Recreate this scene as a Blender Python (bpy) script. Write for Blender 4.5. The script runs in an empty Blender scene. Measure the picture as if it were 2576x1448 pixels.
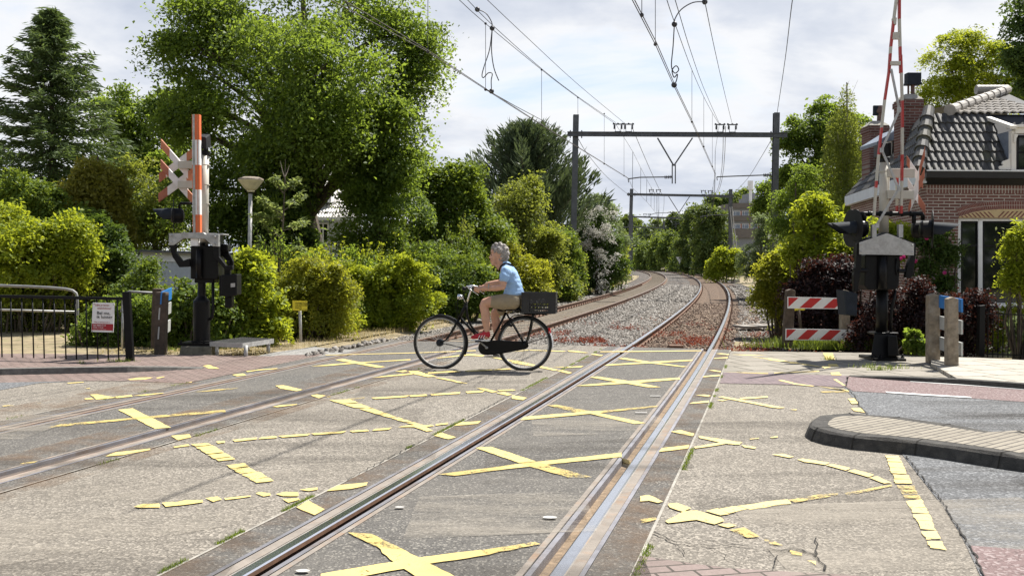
import bpy, bmesh, math, random
import numpy as np
from mathutils import Vector, Matrix, Quaternion
R_ = math.radians
scene = bpy.context.scene
COL = scene.collection
random.seed(7)
rng = np.random.default_rng(11)

# ------------------------------------------------------------------ camera
FPX, PITCH, ROLL, CAMH = 2500.0, R_(1.4814), R_(0.3983), 1.5496
CF = Vector((0, math.cos(PITCH), -math.sin(PITCH)))
CU0 = Vector((0, math.sin(PITCH), math.cos(PITCH)))
CX0 = Vector((1, 0, 0))
CR = CX0*math.cos(ROLL) + CU0*math.sin(ROLL)
CV = -CX0*math.sin(ROLL) + CU0*math.cos(ROLL)
CAM = Vector((0, 0, CAMH))
cam_data = bpy.data.cameras.new('camera')
cam = bpy.data.objects.new('camera', cam_data)
COL.objects.link(cam)
cam.matrix_world = Matrix(((CR.x, CV.x, -CF.x, 0), (CR.y, CV.y, -CF.y, 0), (CR.z, CV.z, -CF.z, CAMH), (0, 0, 0, 1)))
cam_data.sensor_width = 36.0
cam_data.lens = 36.0*FPX/2576.0
cam_data.clip_end = 4000
cam_data.clip_start = 0.05
scene.camera = cam

def ray(u, v):
    return CF + CR*((u-1288.0)/FPX) - CV*((v-724.0)/FPX)
def gz(y):
    return 0.0021*max(0.0, y-19.0)
def at(u, v, Y):
    d = ray(u, v)
    return CAM + d*(Y/d.y)
def G(u, v, z=0.0):
    d = ray(u, v)
    t = (z-CAMH)/d.z
    return CAM + d*t
def atz(u, v, z):
    return G(u, v, z)
def pxm(Y):
    return FPX/Y

# ------------------------------------------------------------------ track geometry
TX0, TTH, TK, TD = -1.3281, 0.26366, 0.001181, 4.248
def trk(s, off=0.0):
    # centre line of the near (right) track: a circular arc starting at Y=2
    a = TTH - TK*s
    x = TX0 + (math.cos(a)-math.cos(TTH))/TK
    y = 2.0 + (math.sin(TTH)-math.sin(a))/TK
    return Vector((x+off*math.cos(a), y-off*math.sin(a), 0)), a
def trz(s, off, z):
    p, a = trk(s, off)
    p.z = z + gz(p.y)
    return p

# ------------------------------------------------------------------ mesh building
class MB:
    def __init__(self):
        self.v = []; self.f = []; self.m = []
    def add(self, vs, fs, m=0):
        b = len(self.v)
        self.v.extend([Vector(p) for p in vs])
        for f in fs:
            self.f.append([i+b for i in f]); self.m.append(m)
        return self
    def quad(self, a, b, c, d, m=0):
        return self.add([a, b, c, d], [[0, 1, 2, 3]], m)
    def poly(self, pts, m=0):
        return self.add(pts, [list(range(len(pts)))], m)
    def prism(self, pts, ext, m=0):
        n = len(pts); ext = Vector(ext)
        vs = [Vector(p) for p in pts] + [Vector(p)+ext for p in pts]
        fs = [list(range(n))[::-1], list(range(n, 2*n))]
        for i in range(n):
            j = (i+1) % n
            fs.append([i, j, n+j, n+i])
        return self.add(vs, fs, m)
    def box(self, c, size, rot=None, m=0):
        c = Vector(c); sx, sy, sz = [q/2 for q in size]
        vs = [Vector((x, y, z)) for x in (-sx, sx) for y in (-sy, sy) for z in (-sz, sz)]
        if rot is not None:
            vs = [rot @ q for q in vs]
        vs = [q+c for q in vs]
        return self.add(vs, [[0, 1, 3, 2], [4, 6, 7, 5], [0, 4, 5, 1], [2, 3, 7, 6], [0, 2, 6, 4], [1, 5, 7, 3]], m)
    def bar(self, a, b, w, h=None, m=0, up=(0, 0, 1)):
        # rectangular bar from a to b
        a = Vector(a); b = Vector(b); h = h or w
        d = (b-a); L = d.length
        if L < 1e-6: return self
        d.normalize(); up = Vector(up)
        if abs(d.dot(up)) > .98: up = Vector((0, 1, 0))
        s = d.cross(up).normalized(); t = s.cross(d)
        vs = []
        for p in (a, b):
            for sx, sy in ((-1, -1), (1, -1), (1, 1), (-1, 1)):
                vs.append(p + s*sx*w/2 + t*sy*h/2)
        return self.add(vs, [[3, 2, 1, 0], [4, 5, 6, 7], [0, 1, 5, 4], [1, 2, 6, 5], [2, 3, 7, 6], [3, 0, 4, 7]], m)
    def tube(self, pts, r, seg=8, m=0, closed=False, cap=True, flat=None):
        pts = [Vector(p) for p in pts]; n = len(pts)
        rs = r if isinstance(r, (list, tuple)) else [r]*n
        vs = []; fs = []
        prev = None
        for i, p in enumerate(pts):
            if closed:
                d = pts[(i+1) % n]-pts[i-1]
            else:
                d = pts[min(i+1, n-1)]-pts[max(i-1, 0)]
            if d.length < 1e-9: d = Vector((0, 0, 1))
            d.normalize()
            if prev is None:
                up = Vector((0, 0, 1)) if abs(d.z) < .9 else Vector((0, 1, 0))
                s = d.cross(up).normalized()
            else:
                s = prev - d*prev.dot(d)
                if s.length < 1e-6: s = d.orthogonal()
                s.normalize()
            prev = s; t = d.cross(s)
            fl = 1.0 if flat is None else flat
            for k in range(seg):
                a = 2*math.pi*k/seg
                vs.append(p + s*(math.cos(a)*rs[i]) + t*(math.sin(a)*rs[i]*fl))
        for i in range(n if closed else n-1):
            j = (i+1) % n
            for k in range(seg):
                l = (k+1) % seg
                fs.append([i*seg+k, i*seg+l, j*seg+l, j*seg+k])
        if cap and not closed:
            fs.append(list(range(seg))[::-1]); fs.append([(n-1)*seg+k for k in range(seg)])
        return self.add(vs, fs, m)
    def lathe(self, base, prof, seg=20, m=0, axis=(0, 0, 1)):
        ax = Vector(axis).normalized(); s = ax.orthogonal().normalized(); t = ax.cross(s)
        base = Vector(base); vs = []; fs = []
        for r, h in prof:
            for k in range(seg):
                a = 2*math.pi*k/seg
                vs.append(base + ax*h + (s*math.cos(a)+t*math.sin(a))*r)
        n = len(prof)
        for i in range(n-1):
            for k in range(seg):
                l = (k+1) % seg
                fs.append([i*seg+k, i*seg+l, (i+1)*seg+l, (i+1)*seg+k])
        fs.append(list(range(seg))[::-1]); fs.append([(n-1)*seg+k for k in range(seg)])
        return self.add(vs, fs, m)
    def ball(self, c, r, seg=12, rings=8, m=0, rot=None):
        c = Vector(c); rx, ry, rz = r if isinstance(r, (tuple, list)) else (r, r, r)
        vs = []; fs = []
        for i in range(rings+1):
            th = math.pi*i/rings
            for k in range(seg):
                a = 2*math.pi*k/seg
                q = Vector((rx*math.sin(th)*math.cos(a), ry*math.sin(th)*math.sin(a), rz*math.cos(th)))
                if rot is not None: q = rot @ q
                vs.append(c+q)
        for i in range(rings):
            for k in range(seg):
                l = (k+1) % seg
                fs.append([i*seg+k, (i+1)*seg+k, (i+1)*seg+l, i*seg+l])
        return self.add(vs, fs, m)
    def build(self, name, mats, parent=None, origin=None, smooth=False, bevel=0.0):
        if not isinstance(mats, (list, tuple)): mats = [mats]
        if origin is None:
            if parent is not None:
                origin = parent['_o'] if '_o' in parent.keys() else (0, 0, 0)
            else:
                mn = Vector((min(p.x for p in self.v), min(p.y for p in self.v), min(p.z for p in self.v)))
                mx = Vector((max(p.x for p in self.v), max(p.y for p in self.v), max(p.z for p in self.v)))
                origin = ((mn.x+mx.x)/2, (mn.y+mx.y)/2, mn.z)
        o = Vector(origin)
        me = bpy.data.meshes.new(name)
        me.from_pydata([p-o for p in self.v], [], self.f)
        for mt in mats: me.materials.append(mt)
        if len(mats) > 1: me.polygons.foreach_set('material_index', self.m)
        if smooth: me.polygons.foreach_set('use_smooth', [True]*len(self.f))
        me.update()
        bm = bmesh.new(); bm.from_mesh(me)
        bmesh.ops.recalc_face_normals(bm, faces=bm.faces)
        bm.to_mesh(me); bm.free()
        ob = bpy.data.objects.new(name, me); COL.objects.link(ob)
        if parent is not None:
            ob.parent = parent
            ob.location = o - Vector(parent['_o'])
        else:
            ob.location = o
        if bevel > 0:
            md = ob.modifiers.new('edge', 'BEVEL'); md.width = bevel; md.segments = 2; md.limit_method = 'ANGLE'; md.angle_limit = R_(40)
        ob['_o'] = list(o)
        return ob

def clean_tags():
    for ob in scene.objects:
        if '_o' in ob.keys(): del ob['_o']
def tag(o, label=None, cat=None, group=None, kind=None):
    if label: o['label'] = label
    if cat: o['category'] = cat
    if group: o['group'] = group
    if kind: o['kind'] = kind
    return o
def thing(name, loc, label, cat, group=None):
    o = bpy.data.objects.new(name, None); COL.objects.link(o)
    o.location = loc; o.empty_display_size = .2
    o['_o'] = list(Vector(loc))
    return tag(o, label, cat, group)
def struct(name, mb, mats, **k):
    o = mb.build(name, mats, origin=(0, 0, 0), **k); o['kind'] = 'structure'
    return o

# ------------------------------------------------------------------ materials
def new_mat(name):
    m = bpy.data.materials.new(name); m.use_nodes = True
    nt = m.node_tree
    b = nt.nodes['Principled BSDF']
    return m, nt, b
def coord(nt, scale=None, kind='Object'):
    tc = nt.nodes.new('ShaderNodeTexCoord')
    return tc.outputs[kind]
def noise(nt, vec, scale, detail=4, rough=.6):
    n = nt.nodes.new('ShaderNodeTexNoise'); n.inputs['Scale'].default_value = scale
    n.inputs['Detail'].default_value = detail; n.inputs['Roughness'].default_value = rough
    nt.links.new(vec, n.inputs['Vector']); return n
def ramp(nt, fac, stops):
    r = nt.nodes.new('ShaderNodeValToRGB')
    el = r.color_ramp.elements
    while len(el) < len(stops): el.new(.5)
    for e, (p, c) in zip(el, stops):
        e.position = p; e.color = (c[0], c[1], c[2], 1) if not isinstance(c, (int, float)) else (c, c, c, 1)
    nt.links.new(fac, r.inputs['Fac']); return r
def mixc(nt, fac, a, b, mode='MIX'):
    m = nt.nodes.new('ShaderNodeMix'); m.data_type = 'RGBA'; m.blend_type = mode
    for sock, val in ((m.inputs[0], fac), (m.inputs[6], a), (m.inputs[7], b)):
        if isinstance(val, (int, float)): sock.default_value = val
        elif isinstance(val, (tuple, list)): sock.default_value = (val[0], val[1], val[2], 1)
        else: nt.links.new(val, sock)
    return m.outputs[2]
def math_(nt, op, a, b=None):
    m = nt.nodes.new('ShaderNodeMath'); m.operation = op
    for s, v in zip(m.inputs, (a, b)):
        if v is None: continue
        if isinstance(v, (int, float)): s.default_value = v
        else: nt.links.new(v, s)
    return m.outputs[0]
def bump(nt, b, h, strength=.3, dist=.02):
    n = nt.nodes.new('ShaderNodeBump'); n.inputs['Strength'].default_value = strength
    n.inputs['Distance'].default_value = dist
    nt.links.new(h, n.inputs['Height']); nt.links.new(n.outputs['Normal'], b.inputs['Normal'])
def lin(c):
    return tuple(((x/255.0)/12.92 if x/255.0 <= .04045 else ((x/255.0+.055)/1.055)**2.4) for x in c)

def plain(name, c, rough=.55, metal=0.0, var=.25, scale=6.0, dirt=None, spec=.5, bmp=0.0):
    m, nt, b = new_mat(name)
    vec = coord(nt)
    n = noise(nt, vec, scale, 6, .65)
    lo = tuple(x*(1-var) for x in c); hi = tuple(min(1, x*(1+var)) for x in c)
    r = ramp(nt, n.outputs['Fac'], [(.3, lo), (.7, hi)])
    out = r.outputs['Color']
    if dirt:
        n2 = noise(nt, vec, scale*.6, 8, .7)
        r2 = ramp(nt, n2.outputs['Fac'], [(.52, 0.0), (.68, 1.0)])
        out = mixc(nt, math_(nt, 'MULTIPLY', r2.outputs['Color'], .7), out, dirt)
    nt.links.new(out, b.inputs['Base Color'])
    b.inputs['Roughness'].default_value = rough; b.inputs['Metallic'].default_value = metal
    b.inputs['Specular IOR Level'].default_value = spec
    if bmp:
        bump(nt, b, noise(nt, vec, scale*8, 4).outputs['Fac'], bmp, .01)
    return m

def asphalt(name, dark, light, chip, grain=95.0, chips=.35, tint=None, patch=.35):
    m, nt, b = new_mat(name); vec = coord(nt)
    big = noise(nt, vec, .55, 5, .6); mid = noise(nt, vec, 5.0, 5, .6)
    fine = noise(nt, vec, grain, 3, .7)
    vor = nt.nodes.new('ShaderNodeTexVoronoi'); vor.inputs['Scale'].default_value = grain*.62
    nt.links.new(vec, vor.inputs['Vector'])
    sep = nt.nodes.new('ShaderNodeSeparateColor'); nt.links.new(vor.outputs['Color'], sep.inputs[0])
    base = mixc(nt, ramp(nt, fine.outputs['Fac'], [(.3, 0.0), (.7, 1.0)]).outputs['Color'], dark, light)
    gr = ramp(nt, sep.outputs[0], [(1-chips-.05, 0.0), (1-chips+.05, 1.0)])
    base = mixc(nt, math_(nt, 'MULTIPLY', gr.outputs['Color'], .75), base, chip)
    dk = ramp(nt, sep.outputs[1], [(.12, 1.0), (.2, 0.0)])
    base = mixc(nt, math_(nt, 'MULTIPLY', dk.outputs['Color'], .6), base, tuple(x*.45 for x in dark))
    base = mixc(nt, math_(nt, 'MULTIPLY', ramp(nt, big.outputs['Fac'], [(.36, 0.0), (.66, 1.0)]).outputs['Color'], patch), base,
                tint or tuple(x*.55 for x in light))
    base = mixc(nt, math_(nt, 'MULTIPLY', ramp(nt, mid.outputs['Fac'], [(.45, 0.0), (.8, 1.0)]).outputs['Color'], patch*.8), base, tuple(x*.5 for x in dark))
    nt.links.new(base, b.inputs['Base Color']); b.inputs['Roughness'].default_value = .88
    b.inputs['Specular IOR Level'].default_value = .25
    bump(nt, b, vor.outputs['Distance'], .5, .006)
    return m

def bricks(name, c1, c2, mortar, bw, bh, ms=.008, plane='XY', rot=0.0, rough=.85, offset=.5, soil=None, bmp=.6):
    m, nt, b = new_mat(name); vec = coord(nt)
    mp = nt.nodes.new('ShaderNodeMapping')
    if plane == 'XY':
        nt.links.new(vec, mp.inputs['Vector']); mp.inputs['Rotation'].default_value = (0, 0, rot)
    else:
        sx = nt.nodes.new('ShaderNodeSeparateXYZ'); cb = nt.nodes.new('ShaderNodeCombineXYZ'); nt.links.new(vec, sx.inputs[0])
        nt.links.new(sx.outputs['X' if plane == 'XZ' else 'Y'], cb.inputs['X']); nt.links.new(sx.outputs['Z'], cb.inputs['Y'])
        nt.links.new(cb.outputs[0], mp.inputs['Vector'])
    t = nt.nodes.new('ShaderNodeTexBrick'); nt.links.new(mp.outputs[0], t.inputs['Vector'])
    t.inputs['Scale'].default_value = 1.0; t.inputs['Brick Width'].default_value = bw; t.inputs['Row Height'].default_value = bh
    t.inputs['Mortar Size'].default_value = ms; t.inputs['Mortar Smooth'].default_value = .15; t.inputs['Bias'].default_value = 0
    t.offset = offset
    t.inputs['Color1'].default_value = (*c1, 1); t.inputs['Color2'].default_value = (*c2, 1); t.inputs['Mortar'].default_value = (*mortar, 1)
    n = noise(nt, vec, 1.3, 6, .7); n2 = noise(nt, vec, 40, 3, .7)
    col = mixc(nt, math_(nt, 'MULTIPLY', ramp(nt, n.outputs['Fac'], [(.4, 0.0), (.75, 1.0)]).outputs['Color'], .45), t.outputs['Color'],
               soil or tuple(x*.5 for x in c1))
    col = mixc(nt, .35, col, mixc(nt, n2.outputs['Fac'], (0, 0, 0), (1, 1, 1)), 'OVERLAY')
    nt.links.new(col, b.inputs['Base Color']); b.inputs['Roughness'].default_value = rough
    b.inputs['Specular IOR Level'].default_value = .3
    bump(nt, b, math_(nt, 'SUBTRACT', math_(nt, 'MULTIPLY', n2.outputs['Fac'], .25), t.outputs['Fac']), bmp, .008)
    return m

def leafmat(name, c1, c2, c3=None, trans=.38, tcol=None, rough=.55):
    m, nt, b = new_mat(name)
    a = nt.nodes.new('ShaderNodeAttribute'); a.attribute_name = 'rnd'
    cm = tuple((x+y)/2 for x, y in zip(c1, c2))
    r = ramp(nt, a.outputs['Fac'], [(0.0, c1), (.55, cm), (.9, c2), (1.0, c3 or c2)])
    nt.links.new(r.outputs['Color'], b.inputs['Base Color']); b.inputs['Roughness'].default_value = rough
    b.inputs['Specular IOR Level'].default_value = .35
    tr = nt.nodes.new('ShaderNodeBsdfTranslucent')
    tc = mixc(nt, .62, r.outputs['Color'], tcol or (.30, .36, .03))
    nt.links.new(tc, tr.inputs['Color'])
    mx = nt.nodes.new('ShaderNodeMixShader'); mx.inputs[0].default_value = min(.6, trans*1.28)
    nt.links.new(b.outputs[0], mx.inputs[1]); nt.links.new(tr.outputs[0], mx.inputs[2])
    nt.links.new(mx.outputs[0], nt.nodes['Material Output'].inputs['Surface'])
    return m

def paint_worn(name, c, under, amount=.5, scale=9.0):
    # traffic paint with grains of asphalt showing through
    m, nt, b = new_mat(name); vec = coord(nt)
    n = noise(nt, vec, scale, 8, .75); n2 = noise(nt, vec, 70, 3, .7); n3 = noise(nt, vec, 1.6, 3, .5)
    s = math_(nt, 'ADD', math_(nt, 'ADD', math_(nt, 'MULTIPLY', n.outputs['Fac'], .5), math_(nt, 'MULTIPLY', n2.outputs['Fac'], .3)), math_(nt, 'MULTIPLY', n3.outputs['Fac'], .2))
    r = ramp(nt, s, [(amount-.05, 1.0), (amount+.03, 0.0)])
    tone = ramp(nt, math_(nt, 'ADD', math_(nt, 'MULTIPLY', n3.outputs['Fac'], .6), math_(nt, 'MULTIPLY', n.outputs['Fac'], .4)), [(.35, tuple(x*.70 for x in c)), (.62, c)])
    nt.links.new(tone.outputs['Color'], b.inputs['Base Color']); b.inputs['Roughness'].default_value = .7
    b.inputs['Specular IOR Level'].default_value = .3
    bump(nt, b, n2.outputs['Fac'], .3, .004)
    tr = nt.nodes.new('ShaderNodeBsdfTransparent'); mx = nt.nodes.new('ShaderNodeMixShader'); nt.links.new(r.outputs['Color'], mx.inputs[0]); nt.links.new(tr.outputs[0], mx.inputs[1]); nt.links.new(b.outputs[0], mx.inputs[2])
    nt.links.new(mx.outputs[0], nt.nodes['Material Output'].inputs['Surface'])
    return m

M = {}
M['beige'] = asphalt('beige_asphalt', (.120, .108, .093), (.245, .222, .188), (.42, .38, .32), 130, .30, tint=(.165, .145, .118), patch=.4)
M['panel'] = asphalt('panel_asphalt', (.070, .067, .063), (.145, .138, .127), (.32, .30, .26), 140, .15, tint=(.165, .15, .13), patch=.42)
M['road'] = asphalt('road_asphalt', (.085, .088, .092), (.165, .168, .172), (.30, .305, .31), 105, .25, patch=.22, tint=(.11, .115, .12))
M['redlane'] = asphalt('red_lane', (.125, .088, .085), (.235, .168, .162), (.35, .30, .29), 105, .22, patch=.25, tint=(.24, .17, .165))
M['path'] = asphalt('path_grey', (.20, .195, .185), (.32, .31, .29), (.40, .39, .36), 60, .2, patch=.25)
M['paver'] = bricks('red_pavers', (.185, .132, .115), (.24, .178, .158), (.055, .045, .038), .21, .105, .010, rot=R_(12), soil=(.17, .14, .12))
M['paver2'] = bricks('purple_pavers', (.165, .125, .135), (.215, .165, .17), (.085, .075, .07), .21, .075, .006, rot=R_(-52), soil=(.18, .15, .14))
M['paver3'] = bricks('edge_pavers', (.19, .148, .132), (.245, .192, .175), (.07, .06, .05), .21, .10, .008, rot=R_(-14), soil=(.17, .14, .125))
M['slab'] = bricks('grey_slabs', (.235, .215, .18), (.29, .265, .225), (.075, .07, .05), .60, .60, .02, rot=R_(-18), offset=0.5, soil=(.18, .155, .125), bmp=.3)
M['slablight'] = bricks('light_slabs', (.36, .335, .285), (.43, .40, .345), (.10, .088, .065), .60, .60, .018, rot=R_(-18), offset=0.5, soil=(.29, .26, .215), bmp=.3)
M['islandbrick'] = bricks('island_bricks', (.235, .21, .17), (.29, .26, .21), (.06, .055, .05), .60, .075, .009, rot=R_(-40), soil=(.25, .22, .175))
M['kerb'] = plain('dark_kerb', (.050, .047, .042), .9, var=.45, scale=14, dirt=(.115, .105, .088), bmp=.8)
M['kerb2'] = plain('kerb_grey', (.13, .125, .115), .9, var=.4, scale=10, dirt=(.22, .20, .17), bmp=.5)
M['steeledge'] = plain('steel_edge', (.27, .265, .285), .5, .6, var=.25, scale=3, dirt=(.22, .155, .105))
M['railtop'] = plain('rail_top', (.70, .71, .75), .22, 1.0, var=.08, scale=2)
M['raildull'] = plain('rail_dull', (.20, .155, .125), .45, .55, var=.25, scale=3, dirt=(.13, .085, .06))
M['rust'] = plain('rail_rust', (.15, .082, .05), .85, .0, var=.4, scale=9, dirt=(.10, .06, .045))
M['groove'] = plain('groove_dirt', (.24, .175, .115), .95, var=.4, scale=22, bmp=.6, dirt=(.12, .085, .06))
M['filler'] = plain('concrete_filler', (.26, .24, .215), .85, var=.25, scale=8, dirt=(.33, .215, .12), bmp=.3)
M['fillrust'] = plain('rusty_strip', (.235, .205, .175), .9, var=.25, scale=5, dirt=(.29, .175, .10), bmp=.3)
M['yellow'] = paint_worn('yellow_paint', (.73, .58, .215), (.20, .175, .13), .60)
M['yellowworn'] = paint_worn('yellow_worn', (.62, .48, .17), (.16, .15, .13), .525, 7)
M['yellowpale'] = paint_worn('yellow_pale', (.76, .61, .26), (.22, .20, .16), .60)
M['white'] = paint_worn('white_paint', (.80, .80, .78), (.2, .2, .2), .63)
M['crack'] = plain('crack', (.025, .022, .018), .95)
M['ground'] = plain('ground', (.16, .135, .085), .95, var=.5, scale=3, dirt=(.10, .12, .04), bmp=.6)
M['verge'] = plain('dry_verge', (.25, .20, .12), .95, var=.45, scale=3.5, dirt=(.13, .14, .05), bmp=.8)
M['gravel'] = plain('ballast_bed', (.20, .185, .165), .95, var=.5, scale=20, dirt=(.15, .10, .07), bmp=1.0)
def stonemat(name, a, b_, c):
    m, nt, b = new_mat(name)
    at_ = nt.nodes.new('ShaderNodeAttribute'); at_.attribute_name = 'rnd'
    r = ramp(nt, at_.outputs['Fac'], [(0, a), (.5, b_), (.85, c), (1, c)])
    nt.links.new(r.outputs['Color'], b.inputs['Base Color']); b.inputs['Roughness'].default_value = .85
    return m
M['stone'] = stonemat('ballast_stone', (.055, .046, .038), (.14, .125, .108), (.29, .27, .245))
M['stonerust'] = stonemat('rusty_stone', (.07, .043, .030), (.14, .09, .06), (.24, .18, .13))
M['sleeper'] = plain('sleeper_concrete', (.225, .185, .135), .9, var=.3, scale=6, dirt=(.25, .16, .09), bmp=.3)
M['sleeperwood'] = plain('sleeper_wood', (.185, .12, .075), .9, var=.4, scale=6, dirt=(.12, .075, .05), bmp=.5)
M['black'] = plain('black_paint', (.0055, .0055, .006), .42, var=.3, scale=5, dirt=(.012, .0115, .011), spec=.22)
M['blackmatt'] = plain('black_matt', (.009, .009, .010), .6, var=.3, spec=.25)
M['bluegrey'] = plain('dark_plastic', (.022, .027, .035), .75, var=.2, spec=.2)
M['galv'] = plain('galvanised', (.40, .40, .39), .5, .55, var=.3, scale=10, dirt=(.32, .30, .27))
M['galvmatt'] = plain('galvanised_plate', (.42, .415, .40), .6, .3, var=.22, scale=14, dirt=(.30, .285, .26))
M['darksteel'] = plain('dark_steel', (.11, .115, .125), .55, .5, var=.25, scale=4, dirt=(.075, .08, .09))
M['beigemast'] = plain('beige_mast', (.48, .455, .39), .5, var=.1, scale=3, dirt=(.40, .37, .30))
M['orange'] = plain('orange_band', (.72, .155, .045), .5, var=.12, scale=4)
M['orangefade'] = plain('faded_orange', (.52, .20, .10), .65, var=.2, scale=5, dirt=(.42, .16, .09))
M['redbrown'] = plain('faded_red', (.38, .13, .075), .65, var=.2, scale=5)
M['whiteplank'] = plain('white_plank', (.74, .71, .70), .6, var=.08, scale=5, dirt=(.62, .56, .54))
M['red'] = plain('traffic_red', (.52, .025, .025), .45, var=.1)
M['whitep'] = plain('clean_white', (.80, .80, .79), .5, var=.06, scale=4, dirt=(.66, .65, .62))
M['blue'] = plain('sign_blue', (.03, .19, .52), .4, var=.1)
M['signback'] = plain('sign_back', (.47, .48, .46), .55, .2, var=.12)
M['yellowsign'] = plain('yellow_sign', (.72, .60, .03), .5, var=.1)
M['darkred'] = plain('dark_red', (.34, .012, .022), .5, var=.1)
M['conc'] = plain('concrete', (.33, .31, .27), .9, var=.3, scale=9, dirt=(.20, .185, .15), bmp=.5)
M['concbrown'] = plain('brown_concrete', (.25, .205, .15), .9, var=.35, scale=12, dirt=(.36, .33, .28), bmp=.8)
M['concdark'] = plain('mossy_concrete', (.17, .155, .115), .95, var=.4, scale=8, dirt=(.10, .10, .06), bmp=.5)
M['darkwood'] = plain('dark_wood', (.085, .062, .045), .85, var=.4, scale=9, bmp=.4)
M['bark'] = plain('bark', (.095, .075, .055), .95, var=.5, scale=9, dirt=(.05, .05, .03), bmp=1.0)
M['barkpale'] = plain('pale_bark', (.30, .28, .24), .9, var=.4, scale=7, dirt=(.10, .09, .08), bmp=.6)
M['chrome'] = plain('chrome', (.75, .75, .77), .16, 1.0, var=.05)
M['rubber'] = plain('rubber', (.022, .021, .021), .75, var=.3)
M['glassdark'] = None
# ================================================================== SETTING
def gravelmat(nm='ballast_gravel', A=((.04, .034, .028), (.15, .135, .117), (.30, .28, .255))):
    m, nt, b = new_mat(nm); vec = coord(nt)
    v = nt.nodes.new('ShaderNodeTexVoronoi'); v.inputs['Scale'].default_value = 22
    nt.links.new(vec, v.inputs['Vector'])
    sp = nt.nodes.new('ShaderNodeSeparateColor'); nt.links.new(v.outputs['Color'], sp.inputs[0])
    r = ramp(nt, sp.outputs[0], [(0, A[0]), (.5, A[1]), (.9, A[2])])
    n = noise(nt, vec, .5, 5, .6)
    col = mixc(nt, math_(nt, 'MULTIPLY', ramp(nt, n.outputs['Fac'], [(.45, 0.0), (.62, 1.0)]).outputs['Color'], .6), r.outputs['Color'], (.21, .13, .075))
    e = ramp(nt, v.outputs['Distance'], [(.3, 1.0), (.62, .15)])
    col = mixc(nt, 1.0, col, e.outputs['Color'], 'MULTIPLY')
    nt.links.new(col, b.inputs['Base Color']); b.inputs['Roughness'].default_value = .9
    bump(nt, b, v.outputs['Distance'], 1.0, .03)
    return m
M['gravel'] = gravelmat(); M['gravelrust'] = gravelmat('rusty_gravel', ((.045, .027, .018), (.13, .082, .052), (.25, .18, .125)))

# ---- ground: one sheet to the horizon, rising very gently beyond the crossing
mb = MB()
xs = [-1500, -300, -60, -30, -15, -8, 0, 8, 15, 30, 60, 300, 1500]
ys = [-300, -20, 0, 10, 18, 25, 35, 50, 80, 120, 180, 300, 700, 2500]
for i in range(len(xs)-1):
    for j in range(len(ys)-1):
        q = [(xs[i], ys[j]), (xs[i+1], ys[j]), (xs[i+1], ys[j+1]), (xs[i], ys[j+1])]
        mb.quad(*[(x, y, -.30+gz(min(y, 250))) for x, y in q])
struct('ground', mb, M['ground'])

SE = 16.72      # where the crossing surface ends and open ballast begins
def sweep(mb, o0, o1, z0, z1, s0, s1, step, m=0):
    n = max(1, int(math.ceil((s1-s0)/step)))
    for i in range(n):
        a = s0+(s1-s0)*i/n; b = s0+(s1-s0)*(i+1)/n
        mb.quad(trz(a, o0, z0), trz(a, o1, z1), trz(b, o1, z1), trz(b, o0, z0), m)

# ---- road surface of the crossing (weathered beige asphalt)
mb = MB()
sweep(mb, -TD+1.115, -1.115, 0, 0, -7, SE, 1.0)
left = [trz(s, -TD-1.085, 0) for s in np.linspace(-7, 9.3, 18)]
left += [G(471.5, 963.4), G(318.6, 957.8), G(210, 957), G(100, 962), G(0, 980), Vector((-9, 9.0, 0)), Vector((-14, 4, 0)), Vector((-14, -5, 0))]
mb.poly(left)
right = [trz(s, 1.125, 0) for s in np.linspace(-7, 13.0, 20)]
right += [G(1815, 962), G(2127, 974), G(2183.6, 1040.6), G(2277.5, 1145.6), G(2322.5, 1201.8), G(2382, 1276.8), G(2427.5, 1348), G(2476, 1448), Vector((2.9, 3.0, 0)), Vector((3.4, -5, 0))]
mb.poly(right)
# dark skirt along the far edge
sweep(mb, -TD-1.1, 1.12, 0, -.28, SE, SE+.001, 1)
struct('road_surface', mb, M['beige'])

# asphalt roads leaving to both sides
mb = MB()
e1 = [G(2127, 974, .0), G(2183.6, 1040.6), G(2277.5, 1145.6), G(2322.5, 1201.8), G(2382, 1276.8), G(2427.5, 1348), G(2476, 1448), Vector((2.9, 3.0, 0)), Vector((3.4, -5, 0))]
pts = [p+Vector((-.02, 0, .004)) for p in e1] + [Vector((40, -5, .004)), Vector((40, 11.5, .004)), G(2576, 1000, .004)]
mb.poly(pts)
struct('road', mb, M['road'])
mb = MB()
mb.poly([G(u, v, .004) for u, v in ((214, 957.3), (100, 962.5), (0, 980.5))] + [Vector((-9, 9.0, .004)), Vector((-40, 4, .004)), Vector((-40, 11.4, .004)), G(0, 961.6, .004)])
struct('road', mb, M['road'])
mb = MB()
mb.poly([G(u, v, .008) for u, v in ((2135, 946), (2172, 949), (2300, 957), (2430, 966), (2576, 976))] + [Vector((40, 8.9, .008)), Vector((40, 7.9, .008))] +
        [G(u, v, .008) for u, v in ((2576, 1010), (2430, 1000), (2300, 992), (2146, 983), (2129, 973))])
mb.poly([G(u, v, .008) for u, v in ((2440.5, 1370.6), (2576, 1381))] + [Vector((12, 3.2, .008)), Vector((12, -5, .008)), Vector((3.45, -5, .008)), Vector((2.95, 3.0, .008)), G(2474, 1446, .008)])
struct('cycle_lane', mb, M['redlane'])
# lane line
mb = MB()
mb.poly([G(u, v, .013) for u, v in ((2226, 983.6), (2330, 990.5), (2440, 997), (2446, 1000), (2330, 993.8), (2232, 987))])
struct('road_marking', mb, M['white'])
# kerb line in the lane at the right
mb = MB()
mb.poly([G(u, v, .013) for u, v in ((2290, 958.2), (2430, 967), (2576, 977.5), (2576, 979), (2430, 968.2), (2290, 959.2))])
struct('road_marking', mb, M['white'])

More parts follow.
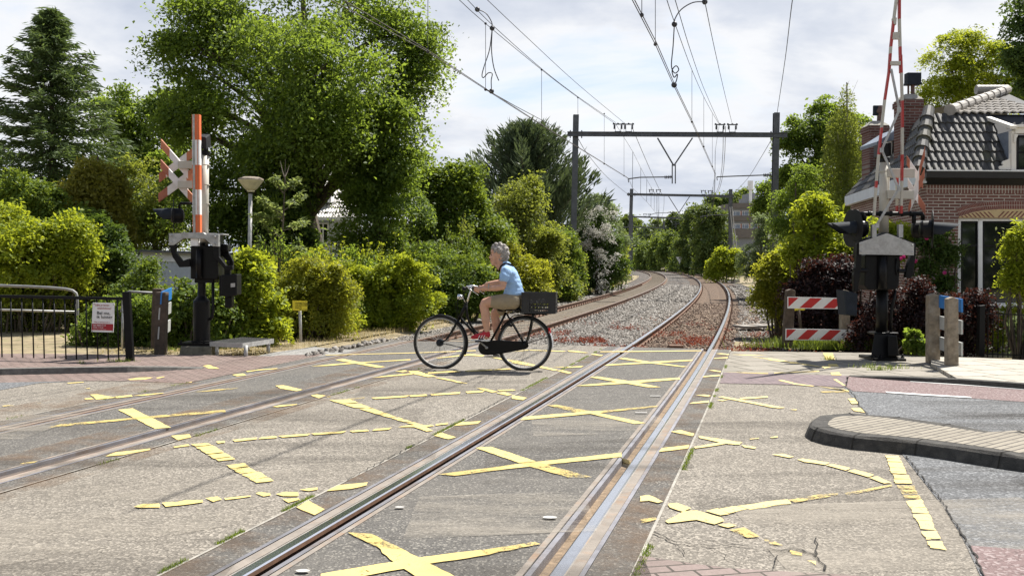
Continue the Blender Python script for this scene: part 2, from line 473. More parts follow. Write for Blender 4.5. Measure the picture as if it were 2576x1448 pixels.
# ---- panel strips of both tracks
mbp, mbs, mbf, mbg, mbe = MB(), MB(), MB(), MB(), MB()
for c, hw in ((0.0, 1.115), (-TD, 1.09)):
    sweep(mbp, c-.60, c+.60, 0, 0, -7, SE, 1.0)
    for sg in (-1, 1):
        def bd(mbx, a, b, za, zb, m=0):
            sweep(mbx, c+sg*a, c+sg*b, za, zb, -7, SE, 1.0, m)
        bd(mbs, .606, .638, .003, .003); bd(mbs, .638, .640, .003, -.05)
        bd(mbg, .640, .717, -.048, -.048)
        bd(mbf, .789, .862, -.004, -.006); bd(mbs, .866, .893, .002, .002)
        bd(mbp, .895, hw+.01, 0, 0)
        bd(mbe, hw-.006, hw+.012, .004, .004)
struct('crossing_panels', mbp, M['panel']); struct('panel_steel_edges', mbs, M['steeledge'])
struct('rail_filler_strips', mbf, M['filler']); struct('rail_groove_beds', mbg, M['groove'])
struct('panel_border_strips', mbe, M['conc'])
# rusty stains on the panels next to the rails are part of a thin worn strip
mb = MB()
for c in (0.0, -TD):
    for sg in (-1, 1):
        sweep(mb, c+sg*.862, c+sg*.80, -.0005, -.001, -7, SE, 1.0)
        sweep(mb, c+sg*.562, c+sg*.598, .0035, .0035, 1.0, SE-.5, 1.0)
struct('rusty_rail_edges', mb, M['fillrust'])

# ---- pavers, pavements, path
mb = MB()
mb.poly([G(0, 961.6, .004), G(210, 957, .004), G(318.6, 957.8, .004), G(471.5, 963.4, .004)] + [trz(s, -TD-1.10, .004) for s in np.linspace(9.4, 13.6, 6)] +
        [G(700, 893, .004), G(517, 922, .004), G(330, 929, .004), G(0, 936, .004), Vector((-20, 13.4, .004)), Vector((-20, 11.9, .004))])
struct('brick_paving', mb, M['paver'])
mb = MB()
bk = [(0, 889), (170, 889.5), (334, 891.5), (470, 892), (637, 894.5)]
mb.poly([G(u, v, .05) for u, v in ((0, 930), (260, 923), (330, 921))] + [G(517, 923, .006), G(690, 895.5, .006)] + [G(637, 894.5, .01), G(470, 892, .03)] + [G(u, v, .05) for u, v in bk[2::-1]] + [Vector((-20, 17.4, .05)), Vector((-20, 14.2, .05))])
struct('pavement', mb, M['paver'])
mb = MB()
kt = [(-600, 931), (0, 925.0), (160, 922.0), (330, 919.5), (430, 920.5), (517, 922.5)]
for (a, b), (ha, hb) in zip(zip(kt[:-1], kt[1:]), ((.085, .085), (.085, .085), (.085, .08), (.08, .05), (.05, .012))):
    A = G(*a, ha); B = G(*b, hb); dy = Vector((0, -.13, 0)); dz = Vector((0, -.02, 0))
    mb.quad(A, B, B+dy, A+dy); A0 = A+dy+dz; B0 = B+dy+dz; A0.z = B0.z = 0
    mb.quad(A+dy, B+dy, B0, A0)
struct('kerb', mb, M['kerb2'])
mb = MB()
mb.poly([G(u, v, -.04) for u, v in ((-40, 858), (100, 850), (203, 842), (330, 835), (330, 858), (203, 869), (100, 878), (-40, 888))])
mb.poly([p for p in (Vector((-9.3, 17.0, -.04)), Vector((-9.5, 20.4, -.04)), Vector((-30, 21, -.04)), Vector((-30, 16.5, -.04)))])
struct('footpath', mb, M['path'])
mb = MB()
mb.poly([G(u, v, .002) for u, v in ((640, 896), (700, 884), (790, 872), (900, 880), (840, 893), (766, 899))])
struct('footpath', mb, M['path'])
mb = MB()
sl = [G(1836, 883, .004), G(1935, 883.5, .004), G(2050, 885, .004), G(2190, 887, .004), G(2342, 897, .004), G(2342, 914, .004), G(2406, 952, .004), G(2136, 944.5, .004), G(1932, 938, .004), G(1817, 936, .004)]
mb.poly(sl)
struct('pavement', mb, M['slab'])
mb = MB()
mb.poly([G(2342, 896, .055), G(2460, 899, .055), G(2576, 905, .055), Vector((30, 16.0, .055)), Vector((30, 12.3, .055)), G(2576, 962, .06), G(2406, 950, .055), G(2342, 913, .055)])
a, b_ = G(2342, 913, .055), G(2406, 950, .055)
mb.quad(a, b_, b_+Vector((0, 0, -.06)), a+Vector((0, 0, -.06)))
struct('pavement', mb, M['slablight'])
mb = MB()
mb.poly([G(u, v, .006) for u, v in ((1819, 936), (1932, 938), (2136, 944.5), (2131, 948), (2128, 973), (1960, 966), (1811, 963))])
struct('brick_paving', mb, M['paver2'])
mb = MB()
mb.poly([G(u, v, .006) for u, v in ((1611, 1396), (1730, 1414), (1837, 1428), (2000, 1437), (2160, 1446))] + [Vector((1.6, 2.0, .006)), Vector((.2, 1.8, .006)), G(1560, 1500, .006)])
struct('brick_paving', mb, M['paver3'])
# kerb at the right pavement
mb = MB()
kt = [(2136, 943.5, .012), (2250, 945, .05), (2406, 951, .07), (2500, 957, .075), (2576, 962.5, .075)]
K = [G(*k) for k in kt]+[Vector((30, 12.3, .075))]
for A, B in zip(K[:-1], K[1:]):
    dy = Vector((-.02, -.14, 0)); A0 = A+dy*1.15; B0 = B+dy*1.15; A0.z = B0.z = 0
    mb.quad(A+Vector((0, 0, .004)), B+Vector((0, 0, .004)), B+dy, A+dy); mb.quad(A+dy, B+dy, B0, A0)
struct('kerb', mb, M['kerb'])

# ---- traffic island
def R6(x, y, z=0): return G(1932+.25486*x, 838.5+.25486*y, z)
TOPZ = .115
far = [(640, 792), (800, 788), (1000, 793), (1300, 823), (1800, 895), (2200, 957), (2527, 985)]
nose = [(418, 890), (425, 868), (450, 842), (500, 815), (560, 800)]
near = [(430, 905), (480, 930), (600, 962), (850, 1003), (1200, 1035), (1470, 1060), (1800, 1105), (2300, 1180), (2527, 1212)]
out = [R6(x, y, TOPZ) for x, y in far][::-1] + [R6(x, y, TOPZ) for x, y in nose][::-1] + [R6(x, y, TOPZ) for x, y in near]
out = [out[0]+Vector((5, -.35, 0))] + out + [out[-1]+Vector((5, -1.1, 0))]
cen = R6(1300, 930, TOPZ)
mb = MB()
base = []
for i, p in enumerate(out):
    a = out[max(i-1, 0)]; b = out[min(i+1, len(out)-1)]; d = (b-a); n = Vector((d.y, -d.x, 0)).normalized()
    if (p+n-cen).length < (p-n-cen).length and i not in (0, len(out)-1): n = -n
    if i in (0, len(out)-1): n = Vector((0, 1 if i == 0 else -1, 0))
    base.append((p, n))
lip = [p - n*.012 for p, n in base]; top_in = [p-n*.15 for p, n in base]
wv = [Vector((0, 0, .006*math.sin(i*2.3))) for i in range(len(base))]
side = [p+n*.012-Vector((0, 0, .02)) for p, n in base]; bot = [Vector((p.x+n.x*.05, p.y+n.y*.05, 0)) for p, n in base]
for i in range(len(base)-1):
    j = i+1
    mb.quad(top_in[i], top_in[j], lip[j]+wv[j], lip[i]+wv[i]); mb.quad(lip[i]+wv[i], lip[j]+wv[j], side[j], side[i]); mb.quad(side[i], side[j], bot[j], bot[i])
isl = struct('traffic_island_kerb', mb, M['kerb'])
mb = MB(); acc = 0
for i in range(1, len(base)-1):
    acc += (base[i][0]-base[i-1][0]).length
    if acc < .42: continue
    acc = 0; p, n = base[i]; t_ = Vector((-n.y, n.x, 0))*.006; e = n*.004+Vector((0, 0, .004))
    A, Bq, Cq = top_in[i], lip[i]+wv[i]+e, side[i]+e
    mb.quad(A-t_+Vector((0, 0, .003)), A+t_+Vector((0, 0, .003)), Bq+t_, Bq-t_); mb.quad(Bq-t_, Bq+t_, Cq+t_, Cq-t_); mb.quad(Cq-t_, Cq+t_, bot[i]+n*.004+t_, bot[i]+n*.004-t_)
struct('kerb_joints', mb, M['crack'])
mb = MB(); mb.poly([p+Vector((0, 0, .002)) for p in top_in])
struct('traffic_island_paving', mb, M['islandbrick'])

# ---- yellow hatching, traced on the road surface
def reg(ox, oy, k): return lambda x, y, z: G(ox+k*x, oy+k*y, z)
F1 = reg(0, 838.5, .25486); F2 = reg(644, 838.5, .25486); F3 = reg(1288, 838.5, .25486); F6 = reg(1932, 838.5, .25486)
F4 = reg(0, 1073.3, .33333); F5 = reg(670.8, 1073.3, .36457); FC = reg(1610, 905.6, .37497)
ZM = .0072
ZC_ = [0]
def zm():
    ZC_[0] += 1
    return ZM+.0000125*ZC_[0]
mk = {'yellow': MB(), 'yellowworn': MB(), 'yellowpale': MB()}
def chop(a, b, n=6, j=.012):
    # ragged copy of an edge
    r = []
    for i in range(n):
        t = i/(n); p = a.lerp(b, t)
        if i: p = p+Vector((random.uniform(-j, j), random.uniform(-j, j), 0))
        r.append(p)
    return r
def area(P): return abs(sum(P[i].x*P[(i+1) % len(P)].y-P[(i+1) % len(P)].x*P[i].y for i in range(len(P))))/2
def mark(F, pts, mat='yellow', j=.0055):
    zq = zm(); P = [F(x, y, zq) for x, y in pts]
    c = sum(P, Vector())/len(P); out = []
    for i in range(len(P)):
        a, b = P[i], P[(i+1) % len(P)]
        n = max(2, min(14, int((a-b).length/.06)))
        out += chop(a, b, n, j)
    mk[mat].poly(out)
def strip(F, L0, L1, Rr0, Rr1, mat='yellow', seg=.16, gap=.02, miss=.08, n=None):
    # worn line broken into plates; L and R are its two long edges
    zq = zm(); a0, a1, b0, b1 = [F(*p, zq) for p in (L0, L1, Rr0, Rr1)]
    L = ((a0+b0)/2-(a1+b1)/2).length
    n = n or max(2, int(L/seg))
    ts = [0]+sorted((i+random.uniform(-.3, .3))/n for i in range(1, n))+[1]
    for t0, t1 in zip(ts[:-1], ts[1:]):
        if random.random() < miss: continue
        g = gap/L*random.uniform(.2, 1.3)
        t0 += g/2; t1 -= g/2
        if t1-t0 < .01: continue
        ins0, ins1 = random.uniform(0, .08), random.uniform(0, .08)
        q = []
        for t, side in ((t0, 0), (t0, 1), (t1, 1), (t1, 0)):
            e0 = a0.lerp(a1, t+random.uniform(-.15, .15)*(t1-t0)); e1 = b0.lerp(b1, t+random.uniform(-.15, .15)*(t1-t0))
            q.append(e0.lerp(e1, ins0) if side == 0 else e1.lerp(e0, ins1))
        out = []
        for i in range(4): out += chop(q[i], q[(i+1) % 4], 4, .007)
        mk[mat].poly(out)
Y, W, PL = 'yellow', 'yellowworn', 'yellowpale'
for F, mat, L in (
  (F1, Y, [[(1165,750),(1310,735),(1690,925),(1530,937)], [(1040,1210),(1140,1170),(1480,1132),(1485,1145),(1220,1195)], [(1690,1005),(1870,990),(1890,1020),(1760,1050)],
           [(1705,1115),(1860,1088),(1875,1105),(1720,1125)], [(890,600),(960,597),(1150,630),(950,650)], [(830,640),(900,630),(930,645),(850,650)], [(1130,620),(1300,605),(1310,618),(1150,635)],
           [(1310,612),(1480,593),(1620,582),(1600,590),(1400,612)], [(1855,482),(1900,470),(1890,482)], [(2290,405),(2400,392),(2430,410),(2340,420)], [(2430,370),(2527,358),(2527,364),(2440,378)],
           [(660,485),(820,475),(830,480),(670,492)], [(1255,450),(1380,432),(1510,432),(1440,450),(1280,458)], [(1540,435),(1620,422),(1620,428),(1560,442)], [(830,540),(890,535),(880,543)]]),
  (F1, W, [[(440,930),(1300,848),(2230,772),(2215,750),(1500,812),(600,893)], [(190,1285),(240,1270),(370,1258),(330,1275)], [(20,710),(130,700),(140,712),(30,718)], [(370,688),(405,682),(405,690),(375,692)],
           [(1920,575),(2100,552),(2360,533),(2300,545),(2020,572)], [(2090,236),(2240,234),(2245,240),(2100,243)], [(2030,335),(2160,335),(2100,345)]]),
  (F2, Y, [[(780,258),(870,250),(1280,328),(1190,335)], [(540,322),(780,298),(1520,252),(1530,260),(1080,287),(700,318)], [(0,355),(220,340),(200,348),(0,364)], [(190,512),(270,508),(460,552),(400,566),(240,540)],
           [(540,608),(600,598),(690,610),(620,636)], [(160,720),(250,703),(410,693),(400,700),(210,725)], [(1950,908),(2000,875),(2225,860),(2190,888)], [(1757,1005),(1810,970),(1975,1020),(1900,1040)],
           [(1370,370),(1470,360),(1500,368),(1450,380)], [(1130,435),(1300,412),(1550,388),(1540,402),(1250,428)], [(1500,368),(1600,368),(1780,420),(1700,428),(1540,395)],
           [(1770,240),(2120,200),(2250,212),(2240,225),(2100,215),(1800,243)], [(2050,200),(2260,215),(2527,262),(2527,275),(2270,225)], [(2170,535),(2260,540),(2390,572),(2330,580)], [(2370,585),(2450,575),(2527,600),(2480,610)], [(2380,555),(2527,550),(2527,562),(2400,566)]]),
  (F2, PL, [[(680,210),(1620,185),(2170,163),(2170,170),(1600,192),(690,214)]]),
  (F2, W, [[(900,640),(1090,625),(1080,635),(920,650)], [(700,620),(740,618),(735,625),(705,628)]]),
  (F5, Y, [[(1440,142),(1550,135),(1860,235),(1740,245)], [(1740,252),(1900,235),(2450,175),(2450,205),(1960,255),(1560,300),(1480,290)], [(760,820),(960,850),(1300,1029),(1030,1029),(850,910)],
           [(375,1010),(860,930),(1070,895),(1480,845),(1520,880),(1150,935),(950,975),(650,1029),(375,1029)], [(415,440),(490,400),(700,380),(690,400),(580,425)], [(205,552),(290,505),(400,565),(330,605)],
           [(65,460),(140,445),(220,455),(215,475),(120,475)], [(225,430),(350,415),(350,430),(290,440)], [(110,495),(220,490),(225,500),(150,520)]]),
  (F5, W, [[(1740,250),(1860,240),(2250,345),(2080,345)], [(1180,325),(1500,285),(1740,255),(1560,300),(1300,335)], [(560,725),(720,735),(960,850),(780,830),(650,770)], [(1480,848),(1850,790),(1890,805),(1560,870),(1520,880)]]),
  (F4, Y, [[(1010,600),(1080,578),(1200,575),(1205,605),(1050,608)], [(1220,570),(1310,562),(1345,590),(1250,600)], [(1310,570),(1400,550),(1530,548),(1535,565),(1350,590)], [(1550,535),(1640,522),(1675,545),(1610,563)],
           [(1690,535),(1890,515),(1895,522),(1700,548)], [(1930,500),(1960,490),(2040,500),(2045,512),(1990,522)], [(2085,505),(2140,488),(2250,490),(2255,515),(2140,520)]]),
  (F3, Y, [[(0,262),(60,268),(250,312),(455,355),(420,365),(200,320),(0,288)], [(440,365),(500,360),(595,385),(560,395)], [(520,338),(540,328),(710,318),(680,332)], [(400,330),(520,326),(500,334)], [(775,205),(800,198),(900,212),(880,220)],
           [(545,165),(620,168),(755,188),(720,190),(560,178)], [(0,180),(160,158),(540,172),(500,178),(160,165)], [(1040,245),(1110,238),(1400,282),(1730,325),(1690,330),(1350,290)], [(905,315),(950,303),(1300,280),(1780,255),(1780,268),(1400,290),(950,315)],
           [(765,430),(840,422),(1180,470),(1470,528),(1340,528),(1060,480)], [(620,515),(720,503),(1100,470),(1650,433),(1660,450),(1200,488),(760,515)], [(620,770),(760,760),(1320,880),(1210,890),(750,785)],
           [(80,850),(120,820),(640,775),(860,762),(900,778),(500,815),(130,848)], [(1565,965),(1660,948),(1800,985),(1780,1010)], [(1450,1165),(1480,1128),(1750,1095),(1735,1130)], [(0,550),(40,555),(0,565)], [(0,605),(150,632),(110,655),(0,640)]]),
  (F3, PL, [[(870,175),(1400,170),(1870,165),(1870,172),(1400,178),(870,182)], [(2010,198),(2060,193),(2145,200),(2140,212)], [(1985,248),(2000,240),(2130,230),(2130,242)], [(1940,362),(1990,357),(2065,370),(2060,380)], [(1875,430),(1900,417),(2050,403),(2050,418)],
           [(1810,605),(1900,600),(1965,610),(1940,622)], [(1745,690),(1790,675),(1945,660),(1940,680)], [(2030,625),(2080,617),(2527,700),(2527,720),(2380,690)], [(2020,655),(2140,650),(2080,665)], [(2250,632),(2527,615),(2527,628),(2260,648)],
           [(2160,205),(2400,209),(2527,212),(2300,215)], [(2340,225),(2527,245),(2527,252)]]),
  (F3, W, [[(340,705),(440,700),(760,760),(640,775)], [(860,762),(1440,708),(1430,722),(900,778)], [(2100,378),(2527,387),(2527,398),(2300,390)]]),
  (F6, PL, [[(0,700),(60,710),(170,730),(100,735),(0,722)], [(215,748),(290,745),(280,755)], [(100,460),(140,455),(280,490),(460,515),(440,520),(260,500)], [(480,515),(620,540),(800,555),(800,575),(700,545)], [(645,450),(680,448),(770,515),(740,510)],
            [(0,240),(40,245),(500,320),(520,330),(440,318),(0,258)], [(520,320),(610,320),(620,330),(560,345)], [(60,385),(500,365),(510,375),(60,392)]]),
  (F6, W, [[(510,570),(790,562),(800,575),(540,580)]]),
  (F6, Y, [[(540,190),(640,190),(660,260),(575,260)], [(590,300),(680,300),(700,325),(600,320)], [(615,385),(700,380),(725,410),(630,408)]]),
  (FC, PL, [[(395,505),(560,530),(690,550),(640,565),(560,555),(400,520)], [(360,580),(560,545),(640,548),(540,565),(370,590)], [(570,545),(680,545),(670,565),(590,560)], [(680,565),(780,580),(770,592),(700,582)], [(735,525),(800,518),(800,524),(740,530)],
            [(870,515),(920,505),(925,515),(880,520)], [(885,630),(960,625),(1035,645),(1000,652)], [(1055,665),(1090,657),(1270,685),(1240,700),(1100,680)], [(1248,702),(1290,693),(1410,720),(1380,738)], [(1392,742),(1440,730),(1570,765),(1530,782)], [(1535,785),(1590,775),(1690,820),(1640,825)],
            [(190,960),(250,955),(345,990),(290,1015),(200,985)], [(170,1075),(300,1010),(380,1005),(540,1050),(565,1075),(500,1098),(380,1068),(190,1090)], [(440,1008),(520,990),(600,1030),(540,1038)], [(530,995),(640,975),(720,995),(600,1025)], [(655,975),(890,940),(945,965),(740,1000)],
            [(890,940),(990,930),(1015,960),(940,965)], [(520,1100),(600,1092),(650,1105),(590,1120)], [(0,910),(60,902),(155,945),(120,955),(60,940),(0,945)], [(1120,1340),(1180,1345),(1180,1370)]]),
  (FC, W, [[(990,935),(1180,900),(1330,890),(1320,905),(1130,935),(1040,950)], [(1370,890),(1690,830),(1690,842),(1400,905)], [(600,1135),(700,1118),(805,1180),(720,1188)], [(810,1190),(900,1210),(960,1240),(880,1230)], [(1000,1270),(1090,1290),(1090,1310),(1020,1300)],
           [(0,1065),(100,1050),(110,1065),(10,1090)]]),
):
    for P in L: mark(F, P, mat)
strip(F4, (1430,128), (1990,458), (1570,115), (2132,440), Y, .17, .03)
strip(F2, (705,650), (1170,790), (930,642), (1290,786), Y, .3, .02, 0)
strip(F2, (1130,775), (1580,905), (1260,775), (1640,900), Y, .16, .04, .1)
mark(F2, [(1400,922),(1480,905),(1640,895),(1745,955),(1690,965),(1560,920)], Y)
strip(F2, (1170,628), (2240,560), (1180,645), (2250,578), Y, .3, .02, 0)
strip(F2, (0,1022), (1350,925), (0,1042), (1360,942), Y, .22, .06, .14)
strip(F1, (2075,1068), (2527,1022), (2090,1088), (2527,1042), Y, .26, .1, .1)
strip(F2, (1640,905), (1900,875), (1660,922), (1910,890), Y, .3, .05, .0)
strip(F2, (1680,380), (2527,340), (1700,394), (2527,352), Y, .4, .02, 0)
strip(F2, (1740,430), (2040,490), (1830,430), (2110,494), Y, .3, .03, 0)
strip(F1, (1790,228), (2060,345), (1860,228), (2170,345), Y, .14, .015, .03)
strip(FC, (1645,635), (1705,822), (1738,640), (1832,828), PL, .15, .02, 0)
strip(FC, (1712,830), (1775,930), (1835,832), (1890,930), W, .15, .05, .1)
strip(FC, (1778,935), (1950,1265), (1892,932), (2058,1268), PL, .17, .022, 0)
strip(FC, (1388,255), (1420,295), (1448,255), (1470,292), PL, .2, .03, 0)
strip(FC, (1410,320), (1432,338), (1490,318), (1515,350), PL, .3, .03, 0)
struct('road_marking', mk['yellow'], M['yellow']); struct('road_marking', mk['yellowworn'], M['yellowworn']); struct('road_marking', mk['yellowpale'], M['yellowpale'])

# ---- cracks in the asphalt
mb = MB()
def crack(F, pts, w=.012):
    zq = .0125+.00005*random.random(); P = [F(x, y, zq) for x, y in pts]; Q = []
    for a, b in zip(P[:-1], P[1:]):
        n = max(2, int((a-b).length/.05))
        Q += [a.lerp(b, i/n)+Vector((random.uniform(-.012, .012), random.uniform(-.012, .012), 0)) for i in range(n)]
    Q.append(P[-1])
    for i in range(len(Q)-1):
        d = (Q[i+1]-Q[i]); n = Vector((-d.y, d.x, 0)).normalized()
        w0 = w*random.uniform(.2, 1.0); w1 = w*random.uniform(.2, 1.0)
        mb.quad(Q[i]-n*w0/2, Q[i]+n*w0/2, Q[i+1]+n*w1/2, Q[i+1]-n*w1/2)
crack(FC, [(100,1150),(230,1215),(350,1225),(480,1245),(620,1235),(800,1250),(930,1275),(1030,1255),(1120,1280),(1190,1300)], .014)
crack(FC, [(1030,1262),(1120,1288),(1180,1305),(1215,1345),(1240,1400)], .014)
crack(FC, [(1185,1190),(1195,1250),(1190,1300)], .012); crack(FC, [(230,1215),(260,1250),(300,1300)], .006)
crack(FC, [(360,1222),(450,1205),(560,1215),(640,1238)], .007); crack(FC, [(480,1255),(560,1300),(650,1360)], .006)
crack(FC, [(900,1400),(910,1330),(960,1290),(1010,1265)], .007)
crack(FC, [(1380,180),(1440,235),(1480,310),(1530,360)], .016); crack(FC, [(1390,110),(1380,180)], .014)
crack(FC, [(1785,640),(1840,705),(1900,790),(1980,880),(2060,990),(2130,1110),(2180,1180),(2250,1300),(2310,1440)], .014)
crack(F6, [(480,705),(600,710),(700,725),(830,730)], .016)
crack(F2, [(1280,1235),(900,1440)], .010); crack(F2, [(2500,610),(2000,870),(1300,1230)], .014)
crack(F2, [(480,415),(900,420)], .007); crack(F6, [(800,430),(1300,450),(1900,475)], .01)
struct('asphalt_cracks', mb, M['crack'])

def stain(name, c, amount, scale, stretch=1.0):
    m, nt, b = new_mat(name); vec = coord(nt); mp = nt.nodes.new('ShaderNodeMapping'); mp.inputs['Rotation'].default_value = (0, 0, R_(14)); mp.inputs['Scale'].default_value = (1.0/stretch, 1, 1)
    nt.links.new(vec, mp.inputs['Vector']); n = noise(nt, mp.outputs[0], scale, 7, .68); n2 = noise(nt, vec, 45, 3, .7)
    f = ramp(nt, math_(nt, 'ADD', math_(nt, 'MULTIPLY', n.outputs['Fac'], .8), math_(nt, 'MULTIPLY', n2.outputs['Fac'], .2)), [(.44, 0.0), (.66, amount)])
    b.inputs['Base Color'].default_value = (*c, 1); b.inputs['Roughness'].default_value = .95
    tr = nt.nodes.new('ShaderNodeBsdfTransparent'); mx = nt.nodes.new('ShaderNodeMixShader'); nt.links.new(f.outputs['Color'], mx.inputs[0]); nt.links.new(tr.outputs[0], mx.inputs[1]); nt.links.new(b.outputs[0], mx.inputs[2])
    nt.links.new(mx.outputs[0], nt.nodes['Material Output'].inputs['Surface']); return m
M['rustdust'] = stain('rust_dust', (.19, .12, .07), .5, 2.2); M['tyre'] = stain('tyre_marks', (.075, .066, .056), .38, 2.4, 9.0); M['dust'] = stain('pale_dust', (.40, .36, .30), .55, 1.6, 4.0)
mb = MB()
sweep(mb, -TD-1.7, -TD-.9, .0052, .0052, 1, 9.5, 1); sweep(mb, -TD+.2, -TD+.598, .0052, .0052, 1, 12, 1); sweep(mb, -1.11, -.9, .0052, .0052, 1, SE-1, 1); sweep(mb, .9, 1.11, .0052, .0052, 1, SE-1, 1); sweep(mb, -TD+.9, -TD+1.3, .0052, .0052, 1, 13, 1)
struct('rust_stains', mb, M['rustdust'])
mb = MB()
for x0, x1, ya, yb, w_ in ((-9, -.6, 6.2, 8.3, .5), (-9, -.9, 7.9, 10.0, .5), (-6, -1.4, 4.2, 5.0, .55), (1.6, 6, 9.0, 9.9, .6), (1.2, 4.5, 6.6, 7.2, .6), (-.4, .7, 4.6, 4.9, .6), (-.2, 1.4, 7.6, 8.2, .7), (-4, -2.2, 10.6, 11.6, .6), (-1.8, .2, 11.6, 12.4, .7), (4.5, 14, 10.7, 11.2, .6), (3.6, 14, 7.2, 6.2, .7)):
    mb.quad((x0, ya-w_, .0060), (x1, yb-w_, .0060), (x1, yb+w_, .0060), (x0, ya+w_, .0060))
struct('tyre_marks', mb, M['tyre'])
mb = MB()
for x0, x1, ya, yb, w_ in ((-9, -4.2, 8.6, 9.2, .7), (-.6, .5, 6.0, 6.2, .5), (.2, 1.5, 9.3, 9.6, .5), (-3, -1.6, 5.4, 6.6, .8), (1.4, 3.4, 5.6, 5.9, .7)):
    mb.quad((x0, ya-w_, .0066), (x1, yb-w_, .0066), (x1, yb+w_, .0066), (x0, ya+w_, .0066))
struct('dust_patches', mb, M['dust'])
M['greymark'] = plain('pale_mark', (.42, .41, .39), .8)
# ---- pale litter and markers on the panels
mb = MB()
for F, x, y, r in ((F5, 1955, 620, .045), (F5, 250, 988, .035), (F5, 918, 550, .03)):
    c = F(x, y, .013)
    pts = [c+Vector((math.cos(a)*r, math.sin(a)*r*.7, 0)) for a in np.linspace(0, 6.28, 14)[:-1]]
    mb.poly(pts)
for F, x, y in ((F3, 1415, 613), (F3, 1275, 777)):
    c = F(x, y, .013); mb.poly([c+Vector(q) for q in ((-.06, -.02, 0), (.06, -.02, 0), (.06, .02, 0), (-.06, .02, 0))])
struct('painted_survey_marks', mb, M['greymark'])

# ---- ballast bed, verges
mb = MB()
prof = [(-TD-2.9, -.29), (-TD-1.9, -.17), (-TD-1.2, -.15), (-TD-.7, -.165), (-TD+.7, -.165), (-TD+1.2, -.15), (-TD/2, -.13), (-1.2, -.15), (-.7, -.165), (.7, -.165), (1.3, -.16), (2.1, -.18), (3.0, -.29)]
for (o0, z0), (o1, z1) in zip(prof[:-1], prof[1:]):
    sweep(mb, o0, o1, z0, z1, SE-.05, 40, 2); sweep(mb, o0, o1, z0, z1, 40, 330, 5)
struct('ballast_bed', mb, M['gravel'])
mb = MB()
for (o0, z0), (o1, z1) in (((-1.5, -.137), (-.7, -.160)), ((-.7, -.160), (.7, -.160)), ((.7, -.160), (1.75, -.158))): sweep(mb, o0, o1, z0, z1, SE-.03, 40, 2); sweep(mb, o0, o1, z0, z1, 40, 120, 5)
struct('rusty_ballast_bed', mb, M['gravelrust'])
mb = MB()
sweep(mb, -TD-1.115, -TD-2.2, -.02, -.05, 13.2, SE, 1.5); sweep(mb, -TD-1.75, -TD-2.3, -.165, -.06, SE, 24, 1.5); sweep(mb, -TD-2.2, -TD-5.5, -.05, -.03, 12.7, 24, 1.5)
sweep(mb, -TD-2.1, -TD-5.5, -.17, -.06, 24, 120, 3)
sweep(mb, 2.5, 8.0, -.22, -.12, SE-.3, 40, 2); sweep(mb, 2.6, 9.0, -.25, -.1, 40, 150, 4)
sweep(mb, 1.13, 2.5, -.10, -.22, SE-.3, 20, 1)
struct('verge', mb, M['verge'])
mb = MB()
mb.poly([Vector(p) for p in ((-30, 16.4, -.03), (-5.2, 16.2, -.02), (-3.9, 17.2, -.02), (-2.4, 24, -.05), (-6, 30, -.05), (-30, 30, -.05))])
struct('verge', mb, M['verge'])

# ---- scattered ballast stones (uncountable)
def scatter_stones(name, spots, mat, seed):
    r = np.random.default_rng(seed)
    base = np.array([[x, y, z] for x in (-1, 1) for y in (-1, 1) for z in (-1, 1)], float)
    fidx = np.array([[0, 1, 3, 2], [4, 6, 7, 5], [0, 4, 5, 1], [2, 3, 7, 6], [0, 2, 6, 4], [1, 5, 7, 3]])
    n = len(spots); P = np.array([s[:3] for s in spots]); S = np.array([s[3] for s in spots])
    V = base[None]*r.uniform(.45, 1.0, (n, 8, 3))*S[:, None, None]*.5*np.array([1.2, 1, .75])
    q = r.normal(size=(n, 4)); q /= np.linalg.norm(q, axis=1)[:, None]
    w, x, y, z = q.T
    Rm = np.stack([1-2*(y*y+z*z), 2*(x*y-z*w), 2*(x*z+y*w), 2*(x*y+z*w), 1-2*(x*x+z*z), 2*(y*z-x*w), 2*(x*z-y*w), 2*(y*z+x*w), 1-2*(x*x+y*y)], 1).reshape(n, 3, 3)
    V = np.einsum('nij,nkj->nki', Rm, V)+P[:, None]
    faces = (fidx[None]+8*np.arange(n)[:, None, None]).reshape(-1, 4)
    return npmesh(name, V.reshape(-1, 3), faces, np.repeat(r.random(n), 6), mat)
def npmesh(name, V, faces, rnd, mat, parent=None, origin=None, smooth=False):
    me = bpy.data.meshes.new(name)
    nv, nf = len(V), len(faces); k = faces.shape[1]
    o = Vector(origin) if origin is not None else (Vector(parent['_o']) if parent is not None else Vector((0, 0, 0)))
    V = np.asarray(V, np.float32)-np.array(o, np.float32)
    me.vertices.add(nv); me.vertices.foreach_set('co', V.ravel())
    me.loops.add(nf*k); me.loops.foreach_set('vertex_index', faces.astype(np.int32).ravel())
    me.polygons.add(nf); me.polygons.foreach_set('loop_start', np.arange(0, nf*k, k, dtype=np.int32))
    if smooth: me.polygons.foreach_set('use_smooth', np.ones(nf, bool))
    me.update(calc_edges=True)
    at_ = me.attributes.new('rnd', 'FLOAT', 'FACE'); at_.data.foreach_set('value', np.asarray(rnd, np.float32))
    mats = mat if isinstance(mat, (list, tuple)) else [mat]
    for q in mats: me.materials.append(q)
    ob = bpy.data.objects.new(name, me); COL.objects.link(ob)
    if parent is not None: ob.parent = parent; ob.location = o-Vector(parent['_o'])
    else: ob.location = o
    ob['_o'] = list(o)
    return ob
sp = []
r = rng
